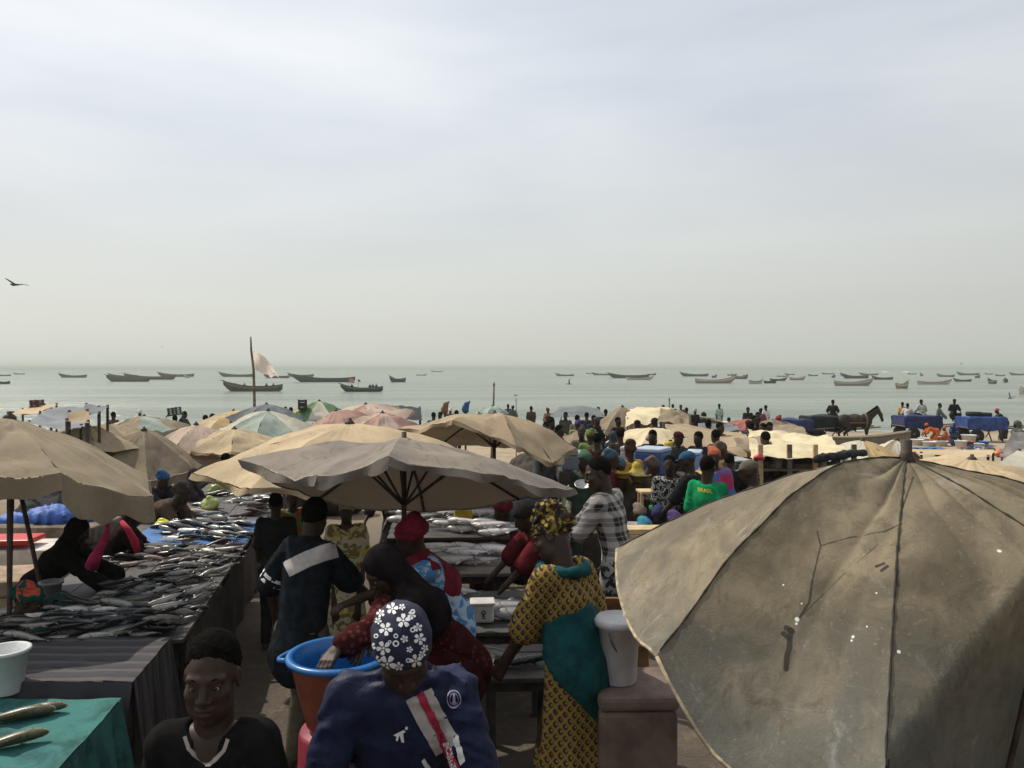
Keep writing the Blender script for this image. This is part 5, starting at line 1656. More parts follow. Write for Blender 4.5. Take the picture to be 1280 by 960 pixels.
# ------------------------------------------------------------------ the long table on the left
WETW = plain('wet_grey_boards', (0.052, 0.046, 0.042), .55, .4, 5, .5, .4)
O = Vector((-2.22, 5.42, 0)); A = Vector((-.185, .983, 0)).normalized(); W = Vector((-A.y, A.x, 0))
def T(s, t, z): return O + A * s + W * t + Vector((0, 0, z))
def table(label, org, a, length, width, z, nplank=5, mat=WETW, along=True, skirt=None, group='fish stalls', leg=.05):
    w = Vector((-a.y, a.x, 0)); root = empty('stall_table', (org.x, org.y, 0), label, 'table', group)
    rz = math.atan2(a.y, a.x)
    for i in range(nplank):
        t = (i + .5) / nplank * width
        c = a * (length / 2) + w * t + Vector((0, 0, z - .015 + rnd.uniform(-.003, .003)))
        MB().box(c, (length + rnd.uniform(-.04, .04), width / nplank - .008, .03), rz, .004).build('plank', mat, root)
    for s in (.12, length * .5, length - .12):
        for t in (.08, width - .08):
            p = a * s + w * t
            MB().box((p.x, p.y, (z - .03 + gz(org.y + p.y)) / 2), (leg, leg, z - .03 - gz(org.y + p.y) + .02), rz).build('leg', WOODD, root)
    for t in (.08, width - .08):
        c = a * (length / 2) + w * t + Vector((0, 0, z - .07))
        MB().box(c, (length - .1, .035, .075), rz).build('rail', WOODD, root)
    if skirt:
        zt = z - .032
        def fn(u, v):
            p = a * (length * u) + w * (-.012 + .02 * math.sin(u * 40) * v + .012 * math.sin(u * 17 + v * 3))
            return p + Vector((0, 0, zt - (zt - .12) * v))
        MB().grid(fn, 60, 6).build('skirting_cloth', skirt, root, smooth=True)
    return root
DKCL = plain('dark_skirting', (0.045, 0.036, 0.030), .9, .4, 5)
TZ = .77
table('long wet plank table heaped with dark fish along the aisle', O, A, 4.4, 1.38, TZ, 6, skirt=DKCL)
table('further plank table carrying on the row of dark fish', T(4.55, 0, 0), A, 3.6, 1.3, TZ - .06, 5, skirt=DKCL)
GF, LF_ = 'dark fish heaped on the long table', 'dark grey fish heaped on the long plank table by the aisle'
def heap(s0, s1, t0, t1, n, kinds, ang, L=(.26, .42), lay=.05, base=TZ, label=LF_, group=GF, frame=T, zoff=0.0):
    cells = {}
    for i in range(n):
        s, t = rnd.uniform(s0, s1), rnd.uniform(t0, t1)
        k = (int(s / .16), int(t / .24))
        lv = cells.get(k, 0); cells[k] = lv + 1
        l = rnd.uniform(*L)
        a0 = math.atan2(W.y, W.x) + R(ang) + rnd.uniform(-.45, .45) + (math.pi if rnd.random() < .25 else 0)
        kd = rnd.choice(kinds)
        fish(kd, frame(s, t, base + .030 + .032 * lv + zoff), l, a0, R(rnd.uniform(35, 95)) * rnd.choice((-1, 1)), label, group, R(rnd.uniform(-7, 7)))
heap(.05, .62, .03, 1.32, 74, 'dddddddds', 10, (.20, .33))
heap(.62, 1.2, .02, .85, 38, 'dddd', 35, (.19, .31))
heap(1.2, 2.3, .02, .55, 44, 'ddddp', 20, (.19, .30))
heap(2.2, 2.9, .05, 1.25, 42, 'ddddpo', 5, (.22, .34))
heap(3.2, 4.2, .05, .95, 32, 'dddds', -25, (.28, .44), label='dark and silvery fish on the blue sheet of the long table', group='fish on the blue sheet')
heap(4.6, 5.5, .05, 1.0, 24, 'ppds', 12, (.24, .40), base=TZ - .06, label='pinkish and grey fish on the further plank table', group='fish on the further table')
heap(5.6, 7.6, .05, .95, 26, 'dsdp', -8, (.26, .40), base=TZ - .06, label='pinkish and grey fish on the further plank table', group='fish on the further table')
sheet = plain('blue_plastic_sheet', (0.03, 0.13, 0.36), .45, .25, 5, .5, .4)
mb = MB().grid(lambda u, v: T(3.05 + 1.25 * u, .02 + 1.2 * v, TZ + .006 + .006 * math.sin(u * 23) * math.sin(v * 19)), 20, 20)
tag(mb.build('plastic_sheet', sheet, smooth=True), 'blue plastic sheet spread under fish on the long table', 'sheet')
# small lime bags, a cup, loose things on the boards
def bag(loc, r, col, label, name='plastic_bag', cat='bag'):
    F = Form()
    F.ball((0, 0, r * .55), (r, r * .8, r * .6), .03); F.limb((0, 0, r * .8), (r * .1, 0, r * 1.12), r * .4, r * .2, .03); F.ball((r * .3, 0, r * 1.2), (r * .4, r * .2, r * .16), .02); F.ball((r * .7, r * .2, r * .3), (r * .5, r * .5, r * .3), .03)
    root = empty(name, loc, label, cat, rz=rnd.uniform(0, 6))
    share('pouch', np_mesh('pouch', [F.mesh(max(.012, r * .12), rip(r * .08, 6 / r, 3))], TINTP), root, color=col)
    mb = MB().tube([(r * .06, 0, r * 1.02), (r * .12, 0, r * 1.1)], r * .24, 8); mb.build('knot', TINTP, root, smooth=True).color = (*[c * .8 for c in col], 1)
LIME = (0.42, 0.50, 0.03)
bag(T(2.75, 1.18, TZ), .10, LIME, 'lime plastic bag on the table beside the pink-scarfed seller')
bag(T(4.0, 1.05, TZ), .09, (0.60, 0.62, 0.02), 'bright yellow plastic bag at the corner of the blue sheet')
bag(T(5.2, .75, TZ), .14, (0.30, 0.34, 0.10), 'dull green plastic bag behind the pinkish fish')
bag(T(7.0, .95, TZ - .06), .15, (0.22, 0.26, 0.06), 'moss green bag at the far end of the table row')
def bucket(loc, r0, r1, h, col, label, lid=False, handle=True, cat='bucket', name='plastic_bucket', mat=None, tilt=0.0, group=None):
    root = empty(name, loc, label, cat, group)
    root.rotation_euler = (tilt, 0, rnd.uniform(0, 3))
    t = .006 + r1 * .02
    m = mat or TINTP
    b = MB().lathe([(r0 * .97, 0), (r0, .006), (r1, h - .02), (r1 + t * 1.6, h - .018), (r1 + t * 1.6, h), (r1 - t, h), (r0 - t, .015), (.01, .012)], n=32).build('wall', m, root, smooth=True); b.color = (*col, 1)
    if lid:
        l = MB().lathe([(r1 + t * 2.4, h - .03), (r1 + t * 2.6, h + .004), (r1 * .95, h + .012), (r1 * .9, h + .006), (.01, h + .006)], n=32).build('lid', m, root, smooth=True); l.color = (*[min(1, c * 1.1) for c in col], 1)
    if handle:
        pts = [Vector((math.cos(a) * (r1 + .008), -.03 - math.sin(a) * r1 * .35, h * .86 - math.sin(a) * h * .42)) for a in np.linspace(0, math.pi, 13)]
        MB().tube(pts, .004, 6).build('handle', STEEL, root, smooth=True)
    return root
bucket(T(.95, 1.16, TZ), .055, .075, .20, (0.20, 0.21, 0.21), 'small grey plastic cup tub standing among the fish', handle=False, cat='tub')
# near tables: striped cloth, then teal cloth
def cloth_table(label, corners, z, mat, front, seed, thick=.75):
    """corners: back-left, back-right, front-right, front-left (x, y)"""
    root = empty('cloth_covered_table', (corners[2][0], corners[2][1], 0), label, 'table', 'fish stalls')
    b = Vector(root.location)
    bl, br_, fr_, fl_ = [Vector((x, y, z)) - Vector((b.x, b.y, 0)) for x, y in corners]
    def top(u, v):
        p = fl_.lerp(fr_, u).lerp(bl.lerp(br_, u), v)
        p.z += .010 * mnoise.noise(p * 4 + Vector((seed, 0, 0))) + .008 * abs(mnoise.noise(p * 9 + Vector((0, seed, 0)))) + .004
        return p
    n = 40
    MB().grid(top, n, 24).build('cloth_top', mat, root, smooth=True)
    def side(a, c, out, drop, k):
        def fn(u, v):
            p = a.lerp(c, u); q = top(0, 0) * 0
            w = .03 * math.sin(u * k + seed) + .018 * math.sin(u * k * 2.3)
            return p + out * (.004 + (.05 + w) * v) + Vector((0, 0, .004 - drop * v * (1 + .06 * math.sin(u * 5))))
        return fn
    d1 = (fr_ - br_).normalized(); o1 = Vector((-d1.y, d1.x, 0))
    if o1.x < 0: o1 = -o1
    MB().grid(side(fr_, br_, o1, front[0], 26), 48, 10).build('cloth_side', mat, root, smooth=True)
    d2 = (fr_ - fl_).normalized(); o2 = Vector((d2.y, -d2.x, 0))
    if o2.y > 0: o2 = -o2
    MB().grid(side(fl_, fr_, o2, front[1], 20), 40, 10).build('cloth_front', mat, root, smooth=True)
    for p in (bl, br_, fr_, fl_):
        c = p * .93 + (bl + br_ + fr_ + fl_) * .0175
        MB().box((c.x, c.y, (z - .01) / 2), (.06, .06, z - .01)).build('leg', WOODD, root)
    return root
def striped(name, cols, k):
    m, nt, b = new_mat(name)
    co = nd(nt, 'ShaderNodeTexCoord').outputs['Object']
    sp = nd(nt, 'ShaderNodeSeparateXYZ', {0: co})
    v = math_n(nt, 'ADD', math_n(nt, 'MULTIPLY', sp.outputs['Y'], k), math_n(nt, 'MULTIPLY', noise_n(nt, 3, 2, .5, co), .5))
    f = math_n(nt, 'FRACT', v)
    c = mixc(nt, ramp(nt, f, .30, .36), cols[0], cols[1])
    c = mixc(nt, ramp(nt, f, .62, .68), c, cols[2])
    c = mixc(nt, ramp(nt, f, .88, .93), c, cols[0])
    c = mixc(nt, math_n(nt, 'MULTIPLY', ramp(nt, noise_n(nt, 9, 4, .6, co), .45, .7), .5), c, (0.05, 0.045, 0.045))
    nt.links.new(c, b.inputs['Base Color'])
    b.inputs['Roughness'].default_value = .9
    bump(nt, b, noise_n(nt, 40, 4, .6, co), .5, .006)
    return m
cloth_table('table draped in grey striped blanket between the fish and the teal cloth', [at(-40, 800, 5.38).xy, at(214, 797, 5.38).xy, at(166, 858, 4.62).xy, at(-60, 866, 4.62).xy], .79,
            striped('grey_striped_blanket', ((0.035, 0.033, 0.040), (0.075, 0.064, 0.062), (0.026, 0.023, 0.028)), 7.5), (.62, .3), 1)
TEALT = canvas('wet_teal_tarp', (0.045, 0.165, 0.150), (0.016, 0.060, 0.060), .9, 4.5, 0)
cloth_table('low table under a wet teal tarpaulin with two fish', [at(-60, 872, 4.55).xy, at(152, 864, 4.55).xy, at(70, 975, 3.72).xy, at(-150, 975, 3.72).xy], .72, TEALT, (.5, .4), 2)
for (px, py, y, L, rz) in ((20, 908, 4.25, .38, 20), (44, 900, 4.32, .32, 14), (10, 950, 3.95, .36, 32)):
    p = at(px, py, y); p.z = .72 + .04
    fish('o', p, L, R(rz), R(70), 'olive backed fish lying on the wet teal tarpaulin', 'fish on the teal tarpaulin')
bucket(at(8, 876, 4.62) * 1.0 - Vector((0, 0, at(8, 876, 4.62).z - .735)), .085, .115, .25, (0.55, 0.56, 0.56), 'white plastic bucket at the back of the teal table', handle=False)

# ------------------------------------------------------------------ things behind the sellers: coolers, blue bundle, posts
FOAM = plain('grubby_white_foam', (0.62, 0.58, 0.52), .8, .2, 6)
def cooler(loc, size, rz, col, label, lid=None, mat=None, bev=.03, group='ice boxes in the market', cat='cooler'):
    root = empty('cooler_box', loc, label, cat, group, rz)
    w, d, h = size
    m = mat or TINTP
    b = MB().box((0, 0, h * .42), (w, d, h * .84), bev=bev).build('case', m, root, smooth=False); b.color = (*col, 1)
    l = MB().box((0, 0, h * .92), (w * 1.03, d * 1.04, h * .16), bev=bev * .8).build('lid', m, root); l.color = (*(lid or [min(1, c * 1.35) for c in col]), 1)
    for sg in (-1, 1):
        g = MB().box((sg * (w / 2 + .012), 0, h * .62), (.03, d * .3, .05), bev=.008).build('handle', m, root); g.color = (*[c * .6 for c in col], 1)
    return root
def on(px, py, y, z=None):
    p = at(px, py, y); p.z = gz(y) if z is None else z
    return p
cooler(on(20, 700, 7.6), (1.0, .55, .98), .1, (0.50, 0.42, 0.36), 'grubby pale chest with a red strip, behind the black-clad seller', mat=FOAM)
cooler(on(-10, 720, 6.9), (.9, .6, .86), .2, (0.45, 0.3, 0.2), 'worn tan chest at the left edge under the umbrella', mat=plain('worn_tan_chest', (0.36, 0.26, 0.18), .8, .3, 5))
mb = MB().box((0, 0, 0), (.5, .34, .05), .1, .015); p = on(12, 671, 7.5, 1.0)
tag(mb.build('red_tray', plain('red_tray_plastic', (0.5, 0.03, 0.025), .4, .15), loc=p), 'flat red plastic tray lying on the pale chest', 'tray')
F = Form(); F.limb((-.35, 0, .08), (.4, .05, .1), .12, .15, .06); F.ball((.15, 0, .16), (.28, .2, .13), .06); F.limb((.3, 0, .1), (.55, .1, .03), .1, .05, .05)
b = share('cloth_bundle', np_mesh('cloth_bundle', [F.mesh(.02, rip(.04, 18, 3))], plain('blue_tarp_cloth', (0.05, 0.12, 0.40), .6, .3, 7, .5)), loc=on(52, 668, 8.2, .92))
tag(b, 'crumpled blue tarpaulin bundle on top of a chest', 'bundle')
cooler(on(60, 690, 8.2), (1.2, .6, 1.1), 0, (0.3, 0.27, 0.24), 'grey brown chest under the blue bundle', mat=WOODG)
for k, (x0, y0_, x1, y1_, yy, lab) in enumerate(((14, 622, 11, 800, 5.7, 'straight dark iron prop under the tan umbrella edge'), (26, 618, 45, 705, 6.4, 'slanting dark prop leaning behind the straight iron one'))):
    a, c = at(x0, y0_, yy), at(x1, y1_, yy)
    d = (c - a); foot = a + d * ((a.z - .0) / max(.01, (a.z - c.z)))
    root = empty('prop_pole', (foot.x, foot.y, 0), lab, 'pole')
    MB().tube([Vector((0, 0, -.02)), a - Vector((foot.x, foot.y, 0))], .017, 8).build('shaft', POLE, root, smooth=True)
    MB().lathe([(.03, .0), (.03, .03), (.02, .04)], (0, 0, 0), 8).build('foot', POLE, root, smooth=True)

# ------------------------------------------------------------------ the middle stall: tables of big silver fish
TX = Vector((1, 0, 0))
AX = Vector((1, .05, 0)).normalized()
table('low front table of dark boards with loose dark fish', Vector((-.60, 4.98, 0)), AX, .95, .62, .66, 4)
table('middle fish table of wet boards holding a white tub', Vector((-.95, 5.85, 0)), AX, 1.25, 1.1, .66, 5)
table('pale edged fish table behind the white tub', Vector((-1.05, 7.15, 0)), AX, 1.05, 1.0, .76, 4, mat=plain('pale_wet_boards', (0.13, 0.105, 0.08), .55, .4, 5, .5, .4))
table('furthest plank table of the middle stall with silver fish', Vector((-1.35, 8.5, 0)), AX, 1.35, 1.5, .80, 5)
GS, LS = 'big silver fish laid out on the middle stall', 'large silver fish laid out on the middle stall tables'
for (px, py, y, z, L, rz, kd) in ((548, 742, 6.55, .70, .52, 178, 's'), (556, 752, 6.35, .70, .50, 182, 's'), (518, 752, 6.3, .70, .42, 160, 's'), (522, 765, 6.1, .70, .40, 165, 's'),
                                  (560, 711, 7.45, .81, .56, 182, 's'), (520, 713, 7.4, .80, .40, 176, 's'), (570, 700, 7.85, .80, .5, 186, 's'), (530, 704, 7.8, .80, .42, 180, 's'),
                                  (545, 700, 7.9, .83, .45, 178, 's')):
    p = at(px, py, y); p.z = z + .02
    fish(kd, p, L, R(rz + rnd.uniform(-6, 6)), R(rnd.uniform(60, 85)), LS, GS)
for i in range(15):
    t_ = (Vector((rnd.uniform(-.85, .12), rnd.uniform(6.0, 6.85), .705 + .02 * (i % 2))) if i < 8 else Vector((rnd.uniform(-.95, -.15), rnd.uniform(7.3, 8.05), .805 + .02 * (i % 2))))
    if abs(t_.x + .23) < .16 and t_.y < 6.35: t_.x -= .3
    fish(rnd.choice('ss'), t_, rnd.uniform(.38, .54), R(rnd.uniform(168, 194)), R(rnd.uniform(60, 85)), LS, GS)
for i in range(22):
    fish(rnd.choice('ssd'), Vector((rnd.uniform(-1.3, -.1), rnd.uniform(8.6, 9.9), .86 + .03 * (i % 3))), rnd.uniform(.34, .52), R(rnd.uniform(165, 195)), R(rnd.uniform(60, 90)), 'silver fish packed side by side on the furthest plank table', 'silver fish on the furthest table')
for (px, py, y, L, rz, kd) in ((588, 822, 5.25, .40, 190, 's'), (570, 803, 5.4, .46, 160, 'd'), (548, 815, 5.3, .42, 172, 'd'), (605, 812, 5.35, .40, 150, 'd'), (560, 832, 5.15, .40, 185, 'd'), (630, 818, 5.3, .42, 165, 'd'), (618, 833, 5.15, .36, 195, 's'), (652, 826, 5.2, .36, 20, 'd')):
    p = at(px, py, y); p.z = .70
    fish(kd, p, L, R(rz), R(75), 'loose fish scattered on the low front table', 'fish on the low front table')
# white square tub with a dark mark, yellow canister
tz = .665
p = on(603, 757, 6.15, tz)
root = empty('white_tub', p, 'small white square tub with a dark figure mark, beside big silver fish', 'tub')
WP = plain('white_tub_plastic', (0.55, 0.53, 0.50), .5, .12)
MB().box((0, 0, .07), (.17, .15, .14), .08, .02).build('case', WP, root)
MB().box((0, 0, .145), (.19, .17, .022), .08, .008).build('lid', WP, root)
BM = plain('black_print_and_hollow', (0.01, 0.01, 0.01), .7, .1, 9, 0)
mk = MB()
mk.tube([Vector((.012 + .014 * math.cos(a), -.0772, .082 + .014 * math.sin(a))) for a in np.linspace(0, 2 * math.pi, 13)], .004, 5)
mk.tube([(.012, -.0775, .068), (.004, -.0775, .040), (.028, -.0775, .040)], .004, 5); mk.tube([(.012, -.0775, .060), (.024, -.0775, .052)], .004, 5)
mk.build('printed_mark', BM, root, smooth=True)
p = on(579, 683, 8.9, .82)
root = empty('canister', p, 'square yellow canister with its top cut open on the far fish table', 'canister')
YP = plain('yellow_plastic', (0.42, 0.29, 0.02), .45, .2, 6)
MB().box((0, 0, .12), (.20, .16, .24), .1, .03).build('case', YP, root)
MB().box((0, 0, .242), (.17, .13, .01), .1, .004).build('painted_opening', BM, root)  # black slab painted in for the dark inside of the canister
MB().tube([(-.06, -.03, .24), (-.05, 0, .30), (.05, 0, .30), (.06, .03, .24)], .008, 6).build('handle', YP, root, smooth=True)

# ------------------------------------------------------------------ right of the yellow dress: coolers, bucket, boards
BRC = plain('brown_painted_foam', (0.16, 0.11, 0.09), .85, .3, 5)
cooler(on(790, 870, 4.25, 0), (.40, .42, .48), .06, (0, 0, 0), 'lower of two stacked brown coolers beside the yellow dress', mat=BRC)
cooler(on(790, 870, 4.25, .482), (.40, .42, .46), .03, (0, 0, 0), 'upper of two stacked brown coolers, under the white bucket', mat=BRC)
bucket(on(773, 800, 4.25, .945), .095, .112, .33, (0.44, 0.42, 0.44), 'white lidded bucket with wire handle on the brown coolers', lid=True, mat=plain('off_white_plastic', (0.52, 0.50, 0.50), .5, .15, 5))
root = empty('broken_carton', on(757, 745, 5.2), 'torn brown carton propped behind the yellow dress', 'carton')
CB = plain('brown_cardboard', (0.24, 0.145, 0.07), .85, .3, 8)
for (c, s, rz) in (((0, 0, .45), (.5, .4, .9), 0),): MB().box(c, s, rz, .01).build('box', CB, root)
for (c, s, rx) in (((0, -.26, .95), (.48, .16, .012), .6), ((.02, .28, .98), (.48, .2, .012), -.8)):
    MB().box(c, s, 0, 0, Matrix.Rotation(rx, 3, 'X')).build('flap', CB, root)
root = empty('wooden_bench', on(800, 660, 7.6), 'pale new-wood bench plank beside the plaid shirt', 'bench')
z7 = at(800, 662, 7.6).z - gz(7.6)
MB().box((0.15, 0, z7), (.95, .22, .05), .02, .006).build('seat', WOODP, root)
MB().box((0.15, -.12, z7 - .09), (.93, .03, .12), .02).build('apron', WOODP, root)
for x in (-.25, .55): MB().box((x, 0, z7 / 2 - .03), (.06, .18, z7 - .05), 0).build('leg', WOODP, root)
root = empty('wicker_basket', on(880, 955, 3.6, 0), 'dark wicker basket in the shade under the olive umbrella', 'basket')
mb = MB()
for k in range(9):
    rr_ = .17 + .012 * k
    mb.tube([Vector((rr_ * math.cos(a), rr_ * math.sin(a), .015 + .03 * k)) for a in np.linspace(0, 2 * math.pi, 25)], .014, 6)
mb.build('coils', plain('straw', (0.16, 0.11, 0.05), .9, .4, 20), root, smooth=True)
mb = MB()
for k in range(12):
    a = 2 * math.pi * k / 12
    mb.tube([(.165 * math.cos(a), .165 * math.sin(a), 0), (.28 * math.cos(a), .28 * math.sin(a), .27)], .009, 5)
mb.build('ribs', WOODG, root, smooth=True)

# ------------------------------------------------------------------ the crowd
PR = {
    'man':   (dict(h=1.74, lean=R(4), hpitch=R(4)), [('shirt', 'top', dict(sleeve=.8)), ('trousers', 'trousers', {})], ('hair', {})),
    'manlong': (dict(h=1.74, lean=R(8), hpitch=R(8), arms=((-.2, .36, .95), (.22, .34, .95))), [('shirt', 'top', dict(sleeve=1.9, g=.022)), ('trousers', 'trousers', {})], ('hair', {})),
    'mancap': (dict(h=1.74, lean=R(10), hpitch=R(10), arms=((-.2, .36, .95), (.3, .1, .8))), [('shirt', 'top', dict(sleeve=.9)), ('trousers', 'trousers', {})], ('cap', {})),
    'manwalk': (dict(h=1.74, lean=R(6), step=.16, arms=((-.3, .22, .85), (.3, -.14, .85))), [('shirt', 'top', dict(sleeve=.8)), ('trousers', 'trousers', {})], ('hair', {})),
    'manbend': (dict(h=1.74, lean=R(72), pose='bend', hpitch=R(-10), arms=((-.2, .55, .3), (.2, .55, .3))), [('shirt', 'top', dict(sleeve=.8, g=.022)), ('trousers', 'trousers', {})], ('hair', {})),
    'mansit': (dict(h=1.74, lean=R(14), pose='sit', hpitch=R(8), arms=((-.2, .42, .5), (.2, .42, .5))), [('shirt', 'top', dict(sleeve=.8)), ('trousers', 'trousers', {})], ('hair', {})),
    'dress': (dict(h=1.66, lean=R(5)), [('dress', 'dress', dict(sleeve=1.0))], ('wrap', {})),
    'dresshair': (dict(h=1.66, lean=R(5)), [('dress', 'dress', dict(sleeve=1.0)), ('shawl', 'pack', {})], ('wrap', dict(tall=True, knot=False))),
    'skirt': (dict(h=1.66, lean=R(6), arms=((-.22, .34, .9), (.3, .1, .8))), [('shirt', 'top', dict(sleeve=1.0, g=.02)), ('skirt', 'skirt', {})], ('wrap', {})),
    'veil':  (dict(h=1.66, lean=R(8)), [('dress', 'dress', dict(sleeve=1.8)), ('veil', 'veil', dict(drop=.14, arm=1.0))], ('bare', {})),
    'bend':  (dict(h=1.66, lean=R(68), pose='bend', hpitch=R(-12), arms=((-.2, .55, .3), (.2, .55, .3))), [('dress', 'dress', dict(sleeve=1.0))], ('wrap', {})),
    'stoop': (dict(h=1.66, lean=R(38), hpitch=R(5), arms=((-.2, .6, .7), (.2, .6, .7))), [('dress', 'dress', dict(sleeve=1.0))], ('wrap', {})),
    'stoopveil': (dict(h=1.66, lean=R(34), hpitch=R(5), arms=((-.2, .6, .7), (.2, .6, .7))), [('dress', 'dress', dict(sleeve=1.6)), ('veil', 'veil', dict(drop=.05))], ('bare', {})),
    'sit':   (dict(h=1.66, lean=R(16), pose='sit', hpitch=R(10), arms=((-.2, .42, .45), (.2, .42, .45))), [('dress', 'dress', dict(sleeve=1.0))], ('wrap', {})),
    'sitveil': (dict(h=1.66, lean=R(14), pose='sit', hpitch=R(10), arms=((-.2, .42, .45), (.2, .42, .45))), [('dress', 'dress', dict(sleeve=1.5)), ('veil', 'veil', dict(drop=.06))], ('bare', {})),
    'carry': (dict(h=1.74, lean=R(3), arms=((-.24, .06, 1.78), (.24, .06, 1.78))), [('shirt', 'top', dict(sleeve=.8)), ('trousers', 'trousers', {})], ('hair', {})),
}
BK, NV, WH, GY, BRN, RD, OR_, YL, GN, TL, PU, PK, SK_, OL = ((.015, .015, .017), (.018, .025, .08), (.60, .58, .54), (.18, .18, .18), (.10, .06, .04), (.32, .02, .025), (.55, .12, .03), (.5, .38, .05),
    (.01, .20, .07), (.01, .13, .14), (.10, .04, .16), (.50, .10, .20), (.07, .20, .45), (.09, .10, .03))
def crowd(px, py, proto, yaw, c1, c2, c3, label, Y=None, mats=None, group=None, zoff=None, smin=.84, smax=1.18):
    """c1 upper garment, c2 lower garment or second cloth, c3 head cloth"""
    sk, gs, hr = PR[proto]
    Jh = skeleton(**sk)['head'][2]
    if Y is None:
        k = (py - 461) / FPX
        Y = min(46.0, (HC - .174 - Jh) / max(k - .029, .004))
    near = Y < 12.5
    loc, sc = fit(px, py, Y, yaw, sk, smin, smax)
    if zoff is not None:
        loc = (loc[0], loc[1], at(px, py, Y).z - Jh); sc = 1.0
    cols = {'shirt': c1, 'dress': c1, 'trousers': c2, 'skirt': c2, 'veil': c2, 'shawl': c2, 'head': c3, 'hair': None}
    return person(label, loc, yaw, sk, gs, hr, cols, h=.019 if near else .034, cache=(proto + ('_n' if near else '_f')), mats=mats, group=group or 'people in the market crowd', scale=sc)
PRINT_OG = patterned('orange_green_print', (0.42, 0.10, 0.04), (0.12, 0.24, 0.10), 9, 'noise', (0.5, 0.4, 0.25))
PRINT_WY = patterned('cream_yellow_print', (0.50, 0.44, 0.30), (0.20, 0.16, 0.06), 10, 'noise', (0.42, 0.34, 0.06))
PRINT_OD = patterned('orange_dress_print', (0.38, 0.20, 0.05), (0.10, 0.17, 0.05), 12, 'spots', (0.45, 0.10, 0.10))
PRINT_PK = patterned('pink_blue_print', (0.45, 0.06, 0.14), (0.08, 0.16, 0.42), 6, 'noise')
STRIPE = patterned('striped_jersey', (0.02, 0.02, 0.022), (0.42, 0.40, 0.36), 26, 'noise')
CHECK = patterned('pale_check_wrap', (0.48, 0.46, 0.36), (0.10, 0.16, 0.12), 30, 'noise')
CAMO = patterned('blue_floral', (0.015, 0.03, 0.12), (0.20, 0.24, 0.34), 18, 'spots')

# shade under the left and middle umbrellas
crowd(168, 668, 'stoopveil', 70, (.02, .012, .014), (.025, .012, .015), BK, 'veiled woman in dark clothes with red scarf next to the hot pink one', Y=7.9)
MB().tube([at(152, 652, 7.55), at(160, 662, 7.5), at(168, 676, 7.5), at(172, 690, 7.5)], [.02, .03, .035, .03], 8).build('red_scarf', plain('red_scarf_cloth', (0.40, 0.02, 0.05), .9, .2, 12), smooth=True)
_sc = bpy.data.objects['red_scarf']; _pp = [o for o in bpy.data.objects if o.get('label', '').startswith('veiled woman in dark clothes with red')][0]
_sc.parent = _pp; _sc.matrix_parent_inverse = wmat(_pp).inverted()
crowd(228, 618, 'bend', 95, (.075, .05, .036), BRN, (.05, .04, .03), 'woman in brown dress bowed over the further fish table', Y=9.6)
crowd(204, 600, 'stoop', 110, (.02, .02, .025), NV, (.035, .09, .20), 'woman in black with a blue headcloth beyond the bowed brown dress', Y=10.6)
crowd(243, 612, 'stoopveil', 80, (.03, .026, .03), (.04, .03, .035), BK, 'woman in grey veil at the far end of the left tables', Y=11.6)
crowd(283, 597, 'manlong', 60, (.03, .03, .04), (.03, .03, .03), BK, 'man in charcoal sweater behind the far table under the sand umbrella', Y=12.6)
crowd(308, 604, 'sit', 200, (.04, .05, .12), NV, (.30, .28, .30), 'seated woman in indigo with pale headwrap at the far end of the aisle', Y=12.2)
crowd(345, 634, 'man', -10, (.02, .02, .022), (.02, .02, .02), BK, 'man in dark clothes standing in the aisle beyond the polo shirt', Y=7.6)
crowd(366, 622, 'dress', 150, OR_, GN, (.45, .10, .12), 'woman in orange and green print behind the polo-shirted man', Y=8.3, mats=dict(dress=PRINT_OG))
crowd(433, 640, 'dress', 170, YL, YL, (.35, .32, .22), 'woman in cream and yellow print between polo shirt and pole', Y=7.3, mats=dict(dress=PRINT_WY))
crowd(655, 648, 'stoop', 250, (.10, .014, .018), RD, (.02, .015, .015), 'woman in maroon with black headwrap under the umbrella edge', Y=6.9)
crowd(628, 640, 'sit', 240, (.05, .02, .02), RD, (.12, .015, .02), 'seated woman in dark red at the back of the middle stall', Y=9.3, smax=1.4)
crowd(478, 640, 'stoop', 200, (.03, .03, .03), NV, (.10, .09, .07), 'stooping seller in black at the furthest plank table', Y=10.4)
crowd(590, 648, 'manlong', 230, (.03, .03, .035), NV, BK, 'dark figure behind the yellow canister', Y=10.6)
crowd(545, 640, 'dress', 180, (.03, .025, .04), NV, (.25, .02, .03), 'woman with scarlet headwrap behind the furthest silver fish', Y=10.8)

# crowd to the right of the plaid shirt
crowd(766, 546, 'veil', -20, (.035, .042, .055), (.04, .05, .066), BK, 'woman wrapped head to foot in slate grey veil', mats=None)
crowd(738, 545, 'skirt', 10, (.13, .18, .05), (.02, .05, .18), (.11, .16, .05), 'woman with lime headwrap and top over a blue skirt', Y=15.2)
crowd(722, 531, 'skirt', 0, (.22, .26, .08), (.20, .05, .08), (.10, .05, .16), 'woman in yellow-green top with plum headwrap near the shore')
crowd(746, 521, 'dress', 20, (.06, .04, .14), NV, (.08, .05, .18), 'woman in violet robe and headwrap by the dark canopy')
crowd(752, 560, 'dress', -15, (.35, .07, .03), NV, BK, 'woman in brick red dress beside the slate grey veil', Y=15.8, smax=1.3)
crowd(787, 564, 'dresshair', -25, (.4, .2, .05), (.50, .36, .06), (.05, .03, .02), 'woman in orange print dress with a yellow bundle on her back', mats=dict(dress=PRINT_OD))
crowd(837, 582, 'man', 200, (.1, .1, .1), BRN, BK, 'person in speckled black and white top near the blue ice box', Y=9.6, mats=dict(shirt=STRIPE))
crowd(859, 577, 'mancap', -60, (.018, .018, .02), (.03, .03, .03), (.035, .09, .16), 'man in black with a blue cap beside the speckled top')
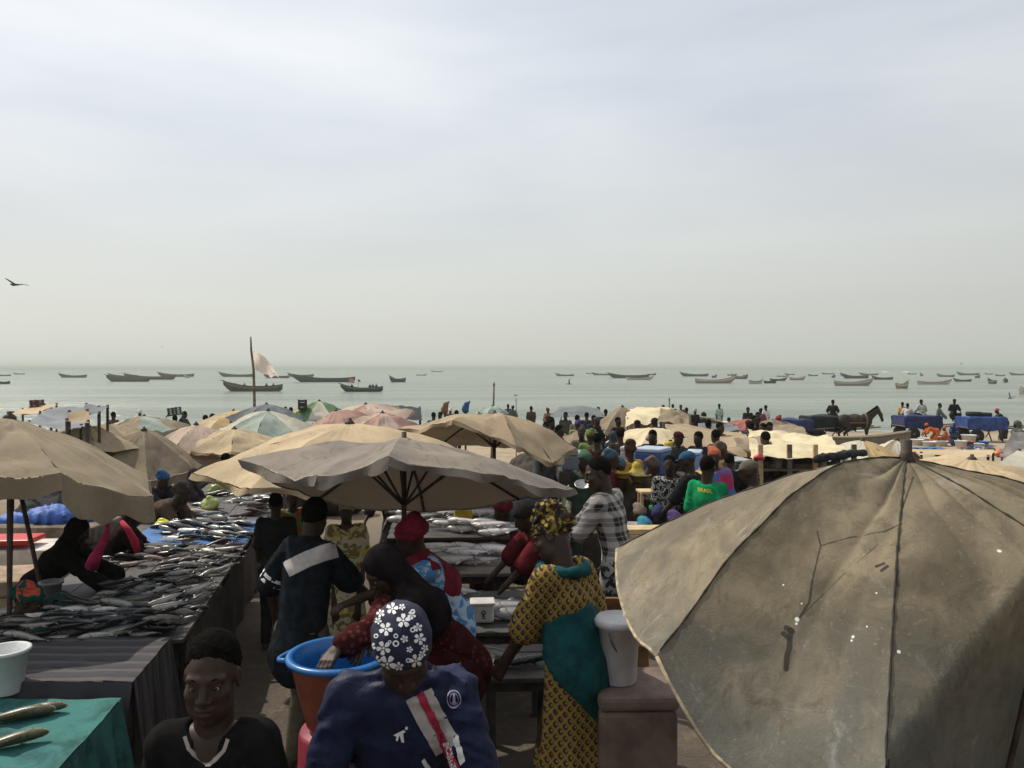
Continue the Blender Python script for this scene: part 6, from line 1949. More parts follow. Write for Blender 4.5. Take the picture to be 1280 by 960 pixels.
crowd(885, 585, 'man', 38, (.012, .23, .085), (.03, .03, .04), BK, 'man in bright green shirt with yellow lettering across the back')
crowd(936, 590, 'mancap', -70, (.07, .06, .055), BRN, (.13, .11, .085), 'man in a khaki peaked cap behind the olive umbrella')
crowd(893, 572, 'dress', 190, PK, SK_, (.40, .12, .06), 'woman in pink and blue print with an orange headwrap', Y=10.4, mats=dict(dress=PRINT_PK))
crowd(912, 577, 'manlong', 30, BK, (.03, .03, .03), BK, 'dark-shirted man under the wide tan awning', Y=11.2)
crowd(955, 582, 'mansit', 150, (.04, .045, .06), BK, BK, 'man in blue-grey shirt seated inside the wooden stall', Y=12.6, smax=1.5)
crowd(985, 586, 'sitveil', 200, (.03, .03, .035), (.05, .045, .05), BK, 'veiled seller in the shade of the crumpled cream roof', Y=12.6, smax=1.5)
seat = [ # px, py, proto, yaw, c1, c2, c3, label
    (792, 627, 'sit', 230, NV, NV, (.06, .14, .28), 'seated woman with sky blue headwrap'),
    (806, 626, 'sit', 190, (.06, .05, .05), NV, WH, 'seated woman with pale checked headwrap'),
    (774, 642, 'sitveil', 120, (.02, .022, .05), (.02, .022, .045), BK, 'seated woman in dark navy veil beside the plaid shirt'),
    (838, 637, 'sit', 160, (.16, .02, .035), RD, (.22, .015, .03), 'seated woman in crimson dress and headwrap'),
    (823, 645, 'sitveil', 200, (.025, .03, .08), (.035, .04, .10), BK, 'seated woman in indigo veil in the crowd'),
    (853, 640, 'sit', 150, (.03, .025, .025), BK, (.55, .50, .46), 'seated woman with a white headscarf'),
    (845, 655, 'sit', 170, (.05, .045, .04), BK, (.09, .06, .16), 'seated woman with a violet headwrap'),
    (806, 664, 'sit', 200, (.03, .22, .33), TL, (.05, .20, .27), 'seated woman in turquoise by the pale bench'),
    (828, 622, 'sit', 180, (.03, .26, .09), GN, (.08, .26, .13), 'seated woman with a mint green headwrap'),
    (812, 612, 'sit', 210, OL, OL, (.08, .07, .05), 'seated woman in olive with a brown headwrap'),
    (852, 612, 'sitveil', 190, (.04, .055, .02), (.05, .065, .025), BK, 'seated woman in moss green veil'),
    (872, 622, 'sit', 200, (.05, .028, .026), BK, (.06, .03, .03), 'seated woman in dark brown near the green shirt'),
    (782, 612, 'sit', 150, (.12, .08, .03), OR_, (.30, .22, .10), 'seated woman with a straw-coloured headwrap'),
    (800, 645, 'sit', 185, (.14, .03, .035), RD, (.20, .15, .12), 'seated woman with a beige headwrap and rust dress'),
    (862, 655, 'mansit', 160, (.03, .03, .03), BK, BK, 'bareheaded person in black seated at the umbrella edge'),
    (730, 594, 'sit', 120, (.04, .055, .05), GN, (.45, .50, .44), 'seated woman with a white and green headwrap by steel bowls'),
    (718, 608, 'mansit', 60, (.05, .06, .045), OL, BK, 'bareheaded person in grey green leaning by steel bowls'),
    (704, 594, 'sit', 100, (.16, .10, .11), PU, (.08, .05, .07), 'seated woman in faded mauve beside the tan umbrella'),
    (755, 625, 'mansit', 200, (.03, .035, .06), BK, BK, 'bareheaded person in dark blue behind the plaid shirt'),
]
for (px, py, pr, yw, c1, c2, c3, lab) in seat:
    m = dict(head=CHECK) if 'checked' in lab else None
    crowd(px, py, pr, yw, c1, c2, c3, lab, group='people seated in the crowd', smin=.8, smax=1.4, mats=m)

# yellow letters on the green shirt
gs = [o for o in bpy.data.objects if o.get('label', '').startswith('man in bright green')][0]
gsh = [o for o in gs.children if o.name.startswith('shirt')][0]
fc = bpy.data.curves.new('letters', 'FONT'); fc.body = 'BRASIL'; fc.size = 1.0; fc.align_x = 'CENTER'; fc.offset = .02
fo = bpy.data.objects.new('letters_tmp', fc); COL.objects.link(fo)
dg = bpy.context.evaluated_depsgraph_get()
fm = bpy.data.meshes.new_from_object(fo.evaluated_get(dg))
bpy.data.objects.remove(fo)
bm = bmesh.new(); bm.from_mesh(fm)
for _ in range(4):
    le = [e for e in bm.edges if e.calc_length() > .16]
    if not le: break
    bmesh.ops.subdivide_edges(bm, edges=le, cuts=1); bmesh.ops.triangulate(bm, faces=bm.faces[:])
cl = Cloth(gsh)
bm.verts.index_update()
vs = [cl.inv @ cl.hit(882 + v.co.x * 6.0 + v.co.y * -1.2, 615.5 - v.co.y * 6.8 + v.co.x * 1.0, .006)[0] for v in bm.verts]
mesh_obj('yellow_lettering', vs, [tuple(v.index for v in f.verts) for f in bm.faces], plain('yellow_print', (0.55, 0.50, 0.03), .8, .1, 9, 0), gsh)
bm.free(); bpy.data.meshes.remove(fm)

# people standing along the shore and between the far umbrellas
far = [
    (142, 519.5, 'man', 10, (.10, .05, .04), BRN, BK, 'bareheaded man behind the khaki umbrella'),
    (175, 516, 'dress', 0, WH, WH, (.62, .6, .56), 'person in white headcloth behind the mint and khaki umbrella'),
    (231, 518.5, 'manlong', 40, (.05, .05, .08), NV, BK, 'man in navy next to the crate carrier'),
    (257, 524, 'man', 0, (.28, .12, .08), BRN, BK, 'man with dusty red shirt by the ochre umbrella'),
    (266, 522, 'man', 20, BK, BK, BK, 'man in black by the ochre umbrella'),
    (357, 511, 'veil', 0, BK, BK, BK, 'figure in black by the slate grey umbrella'),
    (364, 512.5, 'man', 30, GY, BK, BK, 'man in grey shirt by the slate grey umbrella'),
    (542, 520, 'man', 0, (.06, .05, .05), BK, BK, 'man in dark shirt just left of the raised bundles'),
    (550, 519.5, 'man', 200, (.30, .28, .25), BK, BK, 'man in pale shirt just left of the raised bundles'),
    (563, 513.5, 'dress', 0, BRN, BRN, (.60, .58, .54), 'figure with white headcloth beside the raised bundles'),
    (571, 517, 'man', 40, (.05, .05, .06), BK, BK, 'man in grey-black beside the raised bundles'),
    (635, 508, 'man', 0, (.03, .04, .06), NV, BK, 'man in dark blue by the thin bare stick'),
    (641, 510, 'skirt', 0, (.07, .09, .09), BK, BK, 'woman in grey green by the thin bare stick'),
    (664, 511, 'man', 10, (.06, .04, .03), BK, BK, 'bareheaded man looking over the tan umbrella'),
    (685, 513, 'dress', 150, (.30, .16, .12), BRN, (.20, .06, .05), 'woman in russet with a dark red headwrap by the dark canopy'),
    (748, 512, 'man', 10, (.05, .05, .06), BK, BK, 'man in charcoal at the edge of the dark canopy'),
    (757, 515.5, 'man', 0, (.03, .03, .03), BK, BK, 'shorter man in black at the edge of the dark canopy'),
    (829, 509, 'man', 0, (.08, .09, .08), NV, BK, 'man in grey green by the shore stick'),
    (841, 508, 'manlong', 20, (.025, .035, .06), NV, BK, 'man in dark blue by the shore stick'),
    (851, 509, 'manlong', 200, (.22, .03, .035), NV, BK, 'man in dark red shirt on the shore'),
    (858, 513, 'man', 0, (.30, .29, .28), GY, BK, 'man in pale grey shirt and trousers on the shore'),
    (869, 514.5, 'skirt', 30, BK, BK, (.30, .30, .30), 'woman in black with a grey headwrap on the shore'),
    (879, 519, 'veil', -60, (.02, .022, .03), (.02, .022, .03), BK, 'woman shrouded in black beside the grey headwrap'),
    (899, 507.5, 'man', 10, (.30, .40, .35), (.05, .05, .05), BK, 'tall man in pale mint shirt facing the water'),
    (886, 528, 'man', 20, (.05, .05, .05), BK, BK, 'crouched dark figure below the mint shirt'),
    (911, 525, 'manbend', 80, WH, BK, BK, 'man in white shirt bending by the dull red umbrella'),
    (935, 512.5, 'manlong', 190, (.025, .025, .03), BK, BK, 'man in black facing inland above the dull red umbrella'),
    (951, 514, 'skirt', 30, (.16, .05, .06), BK, BK, 'woman in wine red skirt and top at the waterline'),
    (957, 509.5, 'man', -20, (.58, .57, .55), (.08, .08, .08), BK, 'man in white shirt at the waterline'),
    (973, 524, 'dress', 0, (.2, .08, .06), BRN, (.25, .05, .05), 'woman with a red headwrap near the grey brown umbrella'),
    (1246, 514, 'stoop', -70, (.045, .04, .03), BRN, (.40, .06, .10), 'woman in brown with a rose headwrap stooping by the second cart'),
    (1271, 531, 'veil', -90, (.09, .09, .08), (.10, .10, .09), BK, 'grey cloaked figure near the violet striped cloth'),
    (1193, 536, 'bend', 200, NV, NV, (.03, .04, .15), 'woman in blue floral dress bending over white basins'),
    (1158, 541, 'bend', -80, OR_, OR_, (.5, .12, .04), 'woman in bright orange doubled over by white basins'),
    (1180, 556, 'sit', -60, (.4, .12, .05), BRN, (.45, .12, .03), 'seated woman in rust and orange among the basins'),
    (1128, 505.5, 'man', 20, (.48, .30, .10), BK, BK, 'man in amber shirt beside the first blue cart'),
]
for (px, py, pr, yw, c1, c2, c3, lab) in far:
    m = dict(dress=CAMO) if 'floral' in lab else None
    Y = {'manbend': 38, 'bend': 36, 'stoop': 40, 'sit': 36}.get(pr)
    if pr == 'man' and 'crouched' in lab: Y = 26
    crowd(px, py, pr, yw, c1, c2, c3, lab, Y=Y, group='people along the shore', smin=.8, smax=1.15, mats=m)
# the man carrying a stack of dark crates on his shoulder
cr_, crp, J, P, M = crowd(219, 524, 'carry', 0, (.03, .035, .06), BK, BK, 'man with raised arms carrying dark crates', Y=25)
def crate(loc, s, col, label, rz=0.0, group=None, slats=4, tilt=0.0, name='crate', cat='crate', mat=None):
    root = empty(name, loc, label, cat, group, rz); root.rotation_euler = (0, tilt, rz)
    w, d, h = s; m = mat or TINTP
    for k in range(slats):
        z = h * (k + .5) / slats
        for (c, sz) in (((0, -d / 2, z), (w, .02, h / slats * .7)), ((0, d / 2, z), (w, .02, h / slats * .7)), ((-w / 2 + .01, 0, z), (.02, d - .03, h / slats * .7)), ((w / 2 - .01, 0, z), (.02, d - .03, h / slats * .7))):
            MB().box(c, sz).build('slat', m, root).color = (*col, 1)
    for (sx_, sy_) in ((1, 1), (1, -1), (-1, 1), (-1, -1)):
        MB().box((sx_ * (w / 2 - .02), sy_ * (d / 2 - .018), h / 2), (.05, .045, h)).build('corner_post', m, root).color = (*[c * .8 for c in col], 1)
    MB().box((0, 0, .015), (w - .06, d - .05, .02)).build('base', m, root).color = (*col, 1)
    return root
p = at(219, 517, 25)
crate(Vector((p.x, p.y, at(219, 519.5, 25).z)), (.28, .36, .26), (.03, .032, .036), 'dark crate held on the carrier\'s head, upper one tilted', 0, tilt=-.15)
for k in range(3):
    p = at(46 + (k % 2), 514 - 4.6 * k, 17)
    crate(p, (.17, .3, .085), (.10, .028, .022), ('lowest', 'middle', 'topmost')[k] + ' dark red crate of the stack behind the tan umbrella', .1 * k, slats=2)
for k in range(2):
    p = at(378, 512 - 6 * k, 23.5)
    crate(p, (.24, .3, .15), (.03, .035, .035), ('lower', 'upper')[k] + ' black crate next to the green and yellow umbrella', .3, slats=2)

# raised bundles seen over the tan umbrella
def bundle(px, py, y, col, r, label, tall=1.4):
    F = Form(); F.limb((0, 0, 0), (r * .3, 0, r * tall), r, r * .8, .05); F.limb((r * .2, 0, r * tall), (r * 1.3, 0, r * (tall + .9)), r * .5, r * .25, .05); F.ball((-r * .5, 0, r * .6), (r * .7, r * .6, r * .8), .05)
    p = at(px, py, y)
    b0 = Vector((p.x, p.y, gz(y)))
    root = empty('bundle', b0, label, 'bundle')
    share('sack', np_mesh('sack', [F.mesh(r * .16, rip(r * .2, 5 / r, 3))], TINT), root, loc=(0, 0, p.z - b0.z), color=col)
    MB().tube([(0, 0, 0), (0, 0, p.z - b0.z)], .03, 7).build('post', POLE, root, smooth=True)
bundle(556, 514, 22, (.22, .13, .08), .09, 'brown cloth bundle tied on a post beyond the tan umbrella', 2.0)
bundle(582, 513, 22, (.06, .12, .24), .09, 'blue and tan bundle tied on a post beside the brown one', 1.8)

# the thick of the crowd between the awnings
rc = random.Random(21)
dk = {'black': (.02, .02, .024), 'dark blue': (.03, .03, .045), 'brown': (.05, .035, .03), 'grey': (.07, .07, .065), 'maroon': (.05, .016, .016), 'beige': (.14, .12, .09)}
how = {'man': 'standing upright', 'manlong': 'holding hands forward', 'manwalk': 'in mid-stride', 'mancap': 'wearing a peaked cap'}
for k in range(34):
    px = rc.uniform(680, 965); py = rc.uniform(519, 552)
    a, b = rc.choice(list(dk)), rc.choice(list(dk)); pr = rc.choice(list(how))
    crowd(px, py, pr, rc.uniform(-60, 240), dk[a], dk[b], dk[b], 'man in %s shirt and %s trousers %s between the awnings' % (a, b, how[pr]), group='men among the awnings', smin=.86, smax=1.1)
wr_c = {'ochre': (.22, .16, .07), 'dark red': (.18, .04, .045), 'dusty blue': (.07, .11, .16), 'off-white': (.34, .31, .27), 'plum': (.09, .06, .10), 'sage green': (.07, .12, .08), 'black': (.03, .03, .035), 'tan': (.12, .09, .07)}
how = {'sit': 'seated woman', 'stoop': 'stooping woman', 'sitveil': 'seated veiled woman', 'dress': 'standing woman'}
for k in range(32):
    px = rc.uniform(690, 930); py = rc.uniform(545, 618)
    a, b = rc.choice(list(wr_c)), rc.choice(list(wr_c))
    pr = rc.choice(('sit', 'sit', 'stoop', 'sitveil', 'dress') if py < 585 else ('sit', 'sitveil'))
    crowd(px, py, pr, rc.uniform(60, 300), tuple(x * .6 for x in wr_c[b]), tuple(x * .7 for x in wr_c[a]), wr_c[a], '%s in %s dress and %s %s among the crowded stalls' % (how[pr], b, a, 'veil' if pr == 'sitveil' else 'headwrap'), group='women working between the awnings', smin=.8, smax=1.2)
tubs = {'cream': (.5, .48, .45), 'blue': (.1, .2, .4), 'rust red': (.4, .1, .05), 'grey': (.2, .2, .2)}
for k in range(12):
    px = rc.uniform(1130, 1235); y = rc.uniform(31, 38); c = rc.choice(list(tubs))
    bucket(on(px, 500, y), .16, .2, .2, tubs[c], 'small %s tub left on the sand among the white basins' % c, handle=False, cat='tub', name='plastic_tub', group='small tubs on the sand')

# ------------------------------------------------------------------ ice boxes and goods in the middle of the market
def cooler_px(px0, px1, py0, py1, y, col, label, lid=None, rz=.0, depth=.5, mat=None):
    a, b = at(px0, py1, y), at(px1, py0, y)
    h = b.z - a.z; w = b.x - a.x
    return cooler(Vector(((a.x + b.x) / 2, y, a.z)), (w / max(.6, math.cos(rz) + depth / max(w, .3) * abs(math.sin(rz)) * .6), depth, h), rz, col, label, lid, mat), a.z, w
def under(px, y, ztop, w, label, d=.55):
    g = gz(y)
    root = empty('trestle', (at(px, 500, y).x, y, g), label, 'trestle')
    h = ztop - g
    MB().box((0, 0, h - .02), (w, d, .04)).build('board', WOODD, root)
    for sx_ in (-1, 1):
        for sy_ in (-1, 1): MB().box((sx_ * (w / 2 - .05), sy_ * (d / 2 - .05), (h - .04) / 2), (.05, .05, h - .04)).build('leg', WOODD, root)
    def fn(u, v): return Vector(((u - .5) * w, -d / 2 - .01 - .015 * math.sin(u * 23) * v, h - .045 - (h - .1) * v))
    MB().grid(fn, 24, 4).build('hanging_cloth', DKCL, root, smooth=True)
for (x0, x1, y0_, y1_, y, col, lid, rz, lab) in (
    (796, 836, 559, 592, 13.2, (.035, .08, .24), (.35, .42, .52), -.55, 'big blue ice box with a pale lid under the cream umbrella'),
    (777, 800, 557, 590, 14.4, (.46, .40, .38), (.6, .5, .46), -.4, 'dusty white ice box with pinkish lid behind the big blue one'),
    (702, 733, 564, 586, 12.6, (.12, .14, .17), (.20, .24, .30), -.2, 'slate grey ice box beside the tan umbrella'),
    (768, 786, 543, 560, 18.0, (.20, .26, .34), (.50, .56, .60), .1, 'pale blue ice box behind the slate grey veil'),
    (857, 879, 563, 592, 13.4, (.22, .32, .48), (.40, .48, .58), -.3, 'light blue ice box behind the green shirt'),
    (908, 935, 573, 590, 12.0, (.03, .035, .04), (.30, .31, .32), .2, 'black box with a grey lid under the wide tan awning'),
    (745, 770, 645, 660, 8.3, (.30, .28, .26), (.40, .37, .34), .1, 'small grey box on the ground behind the plaid shirt')):
    _, zb, w = cooler_px(x0, x1, y0_, y1_, y, col, lab, lid, rz)
    if zb - gz(y) > .2: under((x0 + x1) / 2, y + .02, zb - .003, max(w, .5), 'cloth-hung trestle carrying the ' + lab.split(' with')[0].split(' behind')[0].split(' beside')[0].split(' under')[0] + (' by the ' + lab.split()[-1]))
p = at(838, 572, 14.2)
root = empty('drum', Vector((p.x, p.y, gz(14.2))), 'yellow plastic drum on end beside the blue ice box', 'drum')
hh = at(838, 552, 14.2).z - gz(14.2)
MB().lathe([(.10, 0), (.105, .02), (.105, hh - .36), (.112, hh - .34), (.105, hh - .32), (.105, hh - .04), (.09, hh), (.04, hh + .01)], n=20).build('shell', YP, root, smooth=True)
MB().lathe([(.03, hh + .005), (.03, hh + .03), (.02, hh + .035)], n=10).build('cap', BM, root, smooth=True)
# steel bowls
SB = plain('bright_steel', (0.40, 0.39, 0.38), .38, .15, 9, .1, .5, .9)
for (px, py, y, r, lab) in ((728, 606, 9.0, .085, 'upturned steel bowl shining beside the white and green headwrap'), (880, 640, 9.2, .14, 'steel bowl in the lap of the dark brown seated woman')):
    p = at(px, py, y)
    root = empty('steel_bowl', p - Vector((0, 0, .04)), lab, 'bowl'); root.rotation_euler = (R(25), 0, 0)
    MB().lathe([(.3 * r, 0), (.7 * r, .18 * r), (r, .62 * r), (1.04 * r, .64 * r), (.96 * r, .60 * r), (.66 * r, .22 * r), (.02, .06 * r)], n=28).build('shell', SB, root, smooth=True)
    MB().tube([Vector((1.02 * r * math.cos(a), 1.02 * r * math.sin(a), .64 * r)) for a in np.linspace(0, 2 * math.pi, 25)], .006, 6).build('rim', SB, root, smooth=True)
# low table with pale top in the crowd, yellow and orange basins
root = empty('small_table', on(818, 630, 9.9), 'small pale wooden table in the seated crowd', 'table')
zt = at(818, 614, 9.9).z - gz(9.9)
MB().box((0, 0, zt), (.40, .28, .03), .1, .004).build('top', WOODP, root)
for sx_ in (-1, 1):
    for sy_ in (-1, 1): MB().box((sx_ * .17, sy_ * .11, zt / 2), (.035, .035, zt)).build('leg', WOODP, root)
for (px, py, y, r, col, lab) in ((778, 597, 10.5, .11, (.40, .28, .03), 'yellow basin against the orange print dress'), (800, 602, 10.6, .14, (.20, .17, .05), 'ochre basin below the blue ice box'), (760, 602, 11.0, .13, (.35, .13, .03), 'orange basin behind the plaid shoulder'),
                             (872, 600, 9.9, .14, (.45, .40, .05), 'pale yellow basin near the green shirt'), (790, 668, 8.4, .15, (.34, .32, .31), 'grey enamel basin at the end of the pale bench')):
    p = at(px, py, y)
    bucket(p, r * .7, r, r * .7, col, lab, handle=False, cat='basin', name='basin', group='basins among the crowd')
# wooden stall under the crumpled cream roof
root = empty('wooden_stall', on(1000, 585, 12.8), 'rough wooden counter under the crumpled cream tarpaulin', 'stall')
zc_ = at(1000, 584, 12.8).z - gz(12.8)
for k in range(4): MB().box((0, -.3 + .2 * k, zc_), (1.7, .18, .03)).build('plank', WOODG, root)
for (x, m_) in ((-.75, WOODP), (-.3, WOODG), (.1, WOODP), (.7, WOODG)): MB().box((x, -.38, zc_ / 2 + .2), (.07, .05, zc_ + .4)).build('post', m_, root)
MB().box((0, -.35, zc_ * .6), (1.6, .03, .12)).build('rail', WOODG, root)
MB().grid(lambda u, v: Vector((-.8 + 1.6 * u, .35 + .03 * math.sin(u * 20), zc_ + .12 - v * (zc_ + .08))), 30, 6).build('back_cloth', DKCL, root, smooth=True)
for (px, py, r, col, lab) in ((1025, 579, .07, (.45, .42, .36), 'white kettle-shaped jar on the wooden counter'), (970, 580, .08, (.3, .3, .3), 'grey jar on the wooden counter')):
    bucket(Vector((at(px, py, 12.7).x, 12.6, gz(12.8) + zc_ + .016)), r * .8, r, .16, col, lab, handle=False, cat='jar', name='jar')
bag(on(948, 566, 11.6, at(948, 575, 11.6).z), .07, (.5, .03, .03), 'red plastic bag hung under the tan awning')
for (px, py, y, w, h_, col, lab) in ((1040, 573, 12.0, .22, .10, (.035, .037, .04), 'grey tarpaulin roll on the edge of the cream roof'), (1066, 569, 12.1, .22, .1, (.05, .05, .055), 'small dark roll beside the grey tarpaulin roll')):
    F = Form(); F.limb((-w, 0, 0), (w, .1, .03), h_ * .7, h_ * .6, .04)
    o = share('cloth_roll', np_mesh('cloth_roll', [F.mesh(.03, rip(.03, 18, 2))], TINT), loc=at(px, py, y), color=col)
    tag(o, lab, 'cloth roll')

# ------------------------------------------------------------------ the shore on the right: horse, carts, basins
def wheel(parent, c, r, mat, w=.14):
    o = MB().lathe([(r * .55, -w / 2), (r * .92, -w / 2), (r, -w * .3), (r, w * .3), (r * .92, w / 2), (r * .55, w / 2)], n=24, M=Matrix.Rotation(R(90), 3, 'X')).build('wheel', mat, parent, smooth=True); o.location = c
    MB().lathe([(.04, -w * .55), (r * .56, -w * .35), (r * .56, w * .35), (.04, w * .55)], n=16, M=Matrix.Rotation(R(90), 3, 'X')).build('hub', STEEL, o, smooth=True)
TYRE = plain('black_tyre', (0.02, 0.02, 0.02), .9, .3, 12)
BLUET = plain('blue_cart_tarp', (0.020, 0.030, 0.105), .7, .3, 4, .5)
def cart(px, y, length, label, tarp_mat, rz=0.0, load=True, h0=.72, h1=1.24):
    p = on(px, 500, y)
    root = empty('horse_cart', p, label, 'cart', 'carts on the beach', rz)
    L = length
    for k in range(5): MB().box((0, -.5 + .25 * k, h0), (L, .235, .05)).build('plank', WOODG, root)
    for sy_ in (-1, 1):
        MB().box((0, sy_ * .6, h0 - .06), (L * .96, .08, .1)).build('side_rail', WOODD, root)
        for sx_ in (-.28,): wheel(root, (sx_ * L, sy_ * .66, .33), .33, TYRE)
        MB().tube([(L * .5, sy_ * .45, h0 - .05), (L * .5 + 1.3, sy_ * .35, h0 + .05)], .035, 7).build('shaft', WOODG, root, smooth=True)
        MB().tube([(L * .3, sy_ * .5, h0 - .05), (L * .42, sy_ * .5, .0)], .03, 7).build('prop_leg', WOODD, root, smooth=True)
        MB().tube([(L * .12, sy_ * .5, h0 - .05), (-L * .02, sy_ * .5, .25)], .025, 7).build('brace', WOODD, root, smooth=True)
    if load:
        def fn(u, v):
            x = (u - .5) * L * 1.02
            a = (v - .5) * 2
            yy = .66 * max(-1, min(1, a * 1.7))
            edge = max(0, abs(a) - .58) / .42
            z = h1 + .05 * math.sin(u * 9) * math.cos(v * 5) - edge * (h1 - h0 + .12) - (.06 if u < .03 or u > .97 else 0)
            return Vector((x + .02 * math.sin(v * 30), yy + .03 * math.sin(u * 26) * edge, z))
        MB().grid(fn, 40, 26).build('tarpaulin', tarp_mat, root, smooth=True)
        for sx_ in (-1, 1): MB().box((sx_ * L * .495, 0, (h0 + h1) / 2), (.03, 1.2, h1 - h0 - .06)).build('end_board', tarp_mat, root)
    return root
cart(1146, 41, 1.95, 'blue covered cart beside the man in amber', BLUET, .05)
cart(1226, 39, 1.85, 'cart with a bright blue tarpaulin and old tyres on top', plain('bright_blue_tarp', (0.028, 0.062, 0.21), .65, .3, 4, .5), -.05)
for k, (dx, dz) in enumerate(((-.35, 1.36), (.15, 1.32))):
    o = MB().lathe([(.2, -.08), (.33, -.1), (.36, 0), (.33, .1), (.2, .08)], n=22, top=False, bot=False).build('tyre', TYRE, smooth=True, loc=on(1226, 500, 39) + Vector((dx, 0, dz)))
    tag(o, ('thick old tyre lying on the bright blue cart', 'second old tyre lying flatter on the bright blue cart')[k], 'tyre')
cart(990, 38, 1.6, 'low dark navy covered cart behind the horse cart', plain('navy_cart_tarp', (0.02, 0.03, 0.10), .7, .3, 4, .5), .0, h1=1.15)
cart(1034, 38.5, 2.2, 'horse cart draped in dark cloth with a rider', plain('dark_cart_cloth', (0.016, 0.018, 0.024), .85, .3, 4, .5), .0, h1=1.30)
crowd(1041, 503, 'mansit', 20, (.02, .02, .024), BK, BK, 'rider in black seated on the dark horse cart', Y=38.5, zoff=1, group='people along the shore')
crowd(1151, 502.5, 'mansit', 0, (.38, .39, .38), BK, BK, 'man in pale grey shirt seated on the blue covered cart', Y=41, zoff=1, group='people along the shore')
crowd(1134.5, 507, 'mansit', 30, (.55, .54, .52), BK, BK, 'man in white vest seated on the blue covered cart', Y=41.5, zoff=1, group='people along the shore')
crowd(1193.5, 502, 'mansit', 190, (.018, .02, .03), BK, BK, 'man in near-black shirt seated between the two blue carts', Y=40, zoff=1, group='people along the shore')
crowd(1175, 507, 'manlong', 120, (.10, .10, .09), BK, BK, 'slim man in grey gesturing between the two blue carts', Y=44, group='people along the shore')
# the horse
def horse(px, y, yaw, label, col):
    F = Form()
    F.limb((-.55, 0, 1.05), (.35, 0, 1.05), .29, .27, .10, v3(0, 1, 0), 1.15)
    F.ball((-.60, 0, 1.08), (.32, .27, .30), .10); F.ball((.42, 0, 1.05), (.30, .24, .33), .10)
    F.limb((.52, 0, 1.20), (1.00, 0, 1.56), .20, .125, .10, v3(0, 1, 0), 1.5)
    F.limb((1.00, 0, 1.60), (1.16, 0, 1.36), .11, .09, .05, v3(0, 1, 0), 1.3); F.limb((1.16, 0, 1.36), (1.24, 0, 1.08), .085, .065, .05, v3(0, 1, 0), 1.2)
    for sy_ in (-1, 1):
        F.limb((.98, sy_ * .06, 1.66), (1.0, sy_ * .075, 1.78), .032, .012, .02)
        # front leg: shoulder, elbow, wrist, fetlock, hoof
        o = .06 * sy_
        F.limb((.48, sy_ * .14, .95), (.47 + o, sy_ * .14, .55), .105, .065, .05); F.limb((.47 + o, sy_ * .14, .55), (.48 + o, sy_ * .14, .16), .058, .042, .03)
        F.limb((.48 + o, sy_ * .14, .16), (.53 + o, sy_ * .14, .05), .045, .058, .02)
        # hind leg: stifle forward, hock backward, upright shank
        F.limb((-.62, sy_ * .15, 1.0), (-.48 - o, sy_ * .16, .72), .17, .11, .06); F.limb((-.48 - o, sy_ * .16, .72), (-.74 - o, sy_ * .15, .50), .10, .06, .04)
        F.limb((-.74 - o, sy_ * .15, .50), (-.70 - o, sy_ * .15, .15), .055, .042, .03); F.limb((-.70 - o, sy_ * .15, .15), (-.64 - o, sy_ * .15, .05), .045, .058, .02)
    p = on(px, 500, y)
    root = empty('horse', p, label, 'horse', rz=R(yaw))
    hm = plain('dark_horse_coat', col, .75, .3, 8)
    share('body', np_mesh('body', [F.mesh(.03)], hm), root)
    T_ = Form(); T_.limb((-.90, 0, 1.15), (-1.0, 0, .85), .05, .07, .03); T_.limb((-1.0, 0, .85), (-.98, 0, .5), .07, .03, .03)
    share('tail', np_mesh('tail', [T_.mesh(.025)], HAIR), root)
    Mn = Form(); Mn.limb((.50, 0, 1.42), (.98, 0, 1.74), .05, .05, .03); Mn.limb((1.02, 0, 1.72), (1.12, 0, 1.60), .04, .025, .03)
    share('mane', np_mesh('mane', [Mn.mesh(.02, rip(.02, 40, 2))], HAIR), root)
    hv = plain('harness_leather', (0.20, 0.13, 0.07), .7, .3, 9)
    mb = MB().tube([Vector((.36 , .30 * math.cos(a), 1.05 + .36 * math.sin(a))) for a in np.linspace(0, 2 * math.pi, 21)], .03, 6)
    mb.build('collar', hv, root, smooth=True)
    mb = MB().tube([(1.10, .10, 1.52), (1.20, .09, 1.24), (1.20, -.09, 1.24), (1.10, -.10, 1.52), (1.02, -.1, 1.66), (1.02, .1, 1.66), (1.10, .1, 1.52)], .016, 5); mb.build('bridle', hv, root, smooth=True)
    for sy_ in (-1, 1): MB().tube([(.36, sy_ * .30, 1.0), (-.5, sy_ * .34, 1.0)], .02, 5).build('trace', hv, root, smooth=True)
    B_ = Form(); B_.ball((-.12, 0, 1.14), (.42, .32, .27), .05); B_.cut((0, 0, .98), (0, 0, -1))
    share('blanket', np_mesh('blanket', [B_.mesh(.03, rip(.012, 20, 2))], plain('brown_blanket', (0.06, 0.045, 0.03), .95, .4, 8)), root)
horse(1071, 37.5, 4, 'dark brown horse in harness standing before the dark cart', (0.022, 0.017, 0.014))
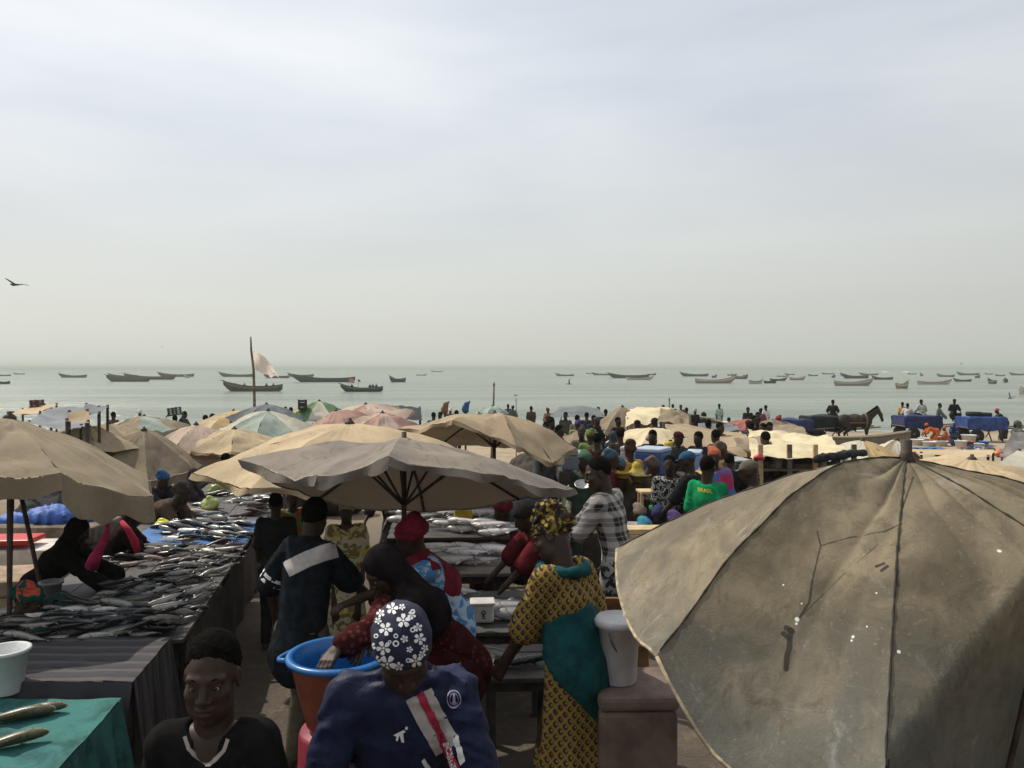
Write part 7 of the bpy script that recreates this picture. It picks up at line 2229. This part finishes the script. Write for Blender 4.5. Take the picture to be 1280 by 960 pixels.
# basins and sheets on the sand
WBK = 'white plastic basin standing on the sand by the stooping women'
for (px, y, r, h_) in ((1146, 36, .30, .30), (1162, 35, .28, .26), (1176, 35.5, .3, .26), (1201, 34, .24, .36), (1211, 37.5, .32, .42), (1155, 37, .25, .3)):
    bucket(on(px, 500, y), r * .75, r, h_, (.62, .61, .57), WBK, handle=False, cat='basin', name='basin', group='white basins on the sand')
for k, (px, y, w, d) in enumerate(((1160, 34, 1.1, .9), (1217, 36, 1.5, 1.0), (1120, 33, .9, .7))):
    c = on(px, 500, y)
    o = MB().grid(lambda u, v: Vector(((u - .5) * w, (v - .5) * d, .03 + gz(y + (v - .5) * d) - gz(y) + .04 * abs(math.sin(u * 9 + v * 4)) )), 16, 12).build('ground_sheet', sheet if k < 2 else BLUET, loc=c, smooth=True)
    tag(o, ('blue plastic sheet under the row of white basins', 'longer blue sheet with a single tall basin', 'navy sheet crumpled near the ochre umbrella')[k], 'sheet')
for k, (px, y, r, col, lab) in enumerate(((1096, 33, .22, (.05, .05, .05), 'dark sack with a white patch on open sand'), (1211, 31, .26, (.03, .04, .05), 'black jerrycan lying on the sand'), (1222, 31, .2, (.35, .37, .38), 'pale grey sack beside the black jerrycan'),
                                     (1235, 31, .3, (.10, .09, .07), 'brown sack beside the pale grey one'), (1249, 30, .22, (.55, .14, .05), 'orange cloth heap at the foot of the violet striped cloth'), (1172, 30, .14, (.03, .025, .02), 'dark driftwood lump on the pale sand'))):
    bag(on(px, 500, y), r, col, lab, 'sack', 'sack')
# loose heaps between the umbrellas where the market is thickest
def pile(px, y, r, col, lab, hgt=1.0):
    F = Form()
    for k in range(5):
        a = k * 1.3
        F.ball((math.cos(a) * r * .6, math.sin(a) * r * .5, hgt * (.35 + .1 * (k % 3))), (r * .7, r * .6, hgt * .45), .1)
    root = share('goods_heap', np_mesh('goods_heap', [F.mesh(.05, rip(.05, 12, px % 7))], TINT), loc=on(px, 500, y), color=col)
    tag(root, lab, 'heap')
pile(282, 17, .7, (.06, .06, .07), 'dark heap of nets beneath the sand umbrella', 1.0)
pile(410, 16, .6, (.05, .04, .045), 'dark heap of sacks under the dull red umbrella', 1.0)
pile(560, 13, .8, (.05, .045, .04), 'brown heap of sacks in the hollow under the raised flap', 1.0)
pile(640, 12, .6, (.04, .05, .06), 'blue black heap of nets behind the raised flap umbrella', 1.1)
pile(690, 20, .9, (.07, .06, .05), 'brown heap of nets under the dark canopy', .9)
pile(900, 21, .9, (.045, .04, .04), 'dark heap of gear beneath the tan awning', .8)
pile(945, 20, .8, (.06, .07, .08), 'grey heap of gear beneath the dull red umbrella', .8)
pile(720, 22, .8, (.12, .10, .07), 'tan heap of rope near the violet robe', .8)
pile(800, 20, .9, (.05, .05, .05), 'charcoal heap of gear under the cream ridge cloth', 1.0)
pile(90, 12, .7, (.05, .05, .055), 'dark heap under the grey tarpaulin shelter', 1.1)
pile(170, 13, .8, (.04, .04, .05), 'black heap of sacks under the brown drooping umbrella', 1.0)

# ------------------------------------------------------------------ crews on the near boats, boat flags, birds
def crew(bo, x, s, zs, col, lab):
    sk, gs, hr = PR['mansit']
    b = bo.location; ca = math.cos(bo.rotation_euler.z)
    person(lab, (b.x + x * s * ca, b.y, b.z + .30 * zs), rnd.uniform(150, 210), sk, gs, hr, dict(shirt=col, trousers=BK), h=.034, cache='mansit_f', group='boat crews offshore')
for k, (x, col) in enumerate(((3.4, (.5, .48, .45)), (1.7, (.05, .05, .06)), (-2.8, (.06, .06, .06)), (-4.2, (.05, .05, .05)))):
    crew(BIG, x, bs_, bz_, col, ('crewman in white near the bow of the boat behind the flagpole', 'crewman in black amidships in the boat behind the flagpole', 'crewman in dark grey toward the stern of the boat behind the flagpole', 'crewman right at the stern of the boat behind the flagpole')[k])
for k, (x, col) in enumerate(((-2.4, (.06, .06, .07)), (-3.3, (.03, .03, .03)), (-4.2, (.08, .08, .08)), (2.6, (.04, .04, .05)))):
    crew(BIG2, x, bs2_, bz2_, col, ('foremost of three crew at the stern of the pink-flagged boat', 'middle one of three crew at the stern of the pink-flagged boat', 'rearmost of three crew at the stern of the pink-flagged boat', 'lone crewman near the bow of the pink-flagged boat')[k])
for (bo, x, s, hgt, col, nm) in ((BIG2, 3.6, bs2_, 2.6, (0.55, 0.28, 0.26), 'boat_flag'), (BIG2, 1.0, bs2_, 2.2, (.05, .05, .06), 'boat_flag')):
    b = bo.location
    q = Vector((b.x - x * s, b.y, b.z + .8))
    root = empty('boat_flag', q, 'pink flag on a short staff at the bow of the crewed dark boat' if col[0] > .3 else 'dark pennant on a staff amidships in the crewed dark boat', 'flag')
    MB().tube([(0, 0, -.4), (0, 0, hgt * .6)], .04, 6).build('staff', WOODG, root, smooth=True)
    sz = .9 if col[0] > .3 else .4
    MB().grid(lambda u, v: Vector((u * sz, .08 * math.sin(u * 6 + v * 2), hgt * .6 - v * sz * .8 - u * .2)), 8, 6).build('cloth', TINT, root, smooth=True).color = (*col, 1)
def bird(px, py, y, span, label, col, flap=.35, rz=0.0, bank=0.0):
    root = empty('bird', at(px, py, y), label, 'bird', 'birds over the shore', rz); root.rotation_euler = (0, bank, rz)
    F = Form(); s = span
    F.limb((0, -.16 * s, 0), (0, .16 * s, .01 * s), .030 * s, .052 * s, .03 * s); F.limb((0, .18 * s, .015 * s), (0, .27 * s, .03 * s), .036 * s, .030 * s, .03 * s); F.limb((0, .28 * s, .03 * s), (0, .34 * s, .02 * s), .014 * s, .005 * s, .01 * s)
    F.limb((0, -.16 * s, 0), (0, -.30 * s, 0), .03 * s, .05 * s, .02 * s, v3(0, 0, 1), 4.0)
    bm_ = plain('brown_feathers', col, .8, .3, 9)
    V, Q = F.mesh(.012 * s)
    share('body', np_mesh('body', [(V, Q)], bm_), root)
    for sg in (-1, 1):
        def fn(u, v):
            w = (.17 - .10 * u) * s if u < .98 else .03 * s
            return Vector((sg * u * .5 * s, (.10 - .12 * u * u) * s - v * w + .05 * s * math.sin(u * 3.1), flap * s * .5 * (math.sin(u * 2.0) * .9) + .012 * s * math.sin(v * 3.1)))
        MB().grid(fn, 10, 5).build('wing', bm_, root, smooth=True)
bird(20, 356, 26, .85, 'brown bird gliding high over the left of the sea', (.10, .085, .07), .25, R(70), R(10))
bird(203, 434, 40, .35, 'tiny bird in flight above the flag', (.3, .3, .3), .5, R(30))
bird(712, 480, 30, .40, 'dark bird swooping low over the water past the moored boats', (.03, .03, .03), .7, R(50), R(-40))
bird(1263, 498, 34, .45, 'grey bird flapping low near the second cart', (.12, .12, .12), .9, R(20), R(30))
bird(1202, 455, 60, .35, 'speck of a bird just above the horizon', (.2, .2, .2), .4, R(60))
bird(645, 494, 27, .28, 'small dark bird beside the thin bare stick', (.02, .02, .02), -.3, R(60))

add_haze()
